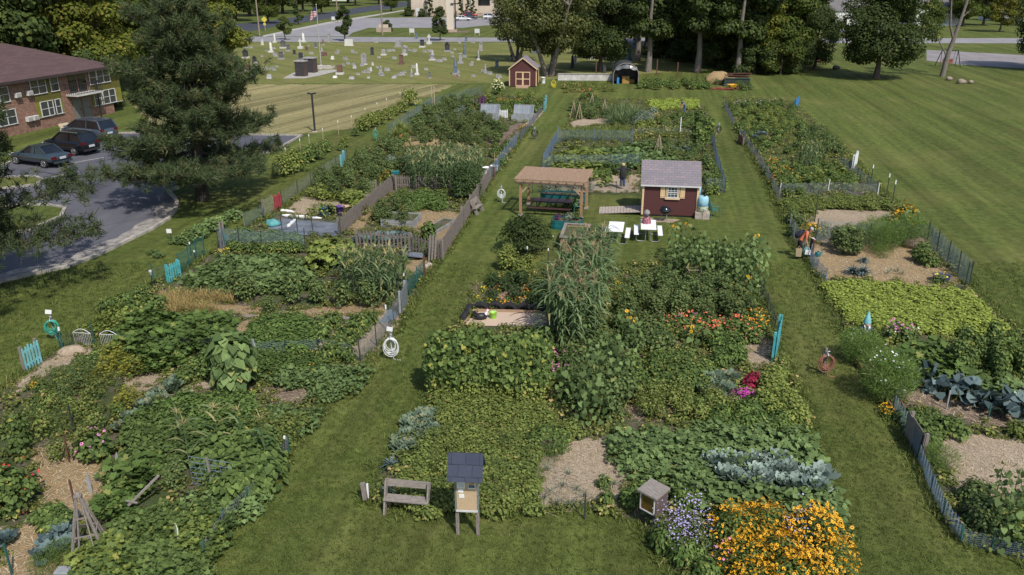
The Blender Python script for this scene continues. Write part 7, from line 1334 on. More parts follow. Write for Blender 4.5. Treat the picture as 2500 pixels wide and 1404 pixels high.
kind('wispy', 2, lambda: feather(.4, .8, 420, .14, 0, .8), 'tomato_leaf'); kind('corn', 4, lambda: cornp(1.75, 14, 6, 1, .085), ['corn_leaf', 'tassel']); kind('sorghum', 4, lambda: cornp(2.15, 18, 7, 1, .09, .85), ['corn_leaf', 'sorghum_head']); kind('lone_corn', 2, lambda: cornp(1.6, 8, 18), ['corn_leaf', 'tassel'])
kind('onion', 2, lambda: rosette(12, .42, .02, 1.2, .9), 'grey_leaf'); kind('dry_grain', 3, lambda: rosette(26, .62, .016, 1.25, .5), 'dry_leaf'); kind('day_lily', 3, lambda: rosette(34, .75, .035, 1.1, 1.0), 'lime_leaf'); kind('tall_grass', 2, lambda: rosette(70, 1.5, .05, 1.25, .95), 'corn_leaf'); kind('pale_grass', 2, lambda: rosette(90, 1.3, .05, 1.2, 1.05), 'lime_leaf')
kind('dill', 2, lambda: LM().put(feather(.4, .7, 300, .13, 0, 1.2), [[0, 0, 0]]).leaves(over(70, .4, .75), np.tile([0, 0, 1.], (70, 1)) + .3 * rdir(70, R), rdir(70, R), .09, 'hex', 0, r=R), 'dill_leaf'); kind('asparagus', 3, lambda: feather(.5, 1.25, 1500, .16, 0, .75), 'fern_leaf'); kind('fern_clump', 2, lambda: feather(.4, .55, 1100, .13, 0, .8), 'fern_leaf')
kind('cosmos', 2, lambda: (feather(.68, 1.3, 6500, .15, 0, 1.15), topflowers(over(46, .7, 1.35, .6), .06)), 'fern_leaf', ['white_petal', 'dark_eye']); kind('zinnia', 2, lambda: (bush(.5, .7, 420, .13, 'oval', lobes=7), topflowers(over(16, .5, .82), .085, 1)), 'bean_leaf', ['pink_petal', 'dark_eye'])
for k_, m_ in (('coral', 'coral_petal'), ('red', 'red_petal'), ('magenta', 'magenta_petal'), ('white', 'white_petal'), ('orange', 'orange_petal')): kind(k_ + '_zinnia', 2, lambda: (bush(.38, .6, 260, .12, 'oval', lobes=6), topflowers(over(11, .42, .74), .08)), 'bean_leaf', [m_, 'dark_eye'])
kind('marigold', 2, lambda: (bush(.2, .28, 160, .06, 'kite', lobes=5), topflowers(over(16, .2, .34), .065)), 'parsley_leaf', ['orange_petal', 'dark_eye']); kind('yellow_marigold', 2, lambda: (bush(.26, .36, 160, .06, 'kite', lobes=5), topflowers(over(22, .26, .42), .065)), 'parsley_leaf', ['yellow_petal', 'dark_eye']); kind('gold_marigold', 2, lambda: (bush(.45, .7, 300, .08, 'kite', lobes=6), topflowers(over(40, .45, .82), .1)), 'parsley_leaf', ['gold_petal', 'dark_eye'])
kind('coneflower', 2, lambda: (bush(.72, 1.0, 1300, .09, 'lance', lobes=12, asp=1.6), topflowers(np.concatenate([over(280, .78, 1.14, .3), over(130, .88, .8, .5)]), .078, 1, .7)), 'parsley_leaf', ['gold_petal', 'dark_eye']); kind('aster', 2, lambda: (bush(.5, .75, 600, .08, 'lance', lobes=8, asp=1.4), topflowers(over(120, .5, 1.0, .9), .05)), 'tomato_leaf', ['lilac_petal', 'dark_eye']); kind('pink_aster', 1, lambda: (bush(.32, .5, 260, .08, 'lance', lobes=6), topflowers(over(26, .3, .6, .4), .06)), 'tomato_leaf', ['pink_petal', 'dark_eye'])
kind('amaranth', 1, lambda: bush(.34, .6, 420, .12, 'oval', lobes=8), 'amaranth_leaf'); kind('purple_amaranth', 2, lambda: bush(.5, .9, 420, .14, 'lance', lobes=7, asp=1.5), 'purple_leaf'); kind('phlox', 1, lambda: (bush(.3, .3, 160, .08, 'lance', lobes=5), topflowers(over(90, .33, .36, .2), .06)), 'parsley_leaf', ['magenta_petal', 'dark_eye']); kind('hydrangea', 1, lambda: (bush(.9, 1.6, 700, .17, 'oval', lobes=10), topflowers(over(120, .9, 1.7, .3), .2)), 'bean_leaf', ['cream_petal', 'dark_eye'])
kind('sunflower', 3, lambda: sunflower(1.75, 3, 18, .23), 'squash_leaf', ['gold_petal', 'dark_eye']); kind('leafy_sunflower', 3, lambda: sunflower(1.6, 0, 26, .23), 'squash_leaf'); kind('giant_sunflower', 1, lambda: bush(.72, 1.75, 520, .25, 'heart', lobes=14, up=.35, droop=1.2, fill=.7), 'squash_leaf'); kind('small_sunflower', 2, lambda: sunflower(.75, 1, 8, .24), 'squash_leaf', ['gold_petal', 'dark_eye']); kind('yellow_sunflower', 1, lambda: (bush(.75, 1.3, 260, .24, 'heart', lobes=9, droop=1), topflowers(over(60, .75, 1.5, .6), .13, 1, .6)), 'squash_leaf', ['gold_petal', 'dark_eye'])
kind('bean_tower', 2, lambda: bush(.55, 2.2, 900, .15, 'heart', lobes=14, up=.2, droop=.9, fill=.6), 'bean_leaf'); kind('okra', 1, lambda: LM().put(bush(1.35, 1.5, 560, .27, 'lobed', lobes=14, up=.9, droop=.5, fill=.6), [[0, 0, 0]]), 'lime_leaf'); kind('tall_leafy', 1, lambda: bush(.4, 1.7, 260, .2, 'heart', lobes=11, up=.35, droop=1.2, fill=.7), 'bean_leaf')
kind('berry', 3, lambda: bush(.75, 1.15, 700, .12, 'oval', lobes=10), 'lime_leaf'); kind('dark_berry', 2, lambda: bush(.7, 1.05, 560, .12, 'oval', lobes=9), 'bean_leaf'); kind('round_shrub', 1, lambda: bush(1.25, 2.3, 5200, .12, 'oval', lobes=26, fill=.75), 'box_leaf'); kind('apple', 1, lambda: bush(1.45, 1.9, 4200, .11, 'oval', lobes=22, z0=.75, fill=.55), 'shrub_leaves'); kind('bright_shrub', 1, lambda: bush(.62, 1.5, 1500, .1, 'oval', lobes=14), 'lime_leaf'); kind('red_runner', 1, lambda: (bush(1.0, 1.5, 1500, .13, 'heart', lobes=16, droop=.8), topflowers(over(34, 1.05, 1.3, .8), .07)), 'bean_leaf', ['red_petal', 'dark_eye']); kind('mint_bush', 2, lambda: bush(.45, .7, 700, .14, 'lance', lobes=9, asp=1.6, droop=.8), 'parsley_leaf'); kind('flower_hedge', 1, lambda: (bush(.4, .5, 240, .1, 'kite', lobes=5), topflowers(over(14, .4, .6), .1)), 'bean_leaf', ['orange_petal', 'dark_eye'])
# planting
def inside(x, y, poly):
    c = np.zeros(len(x), bool); j = len(poly) - 1
    for i in range(len(poly)):
        a, b = poly[i], poly[j]; k = ((a[1] > y) != (b[1] > y)) & (x < (b[0] - a[0]) * (y - a[1]) / ((b[1] - a[1]) or 1e-9) + a[0]); c ^= k; j = i
    return c
def fillpts(poly, z, dens, rr):
    w = PP(poly, z); X = [p.x for p in w]; Y = [p.y for p in w]; s = 1 / sqrt(dens); gx, gy = np.meshgrid(np.arange(min(X), max(X), s), np.arange(min(Y), max(Y), s)); x = gx.ravel() + rr.uniform(-.5, .5, gx.size) * s; y = gy.ravel() + rr.uniform(-.5, .5, gx.size) * s
    k = inside(x, y, [(p.x, p.y) for p in w]); return np.stack([x[k], y[k], 0 * x[k]], 1)
SPW = [[(q.x, q.y) for q in PP(s[0])] for s in STRAW]
def bed(k, name, label, poly, z=.3, dens=6, s=1.0, cat='plants', avoid=None):
    rr = np.random.default_rng(len(label) * 31 + int(poly[0][0])); p = fillpts(poly, z, dens, rr)
    if avoid:
        for a in avoid: w = PP(a); p = p[~inside(p[:, 0], p[:, 1], [(q.x, q.y) for q in w])]
    if name != 'loose_straw' and name[:4] != 'gras':
        for w in SPW: p = p[~inside(p[:, 0], p[:, 1], w)]
    if not len(p): return
    lm = LM(); v, mats, ex, _ = KINDS[k]; pick = rr.integers(0, len(v), len(p)); sc = s * rr.uniform(.7, 1.25, len(p)); o = p.mean(0)
    for i, (l, _) in enumerate(v):
        if (pick == i).any(): lm.put(l, p[pick == i] - o, None, sc[pick == i], rr)
    b = tag(lm.build(name, mats), label, cat, None, 'stuff'); b.location = o
def plant(k, name, label, loc, s=1.0, rz=None, group=None, cat='plant'):
    v, mats, ex, cache = KINDS[k]; i = int(R.integers(0, len(v)))
    if i not in cache: cache[i] = (v[i][0].mesh(name, mats), v[i][1].mesh('flower_heads', ex) if ex and v[i][1] is not None and v[i][1].ch else None)
    m, f = cache[i]; o = link(bpy.data.objects.new(name, m)); o.location = loc; sc = s * R.uniform(.9, 1.1); o.scale = (sc, sc, sc * R.uniform(.92, 1.08)); o.rotation_euler = (0, 0, R.random() * 6.28 if rz is None else rz)
    tag(o, label, cat, group)
    if f: c = link(bpy.data.objects.new('flower_heads', f)); c.parent = o
    return o
def row(k, name, label, pts, z=.3, s=1.0, cat='plant', group=None):
    pts = sorted(pts); n = len(pts)
    for i, q in enumerate(pts):
        od = ordinal(i, n); lb = label if n == 1 else label + ', ' + od if (n <= 11 and od) else label
        if n > 11: lb = label
        plant(k, name, lb, P(q[0], q[1], z) * 1 - Vector((0, 0, z)), s * (q[2] if len(q) > 2 else 1), None, (group or (label if n > 1 else None)), cat)
def strew(k, name, label, poly, n, z=.3, s=1.0, cat='plant'):
    rr = np.random.default_rng(len(label) * 17 + n); w = PP(poly, z); A = abs(sum(a.x * b.y - b.x * a.y for a, b in zip(w, w[1:] + w[:1]))) / 2; p = fillpts(poly, z, n / A, rr)
    for q in p: plant(k, name, label, q, s, None, label, cat)
def edge(k, name, label, polys, step, jit, s, cat='grass'):
    rr = np.random.default_rng(len(label)); q = []
    for pl in polys:
        w = PP(pl)
        for a, b in zip(w, w[1:] + w[:1]):
            n = int((b - a).length / step); q += [a.lerp(b, t) for t in rr.random(n)]
    p = np.array([tuple(v) for v in q if v.y < 75]); p[:, :2] += rr.normal(size=(len(p), 2)) * jit; v, mats, ex, _ = KINDS[k]; lm = LM(); pick = rr.integers(0, len(v), len(p)); sc = s * rr.uniform(.5, 1.4, len(p)); o = p.mean(0)
    for i, (l, _) in enumerate(v): lm.put(l, p[pick == i] - o, None, sc[pick == i], rr)
    tag(lm.build(name, mats), label, cat, None, 'stuff').location = o
def line(a, b, n, jx=0): return [(a[0] + (b[0] - a[0]) * i / (n - 1) + R.uniform(-jx, jx), a[1] + (b[1] - a[1]) * i / (n - 1) + R.uniform(-jx, jx) * .4) for i in range(n)]
# what grows where (photo positions, z = height of the point named)
SP = [s[0] for s in STRAW] + [[(690, 535), (848, 548), (826, 578), (660, 570), (650, 552)], [(1160, 757), (1345, 760), (1345, 800), (1132, 796)]]
for pl, nm, dn in ((LEFT, 'left', 2.0), (MID, 'middle', 4), (RIGHT, 'right', 2.6), (MIDF, 'far middle', 2.2)): bed('weed', 'low_weeds', 'low weeds between the plants of the %s strip' % nm, pl, 0, dn, 1.15, 'weeds', SP)
# near left
row('red_runner', 'runner_bean_bush', 'big dark runner bean bush with red flowers at the left edge', [(4, 1190)], .7, 1.05, 'bush')
row('bean_tower', 'vegetable_bush', 'tall bean bush above the runner beans at the left edge', [(42, 1062)], .7, .72, 'bush')
row('zinnia', 'zinnia_plant', 'bushy zinnia with pink flowers beside the straw path', [(232, 1092)], .4, 1.1, 'flowers'); row('red_zinnia', 'zinnia_plant', 'red flowered zinnia behind the pink one', [(240, 1075)], .4, .7, 'flowers')
row('zucchini', 'squash_plant', 'squash plant between straw path and leaning pole', [(300, 1140), (330, 1165), (300, 1195), (270, 1215), (285, 1240), (340, 1130)], .4, .95)
row('bean', 'bean_plant', 'bean plant in the small patch on the straw path', [(105, 1255), (130, 1240), (150, 1262), (125, 1275)], .25, 1.0)
row('blue_kale', 'kale_plant', 'blue kale left of the wooden obelisk', [(165, 1262), (150, 1290), (120, 1315), (165, 1320), (110, 1345), (10, 1310)], .25, 1.1); row('fern_clump', 'fern_plant', 'soft green plant behind the netting', [(150, 1345), (110, 1380)], .2, .8)
row('tomato', 'netted_bush', 'grey-green bush in a wire cage above the straw gap', [(425, 1150)], .5, .75)
bed('cucumber', 'cucumber_vines', 'cucumber vines covering the near left corner', [(215, 1440), (260, 1330), (320, 1250), (420, 1230), (520, 1230), (545, 1290), (520, 1350), (480, 1440)], .35, 5.2, 1.15)
bed('lime_vine', 'cucumber_vines', 'yellow-green cucumber vines at the path corner', [(455, 1280), (520, 1265), (545, 1300), (510, 1340), (460, 1320)], .4, 6, 1.1); bed('lime_vine', 'pumpkin_vines', 'yellow-green vines with blossoms at the obelisk foot', [(235, 1345), (280, 1335), (290, 1440), (225, 1440)], .35, 6, 1.1); row('yellow_marigold', 'squash_blossom', 'yellow blossoms at the obelisk foot', [(262, 1362)], .5, .45, 'flowers')
row('blue_kale', 'kale_plant', 'grey-green cabbage by the near left path edge', [(470, 1345), (455, 1370)], .2, .9)
row('lone_corn', 'corn_stalk', 'lone corn stalk with pale tassel', [(455, 1095), (440, 1065), (530, 1050), (584, 1050), (645, 1090)], .8, 1.0)
bed('bean', 'bean_plants', 'dark pole beans behind the blue wire panel', [(480, 1075), (590, 1055), (650, 1090), (655, 1160), (575, 1180), (490, 1130)], .5, 9, 1.6); bed('sweet_potato', 'vine_patch', 'broad leaved vines below the wire panel', [(470, 1205), (560, 1195), (650, 1180), (600, 1250), (540, 1265), (480, 1250)], .25, 6, 1.0)
bed('bean', 'bean_patch', 'dense green bean patch left of the lone corn', [(290, 1075), (350, 1010), (420, 980), (500, 1070), (440, 1150), (330, 1140)], .3, 6, 1.2); bed('parsley', 'carrot_bed', 'fine leaved bed below the giant sunflower', [(350, 1010), (440, 955), (600, 965), (640, 1010), (500, 1065), (420, 1040)], .35, 7, 1.4); bed('potato', 'potato_bed', 'green bed between lone corn and vines', [(640, 1000), (760, 990), (700, 1080), (650, 1100), (520, 1060)], .3, 7, 1.1); strew('mid_bush', 'vegetable_bush', 'taller bush rising from the near left beds', [(330, 1080), (420, 1000), (600, 980), (680, 1060), (480, 1100)], 14, .45, .7)
row('giant_sunflower', 'sunflower', 'giant leafy sunflower without flower in the near left plot', [(568, 905)], .8, 1.05)
row('kale', 'kale_plant', 'curly kale in the slanting row', line((305, 1035), (345, 990), 3) + line((360, 985), (400, 950), 3) + [(420, 938), (435, 925), (330, 1015)], .2, 1.05); row('kale', 'kale_plant', 'grey kale beside the yellow dill', [(228, 900), (245, 890)], .2, .9)
row('dill', 'dill_plant', 'yellow-green dill clump', [(262, 892), (290, 880), (320, 900), (275, 868), (315, 968), (300, 985), (250, 915)], .4, 1.0)
strew('thin_tomato', 'tomato_plant', 'straggly tomato plant in the weedy near left plot', [(20, 1020), (100, 925), (220, 875), (250, 930), (260, 1000), (310, 1010), (270, 1060), (100, 1110), (20, 1090)], 13, .4, .95); strew('wispy', 'feathery_plant', 'feathery plant among the straggly tomatoes', [(20, 1020), (120, 920), (250, 900), (310, 1010), (260, 1070), (100, 1100)], 14, .4, 1.0); strew('mid_bush', 'weedy_bush', 'weedy bush among the straggly tomatoes', [(20, 1030), (100, 930), (260, 880), (290, 1010), (100, 1100)], 7, .4, .6); strew('tomato', 'tomato_plant', 'dark tomato bush at the near left gate', [(120, 930), (230, 870), (250, 900), (150, 960)], 5, .4, .6)
row('gold_marigold', 'marigold', 'orange marigold at the straw strip by the turquoise gate', [(82, 938)], .25, .4, 'flowers'); row('yellow_marigold', 'marigold', 'yellow flowers at the foot of the giant sunflower', [(615, 960), (600, 985)], .2, .6, 'flowers'); row('orange_zinnia', 'zinnia_plant', 'orange flowers in the vines by the path', [(752, 895)], .4, .6, 'flowers')
row('zucchini', 'squash_plant', 'broad leaved squash behind the dill', [(335, 868), (365, 850), (395, 878), (420, 860), (360, 885), (300, 850)], .35, 1.0); row('mid_bush', 'vegetable_bush', 'green bush left of the giant sunflower', [(470, 885), (500, 905), (450, 915), (510, 870)], .3, .75); row('bean', 'bean_plant', 'green plant beside the straw mound', [(215, 880), (195, 895), (240, 865)], .25, 1.1)
bed('sweet_potato', 'cucumber_vines', 'cucumber vines spilling onto the near path', [(610, 900), (700, 890), (800, 900), (890, 895), (900, 915), (820, 960), (770, 965), (660, 935)], .25, 6, 1.05); bed('sweet_potato', 'cucumber_vines', 'second patch of vines at the path below the mulch', [(570, 1000), (680, 1000), (790, 978), (770, 1010), (700, 1080), (640, 1070)], .25, 5.5, .95)
bed('parsley', 'parsley_patch', 'dark green herb patch behind the vines', [(600, 870), (700, 865), (790, 870), (760, 900), (620, 905)], .3, 11, 1.3)
bed('zucchini', 'zucchini_patch', 'dark zucchini patch behind the wire arches', [(290, 815), (350, 770), (470, 762), (545, 775), (535, 830), (400, 850), (310, 850)], .35, 4.2, 1.0)
bed('parsley', 'carrot_bed', 'lush green carrot bed in the middle of the left strip', [(575, 830), (640, 780), (740, 770), (775, 800), (750, 850), (620, 855)], .3, 13, 1.4)
row('purple_amaranth', 'basil_plant', 'dark purple basil in the carrot bed', [(750, 788)], .3, .38); row('pepper', 'pepper_plant', 'pepper plant in the row left of the straw path', line((770, 800), (815, 780), 3) + [(790, 815)], .3, 1.15); row('pepper', 'pepper_plant', 'pepper plant in the row at the path', line((905, 775), (820, 860), 6) + line((870, 780), (800, 850), 5) + [(790, 868), (850, 868)], .3, 1.1)
row('tomato', 'tomato_plant', 'dark tomato bush in the row behind the grey planks', [(600, 705), (655, 738, .65), (715, 710), (775, 712), (832, 718), (897, 722, 1.05), (950, 725, .5), (575, 690, .9)], .55, 1.08)
bed('dry_grain', 'dry_grain', 'dry golden grain bed left of the tomatoes', [(380, 712), (560, 716), (580, 752), (420, 756)], .25, 22, 1.0)
row('lime_vine', 'squash_plant', 'yellowing squash at the left lawn edge', [(245, 785), (270, 770), (300, 785), (320, 765), (285, 755), (235, 800)], .35, 1.05); row('mid_bush', 'vegetable_bush', 'green bush on the left lawn edge', [(300, 730), (340, 715), (375, 735), (265, 740), (320, 745)], .4, .85)
strew('corn', 'corn_stalk', 'tasselled corn stalk in the near left corn block', [(820, 645), (985, 640), (1005, 690), (930, 705), (840, 690)], 44, .9, 1.0)
bed('squash', 'pumpkin_vines', 'pumpkin vines filling the plot behind the turquoise gate', [(475, 668), (560, 632), (725, 632), (745, 690), (600, 700), (480, 692)], .35, 3.6, 1.0); row('okra', 'okra_bush', 'big bright leafy bush left of the corn', [(805, 612)], .8, 1.0, 'bush'); row('yellow_marigold', 'marigold', 'yellow flowers by the green net', [(535, 615), (550, 610)], .3, .9, 'flowers')
strew('mid_bush', 'vegetable_bush', 'arching bean bush inside the blue-grey net', [(560, 590), (735, 592), (735, 606), (560, 606)], 12, .4, .75); bed('bean', 'bean_patch', 'bean foliage along the tarp plot', [(590, 568), (730, 578), (740, 600), (560, 600)], .3, 7, 1.3)
# picket enclosure and beyond
strew('blue_kale', 'kale_plant', 'blue-grey kale inside the picket fence', [(880, 568), (985, 572), (985, 592), (872, 590)], 22, .25, 1.3); row('tomato', 'tomato_plant', 'tomato plant inside the picket fence', [(930, 510), (965, 500), (1000, 515), (945, 532), (985, 535), (920, 525)], .4, .8); bed('parsley', 'carrot_bed', 'feathery carrot bed inside the picket fence', [(990, 480), (1060, 475), (1090, 505), (1040, 520), (1000, 510)], .35, 9, 1.6)
bed('far_squash', 'squash_patch', 'squash leaves by the round shrub', [(1050, 500), (1120, 495), (1140, 515), (1080, 520)], .3, 2.5, .75); strew('mid_bush', 'vegetable_plant', 'leafy plant along the back picket fence', [(975, 470), (1090, 468), (1090, 485), (970, 490)], 14, .4, .85)
row('round_shrub', 'round_shrub', 'dense round dark shrub at the path fence', [(1138, 444)], 1.05, 1.0, 'shrub'); row('tall_leafy', 'leafy_plant', 'tall drooping leafy plant inside the picket fence', [(1046, 566)], .85, .95); bed('bean', 'bean_patch', 'green plants behind the front pickets', [(985, 580), (1060, 585), (1065, 605), (990, 600)], .25, 6, 1.0)
strew('tomato', 'tomato_plant', 'tomato bush in the plot left of the pickets', [(765, 435), (860, 395), (940, 400), (930, 450), (870, 470), (780, 468)], 20, .5, .95); bed('lime_vine', 'squash_patch', 'yellow-green squash behind the blue bin', [(725, 495), (790, 465), (880, 480), (885, 515), (780, 518), (730, 512)], .3, 4.5, 1.3)
bed('squash', 'squash_row', 'dark row of squash alone on the left lawn', [(428, 582), (560, 514), (574, 522), (445, 592)], .3, 3.6, .8); bed('squash', 'squash_row', 'short row of squash nearer the sign', [(365, 615), (410, 592), (420, 600), (375, 628)], .2, 3, .6)
strew('corn', 'corn_stalk', 'corn stalk in the big tasselled corn block', [(985, 385), (1165, 380), (1185, 425), (1090, 440), (1000, 430)], 150, .9, 1.05)
row('pale_bush', 'pale_plant', 'pale grey-green plant left of the corn', [(935, 400), (955, 392), (965, 405)], .3, .9); row('gold_marigold', 'marigold', 'golden flowers left of the corn block', [(940, 430), (920, 438), (955, 428)], .3, .8, 'flowers'); row('coral_zinnia', 'zinnia_plant', 'coral zinnia in the far left plots', [(905, 432), (890, 425), (900, 380), (980, 345), (925, 372)], .3, 1.1, 'flowers')
strew('dark_bush', 'vegetable_plant', 'bushy vegetable in the far left plots', [(850, 395), (940, 340), (985, 360), (975, 420), (880, 430)], 26, .4, .95)
row('berry', 'berry_bush', 'berry bush in the row along the left boundary', [(690, 412, 1.25), (718, 402, 1.1), (842, 345, .7), (885, 306), (905, 298), (925, 290), (945, 280), (962, 270), (980, 262), (1000, 246, 1.3)], .5, 1.15, 'bush', 'berry bushes on the left boundary'); row('dark_berry', 'berry_bush', 'dark berry bush in the boundary row', [(752, 380), (772, 374), (796, 356, .8), (868, 318, .7), (832, 352, .5)], .5, 1.1, 'bush', 'berry bushes on the left boundary')
row('pale_grass', 'ornamental_grass', 'pale ornamental grass clump in the far left plots', [(965, 318), (990, 310), (975, 300)], .7, 1.2); strew('tomato', 'tomato_plant', 'tomato bush in the far left strip', [(1010, 350), (1060, 290), (1160, 270), (1240, 320), (1200, 350), (1100, 352)], 46, .4, .9); strew('pale_bush', 'herb_plant', 'grey herb in the far left strip', [(1040, 262), (1180, 245), (1170, 275), (1060, 290)], 12, .4, .9); strew('dark_bush', 'vegetable_plant', 'dark vegetable at the far left boundary', [(985, 300), (1060, 250), (1160, 232), (1180, 255), (1060, 290), (1010, 340)], 26, .4, 1.0)
strew('mid_bush', 'leafy_bush', 'leafy vegetable behind the cold frames', [(1180, 240), (1320, 240), (1325, 265), (1190, 275)], 26, .5, 1.0); row('hydrangea', 'hydrangea', 'pale flowering hydrangea left of the far shed', [(1215, 212)], .9, 1.0, 'shrub'); row('purple_amaranth', 'amaranth', 'dark purple amaranth behind the cold frames', [(1162, 254), (1178, 246)], .5, 1.2); row('flower_hedge', 'flower_plant', 'orange flowering plant in the border before the far shed', line((1205, 243), (1325, 247), 12, 3), .4, 1.0, 'flowers'); row('lime_bush', 'lime_bush', 'lime green bush before the far shed', [(1190, 235), (1270, 230), (1295, 226)], .5, 1.0)
strew('mid_bush', 'vegetable_plant', 'vegetable by the far mulch patch', [(1185, 360), (1230, 300), (1260, 300), (1250, 340), (1225, 400), (1195, 410)], 16, .4, .75); row('gold_marigold', 'marigold', 'yellow flowers at the far path', [(1278, 312), (1243, 368), (1230, 378)], .4, .7, 'flowers'); row('yellow_sunflower', 'sunflower', 'single yellow sunflower in the far left strip', [(1152, 255)], .8, .5)
# middle strip, near half
def hedge():
    lm = LM(); n = 9500; l, w, h = 3.7, .9, 1.9; u = R.random((n, 3)); p = (u - [.5, .5, 0]) * [l, w, h]; f = R.random(n); t = f < .3; p[t, 2] = h * (.94 + .12 * R.random(t.sum())); fr = (f >= .3) & (f < .82); p[fr, 1] = -w / 2 * (.85 + .3 * R.random(fr.sum())); e = f >= .82; p[e, 0] = np.sign(u[e, 0] - .5) * l / 2 * (.92 + .12 * R.random(e.sum()))
    q = p[:, 2] / h; p[:, 1] *= (1.25 - .35 * q); nr = p * [.25, 1.6, 0] + np.array([0, -.25, .75]) + .95 * rdir(n, R); p += .1 * R.normal(size=p.shape) + (.14 * np.sin(p[:, 0] * 3.1) * np.sin(p[:, 2] * 2.3 + 1))[:, None] * np.array([0, 1, .6]); p[:, 2] = np.maximum(p[:, 2], .05); hi = q > .42
    for s_, mi, sz, sh in ((hi, 0, .16, 'heart'), (~hi, 1, .1, 'oval')): m = s_.sum(); lm.leaves(p[s_], nr[s_], rdir(m, R) * .8 - np.array([0, .2, .6]), sz * (.4 + .8 * R.random(m)), sh, mi, r=R)
    return lm
o = tag(hedge().build('bean_hedge', ['bean_leaf', 'lime_leaf']), 'tall dense hedge of climbing beans in front of the sandbox', 'hedge'); o.location = P(1192, 975) + Vector((0, .45, 0)); o.rotation_euler = (0, 0, radians(-4))
row('apple', 'apple_tree', 'small dark apple tree left of the pergola', [(1284, 560)], 1.2, .98, 'tree'); row('bright_shrub', 'shrub', 'bright green upright shrub below the apple tree', [(1238, 622)], .75, 1.0, 'shrub'); row('lime_bush', 'shrub', 'low bright shrub right of the upright one', [(1288, 632), (1270, 650)], .4, .85, 'shrub')
row('dark_pepper', 'pepper_plant', 'dark pepper bush among the marigolds', [(1200, 718), (1258, 712), (1298, 700), (1232, 690), (1275, 678), (1205, 680), (1300, 730), (1250, 672)], .4, .95); row('yellow_marigold', 'marigold', 'yellow marigold at the path behind the tyres', [(1170, 732), (1178, 705), (1192, 735), (1285, 735)], .2, .8, 'flowers'); row('marigold', 'marigold', 'orange marigold behind the tyres', [(1224, 735), (1232, 742), (1258, 740), (1270, 738), (1218, 705), (1228, 700), (1285, 715), (1240, 728), (1248, 676), (1284, 712)], .2, 1.15, 'flowers')
strew('sorghum', 'sorghum_plant', 'tall sorghum stalk with tan seed head right of the sandbox', [(1325, 745), (1375, 660), (1430, 600), (1492, 605), (1480, 690), (1450, 800), (1390, 815), (1330, 780)], 104, 1.1, 1.1); strew('pepper', 'vegetable_plant', 'low plant left of the sorghum', [(1300, 690), (1340, 680), (1330, 740)], 5, .3, .9)
row('zinnia', 'zinnia_plant', 'pink zinnia beside the bean hedge', [(1362, 895), (1388, 875), (1340, 860), (1380, 905)], .5, .85, 'flowers'); row('magenta_zinnia', 'zinnia_plant', 'magenta zinnia below the sorghum', [(1352, 800), (1380, 800), (1340, 838)], .5, 1.0, 'flowers'); row('red_zinnia', 'zinnia_plant', 'red zinnia below the sorghum', [(1358, 820), (1384, 822)], .5, 1.0, 'flowers')
row('leafy_sunflower', 'sunflower', 'leafy sunflower without bloom in the middle of the near strip', [(1422, 775), (1450, 790), (1425, 815), (1475, 850), (1455, 870), (1500, 855), (1480, 895), (1430, 900), (1460, 925), (1500, 915), (1395, 935), (1420, 950), (1375, 945), (1450, 965), (1490, 955), (1440, 990), (1545, 850), (1415, 985), (1515, 880), (1475, 985), (1530, 905)], .8, .95, 'plant', 'leafy sunflowers of the near middle strip'); strew('dark_bush', 'weedy_bush', 'bushy growth under the sunflowers', [(1380, 850), (1500, 820), (1530, 960), (1480, 1010), (1390, 990)], 26, .4, .85)
row('sunflower', 'sunflower', 'yellow sunflower in bloom above the zinnias', [(1520, 790), (1535, 800), (1455, 775), (1550, 795)], 1.0, .85); row('small_sunflower', 'sunflower', 'young sunflower with one drooping bloom', [(1700, 815), (1690, 830)], .5, 1.1)
strew('leafy_sunflower', 'sunflower', 'dark leafy sunflower behind the tomato bed', [(1625, 610), (1700, 600), (1740, 612), (1860, 610), (1865, 690), (1780, 668), (1640, 652)], 52, .9, 1.05); row('sunflower', 'sunflower', 'sunflower in bloom at the picnic lawn', [(1650, 580), (1672, 585), (1640, 592), (1840, 610), (1855, 700), (1830, 720)], 1.0, 1.05)
strew('tomato', 'tomato_plant', 'green tomato bush behind the coral zinnias', [(1520, 690), (1620, 672), (1720, 675), (1840, 730), (1845, 765), (1640, 765), (1515, 755)], 44, .45, .85); row('yellow_marigold', 'marigold', 'yellow flowers right of the sorghum', [(1510, 688), (1530, 700), (1515, 705)], .4, .8, 'flowers')
strew('coral_zinnia', 'zinnia_plant', 'coral zinnia in the flower row', [(1615, 775), (1840, 770), (1850, 815), (1700, 825), (1620, 800)], 22, .45, .95, 'flowers'); strew('zinnia', 'zinnia_plant', 'pink zinnia among the coral ones', [(1590, 745), (1780, 755), (1780, 785), (1600, 775)], 6, .45, .6, 'flowers'); strew('orange_zinnia', 'zinnia_plant', 'orange flower at the right path', [(1815, 760), (1860, 755), (1868, 800), (1820, 800)], 8, .4, .85, 'flowers'); strew('mint_bush', 'pepper_plant', 'bright leafy plant right of the young sunflower', [(1735, 830), (1800, 820), (1815, 880), (1750, 890)], 13, .35, .85)
strew('mid_bush', 'vegetable_plant', 'leafy vegetable in the middle of the near strip', [(1540, 860), (1680, 850), (1740, 880), (1720, 950), (1600, 940), (1540, 940)], 30, .4, .7); strew('thin_tomato', 'weedy_plant', 'yellowing plant right of the sunflowers', [(1530, 930), (1760, 960), (1790, 1000), (1660, 1020), (1540, 1000)], 22, .3, .8); strew('dark_bush', 'vegetable_plant', 'dark plant behind the leafy vegetables', [(1500, 770), (1620, 780), (1640, 850), (1540, 850)], 18, .4, .8)
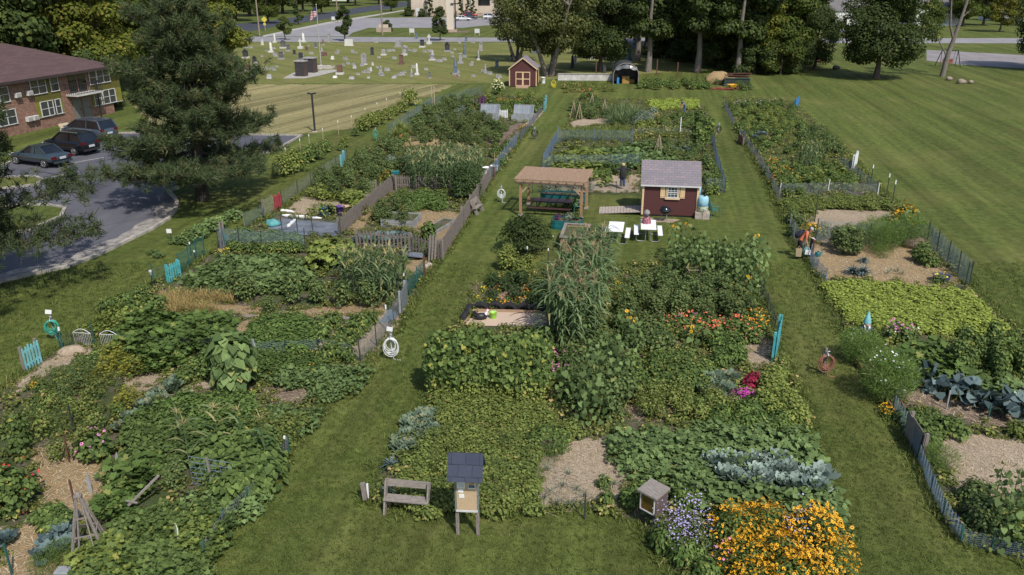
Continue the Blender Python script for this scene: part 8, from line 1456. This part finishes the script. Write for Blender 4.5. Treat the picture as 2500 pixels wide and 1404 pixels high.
strew('kale', 'kale_plant', 'grey-green curly kale left of the burgundy amaranth', [(1715, 905), (1780, 900), (1790, 950), (1730, 960)], 11, .4, 1.2); row('amaranth', 'amaranth', 'burgundy amaranth near the right path', [(1832, 930), (1845, 922)], .35, .9); row('phlox', 'phlox', 'magenta phlox below the burgundy amaranth', [(1808, 958), (1828, 956)], .3, 1.05, 'flowers'); strew('lime_bush', 'leafy_bush', 'light green bush at the right path', [(1860, 915), (1910, 905), (1955, 975), (1960, 1030), (1880, 1010), (1850, 960)], 17, .4, .85); strew('mint_bush', 'leafy_bush', 'green bush below the magenta phlox', [(1700, 980), (1860, 985), (1940, 1040), (1860, 1050), (1740, 1020)], 18, .35, .8)
bed('squash', 'squash_patch', 'large squash patch at the right of the near strip', [(1480, 1095), (1560, 1048), (1700, 1040), (1900, 1045), (1975, 1080), (1960, 1120), (1730, 1125), (1730, 1185), (1560, 1160)], .35, 4.2, .9); strew('broccoli', 'broccoli_plant', 'pale blue-green broccoli at the right path', [(1730, 1125), (1800, 1118), (1900, 1110), (2010, 1165), (2005, 1190), (1860, 1190), (1735, 1170)], 26, .3, 1.15)
bed('sweet_potato', 'sweet_potato_patch', 'round leaved vines between broccoli and yellow coneflowers', [(1640, 1165), (1735, 1185), (1860, 1200), (2000, 1200), (2040, 1240), (1990, 1280), (1900, 1265), (1780, 1250), (1690, 1240)], .25, 6, 1.25)
bed('potato', 'potato_bed', 'yellowing potato bed behind bench and kiosk', [(975, 1215), (990, 1140), (1060, 1030), (1100, 985), (1300, 1000), (1420, 1050), (1380, 1085), (1310, 1105), (1300, 1180), (1318, 1232), (1180, 1245), (1010, 1240)], .25, 10, 1.0); strew('thin_tomato', 'weedy_plant', 'taller brownish plant in the potato bed', [(1010, 1200), (1080, 1040), (1290, 1020), (1290, 1190), (1200, 1235)], 12, .3, .7); strew('wispy', 'feathery_plant', 'dark feathery plant in the potato bed', [(1010, 1200), (1080, 1040), (1400, 1050), (1290, 1190), (1200, 1235)], 12, .3, .8); bed('potato', 'lime_growth', 'yellow-green growth at the foot of the bean hedge', [(1062, 965), (1320, 985), (1330, 1010), (1090, 1000)], .25, 8, 1.1); strew('mid_bush', 'vegetable_plant', 'green bush between potato bed and straw', [(1290, 1060), (1370, 1045), (1385, 1085), (1320, 1095)], 9, .3, .65)
strew('kale', 'kale_plant', 'curly grey kale along the near grass path', [(1005, 1010), (1060, 990), (1050, 1070), (995, 1110), (962, 1100)], 26, .25, 1.0); row('dino_kale', 'kale_plant', 'blue long-leaved kale at the near path', [(955, 1125), (950, 1185)], .25, 1.0); row('magenta_zinnia', 'zinnia_plant', 'magenta flower at the straw edge', [(1318, 1085), (1345, 1090)], .3, .6, 'flowers'); row('red_zinnia', 'zinnia_plant', 'red flower at the straw edge', [(1364, 1078)], .4, .55, 'flowers')
strew('dry_grain', 'dry_stalks', 'dry fallen stalks in the potato bed', [(1150, 1045), (1260, 1040), (1270, 1060), (1160, 1065)], 6, .2, .8); row('onion', 'onion_plant', 'grey onion plant in the straw clearing', [(1338, 1140), (1345, 1195), (1390, 1150), (1362, 1222), (1408, 1190), (1500, 1175), (1425, 1205), (1375, 1180), (1395, 1225), (1330, 1210)], .15, 1.1); row('mint_bush', 'leafy_bush', 'dark green bush beside the book box', [(1540, 1208), (1670, 1205), (1560, 1195), (1690, 1215)], .35, .85); row('pepper', 'pepper_plant', 'small pepper plant in the straw clearing', [(1476, 1172), (1480, 1215)], .25, .8)
row('coneflower', 'coneflower_clump', 'golden coneflower clump at the bottom edge', [(1800, 1280), (1872, 1268), (1825, 1360), (1905, 1350), (1990, 1300), (2035, 1345), (1985, 1385), (1850, 1410), (1930, 1400)], .62, .92, 'flowers'); row('aster', 'aster_clump', 'lilac aster clump beside the coneflowers', [(1640, 1278), (1690, 1262), (1712, 1295), (1958, 1285), (1940, 1320), (1665, 1310)], .55, .85, 'flowers'); row('pink_aster', 'aster_clump', 'small pink aster at the foot of the coneflowers', [(1762, 1360), (1935, 1385)], .4, 1.0, 'flowers'); row('mint_bush', 'leafy_bush', 'dark foliage in front of the asters', [(1700, 1350), (1670, 1345), (1730, 1390), (1620, 1310)], .35, .85)
# middle strip, far half and the lawn
bed('far_lime', 'squash_patch', 'yellow-green squash in the far middle strip', [(1350, 392), (1400, 362), (1470, 360), (1480, 405), (1350, 410)], .35, 2.4, .8); bed('far_squash', 'squash_patch', 'dark squash right of the yellow-green one', [(1475, 362), (1620, 345), (1640, 395), (1490, 408)], .35, 2.2, .8); bed('day_lily', 'day_lily_bed', 'yellow-green day lily bed across the far middle strip', [(1372, 335), (1398, 308), (1530, 306), (1545, 335)], .4, 5, 1.1)
strew('tall_grass', 'tall_grass', 'tall arching grass in the far middle strip', [(1485, 262), (1560, 258), (1570, 280), (1500, 285)], 18, .9, 1.25); strew('dark_bush', 'vegetable_plant', 'bushy plant by the far tripods', [(1395, 262), (1480, 245), (1490, 280), (1400, 288)], 20, .4, .9); strew('pale_bush', 'pale_plant', 'pale plant right of the tall grass', [(1555, 275), (1600, 270), (1590, 295), (1545, 298)], 10, .4, 1.1); row('coral_zinnia', 'zinnia_plant', 'coral flowers at the far end of the middle strip', [(1425, 236), (1440, 228), (1450, 240)], .4, 1.3, 'flowers')
bed('soy', 'soybean_patch', 'bright square of soybeans at the far end', [(1582, 247), (1700, 244), (1708, 263), (1590, 267)], .2, 12, 1.25); strew('mid_bush', 'vegetable_plant', 'vegetable around the stooping person', [(1600, 280), (1710, 272), (1722, 305), (1600, 312)], 22, .4, .8); row('lime_bush', 'lime_bush', 'round lime bush in the far middle strip', [(1562, 308), (1588, 306)], .4, 1.2); row('gold_marigold', 'marigold', 'yellow flower by the stooping person', [(1600, 286)], .4, .9, 'flowers')
strew('dark_bush', 'vegetable_plant', 'vegetable in front of the far feathery bed', [(1550, 345), (1700, 345), (1735, 385), (1720, 405), (1640, 400)], 22, .4, .85); row('blue_kale', 'kale_plant', 'blue kale in the far middle strip', [(1640, 362), (1655, 366), (1672, 362), (1690, 366)], .3, 1.3); row('bean_tower', 'bean_tower', 'dark bean tower on poles in the far middle strip', [(1700, 322), (1716, 335), (1708, 300), (1728, 318)], 1.0, 1.0); bed('weed', 'feathery_bed', 'low green bed before the bean tower', [(1545, 312), (1690, 312), (1700, 330), (1545, 332)], .2, 6, 1.8)
row('dry_grain', 'dry_bush', 'pale dry bush by the scarecrow', [(1545, 440), (1535, 432), (1550, 450)], .4, 1.2); row('far_lime', 'squash_plant', 'bright squash left of the scarecrow', [(1462, 418), (1440, 424), (1480, 440)], .4, .7); strew('pale_bush', 'pale_plant', 'grey plant in the scarecrow plot', [(1340, 440), (1440, 450), (1440, 468), (1330, 465)], 7, .3, .8); strew('mid_bush', 'vegetable_plant', 'vegetable between blue fence and pergola', [(1345, 425), (1540, 412), (1555, 430), (1345, 440)], 12, .3, .75); strew('mid_bush', 'vegetable_plant', 'vegetable behind the near shed', [(1722, 395), (1745, 390), (1762, 460), (1730, 465)], 10, .4, .8)
row('dark_bush', 'raised_bed_plant', 'dark bush in the long teal bed', [(1392, 477), (1408, 478)], .9, .75); row('lime_vine', 'raised_bed_plant', 'light plant in the long teal bed', [(1350, 486), (1365, 484)], .65, .6)
for i, (x, y) in enumerate(((-.5, .1), (.1, 0), (.55, .1))): plant(('purple_amaranth', 'pale_bush', 'tomato')[i], 'raised_bed_plant', 'flowering plant in the teal bed before the pergola, ' + ordinal(i, 3), P(1384, 556) + Vector((x, y, .4)), (.5, .55, .5)[i])
strew('weed', 'weedy_plant', 'weeds on the compost bank beyond the path', [(1370, 205), (1490, 205), (1500, 222), (1370, 225)], 40, .1, 1.8); strew('mid_bush', 'weedy_bush', 'nettle clump at the edge of the wood', [(1560, 198), (1700, 196), (1745, 212), (1560, 215)], 34, .3, 1.0); strew('dark_bush', 'weedy_bush', 'rank weeds by the scrap cart', [(1700, 195), (1770, 195), (1840, 205), (1850, 215), (1780, 215)], 12, .3, .8)
# right strip
bed('soy', 'soybean_patch', 'big bright soybean patch in the right strip', [(2005, 695), (2100, 685), (2365, 712), (2430, 775), (2475, 812), (2390, 815), (2300, 812), (2180, 800), (2080, 785)], .2, 24, 1.0); row('cosmos', 'cosmos_bush', 'feathery cosmos bush with white flowers at the right path', [(2102, 848, .92), (2168, 935, 1.12)], .6, 1.0, 'flowers'); row('gold_marigold', 'marigold', 'orange marigold in the rust-red box', [(2162, 990), (2172, 1002)], .3, .5, 'flowers'); row('zinnia', 'zinnia_plant', 'pink dahlia below the soybeans', [(2195, 800), (2215, 810)], .5, 1.0, 'flowers'); row('white_zinnia', 'zinnia_plant', 'white flower beside the dahlia', [(2180, 806), (2228, 812)], .5, .9, 'flowers'); row('day_lily', 'iris_plant', 'upright iris leaves right of the gnome', [(2140, 810), (2150, 800)], .3, .8)
bed('zucchini', 'squash_patch', 'grey-green squash in the near right plot', [(2165, 862), (2275, 845), (2350, 885), (2345, 915), (2230, 915), (2180, 890)], .4, 4, 1.1); strew('bean_tower', 'squash_tower', 'tall tangle of squash and beans at the right edge', [(2320, 840), (2420, 820), (2520, 850), (2520, 915), (2400, 910), (2330, 890)], 20, .6, .62); bed('squash', 'squash_patch', 'dark squash leaves at the right edge', [(2330, 820), (2440, 805), (2560, 840), (2560, 910), (2360, 900)], 1.0, 1.6, 1.0)
row('cabbage', 'cabbage', 'blue-green cabbage in the near right plot', [(2240, 925), (2278, 912), (2300, 940), (2345, 950), (2335, 918), (2372, 968), (2435, 988), (2470, 1000)], .25, 1.35); row('broccoli', 'broccoli_plant', 'pale broccoli at the right edge', [(2490, 965), (2510, 985)], .3, 1.1); bed('bean', 'bean_patch', 'leafy plants behind the board panel', [(2215, 1010), (2330, 1005), (2350, 1060), (2260, 1080)], .3, 7, 1.1); bed('potato', 'potato_bed', 'yellow-green plants at the right edge', [(2350, 1050), (2560, 1040), (2560, 1090), (2380, 1090)], .25, 7, 1.0); strew('thin_tomato', 'pepper_plant', 'small yellowing pepper behind the cabbages', [(2370, 905), (2500, 900), (2560, 950), (2420, 950)], 7, .3, .7)
row('fern_clump', 'fern_plant', 'feathery dill by the net strip', [(2290, 1110), (2300, 1125)], .3, 1.1); strew('dark_bush', 'vegetable_plant', 'dark plant inside the net strip', [(2350, 1180), (2400, 1190), (2430, 1240), (2440, 1300), (2400, 1290)], 7, .3, .7); row('leafy_sunflower', 'sunflower', 'dark leafy sunflower in the near right corner', [(2440, 1180), (2475, 1200), (2435, 1240), (2480, 1260), (2455, 1290), (2500, 1220)], .7, .85); strew('mid_bush', 'vegetable_plant', 'leafy plant in the near right corner', [(2440, 1260), (2600, 1270), (2600, 1350), (2480, 1315)], 12, .3, .75)
row('tomato', 'tomato_plant', 'big tomato bush in the straw plot', [(2045, 585), (2070, 575), (2095, 585), (2060, 600), (2090, 602)], .5, 1.0); row('fern_clump', 'fern_plant', 'feathery plant right of the big tomato bush', [(2142, 605), (2155, 615)], .3, 1.0); row('dino_kale', 'cabbage', 'blue cabbage on the straw', [(2110, 632, .75), (2082, 660), (2108, 662)], .2, 1.2); row('onion', 'leek', 'grey leek on the straw', [(2170, 660), (2192, 655), (2205, 662)], .2, 1.3); row('mid_bush', 'squash_plant', 'leafy plant at the right end of the straw', [(2245, 620), (2265, 630), (2255, 605), (2285, 632, .6)], .4, .9)
row('yellow_marigold', 'marigold', 'yellow flowers in the dark tub', [(2300, 664), (2288, 668)], .55, 1.15, 'flowers'); row('gold_marigold', 'marigold', 'golden marigolds behind the leaning person', [(1970, 556), (1990, 553)], .45, .8, 'flowers'); row('dark_bush', 'shrub', 'grey-green shrub beside the leaning person', [(1935, 530), (1950, 545), (1940, 560)], .4, .8, 'shrub'); strew('asparagus', 'asparagus_plant', 'feathery asparagus behind the straw plot', [(2105, 550), (2225, 550), (2250, 585), (2120, 590)], 17, .6, 1.0); row('yellow_sunflower', 'sunflower_clump', 'clump of golden sunflowers at the right lawn edge', [(2212, 530), (2195, 545)], .9, 1.05, 'flowers')
bed('potato', 'bean_rows', 'low green rows behind the bare straw strip', [(1905, 490), (2000, 480), (2160, 482), (2180, 510), (1930, 512)], .3, 7, 1.2); strew('orange_zinnia', 'zinnia_plant', 'orange flower at the far right path', [(1868, 395), (1920, 390), (1930, 435), (1885, 445)], 16, .4, .95, 'flowers'); strew('corn', 'corn_stalk', 'thin corn stalk in the right strip', [(1940, 372), (2000, 362), (2010, 395), (1950, 400)], 22, .7, .8); strew('mid_bush', 'mid_strip_vegetable', 'vegetable in the middle of the right strip', [(1870, 395), (2040, 390), (2110, 455), (1910, 470)], 54, .4, .8); bed('far_lime', 'squash_patch', 'yellow-green vines in the right strip', [(1940, 410), (2060, 415), (2080, 450), (1960, 455)], .3, 1.6, .7)  # the vegetables in mid strip are generic leafy bushes, crop unspecified
strew('mid_bush', 'vegetable_bush', 'vegetable at the far end of the right strip', [(1775, 250), (1935, 250), (2040, 350), (1870, 375), (1800, 320)], 70, .4, .9); strew('lime_bush', 'light_green_vegetable', 'light green vegetable at the far end of the right strip', [(1780, 265), (1920, 262), (1960, 310), (1820, 320)], 26, .4, .95); row('blue_kale', 'kale_plant', 'blue kale at the far right path', line((1818, 322), (1850, 335), 4, 4) + line((1830, 315), (1865, 326), 4, 4), .3, 1.4); strew('dark_bush', 'dark_vegetable', 'dark vegetable at the right lawn edge', [(1930, 320), (2010, 310), (2050, 370), (1970, 380)], 24, .4, .95); strew('white_zinnia', 'flower_plant', 'white flower at the far end of the right strip', [(1790, 243), (1930, 243), (1940, 255), (1790, 258)], 9, .3, .9, 'flowers')  # apart from blue kale and white flowers, generic vegetable bushes of no particular crop
kind('tuft', 4, lambda: LM().blades(.05 * R.normal(size=(9, 3)) * [1, 1, 0], np.stack([R.normal(size=9) * .5, R.normal(size=9) * .5, np.full(9, .8)], 1), .085, .016, .5, 2, 0, R), 'grass_blade')
AV = [LEFT, MID, RIGHT]
kind('straws', 3, lambda: LM().blades(.16 * R.normal(size=(12, 3)) * [1, 1, 0] + [0, 0, .03], np.stack([R.normal(size=12), R.normal(size=12), .12 * R.normal(size=12)], 1), .2, .016, .1, 2, 0, R), 'straw_blade')
edge('tuft', 'edge_grass', 'ragged longer grass along the edges of the plots', AV, .05, .13, 2.0); edge('weed', 'edge_weeds', 'small weeds straggling over the edges of the straw', [q[0] for q in STRAW], .3, .14, .6, 'weeds')
for i, q in enumerate(STRAW):
    if q[0][0][1] > 500: bed('straws', 'loose_straw', 'loose straw lying on the ' + q[2][:60], q[0], 0, 14, 1.0, 'straw')
bed('tuft', 'grass_blades', 'standing blades of grass on the near lawn and paths', [(-100, 930), (2600, 930), (2700, 1440), (-200, 1440)], 0, 42, 1.0, 'grass', AV)
bed('tuft', 'grass_blades', 'standing blades of grass on the lawn around the middle plots', [(-60, 640), (2560, 640), (2600, 930), (-100, 930)], 0, 16, 1.5, 'grass', AV + [LOT])
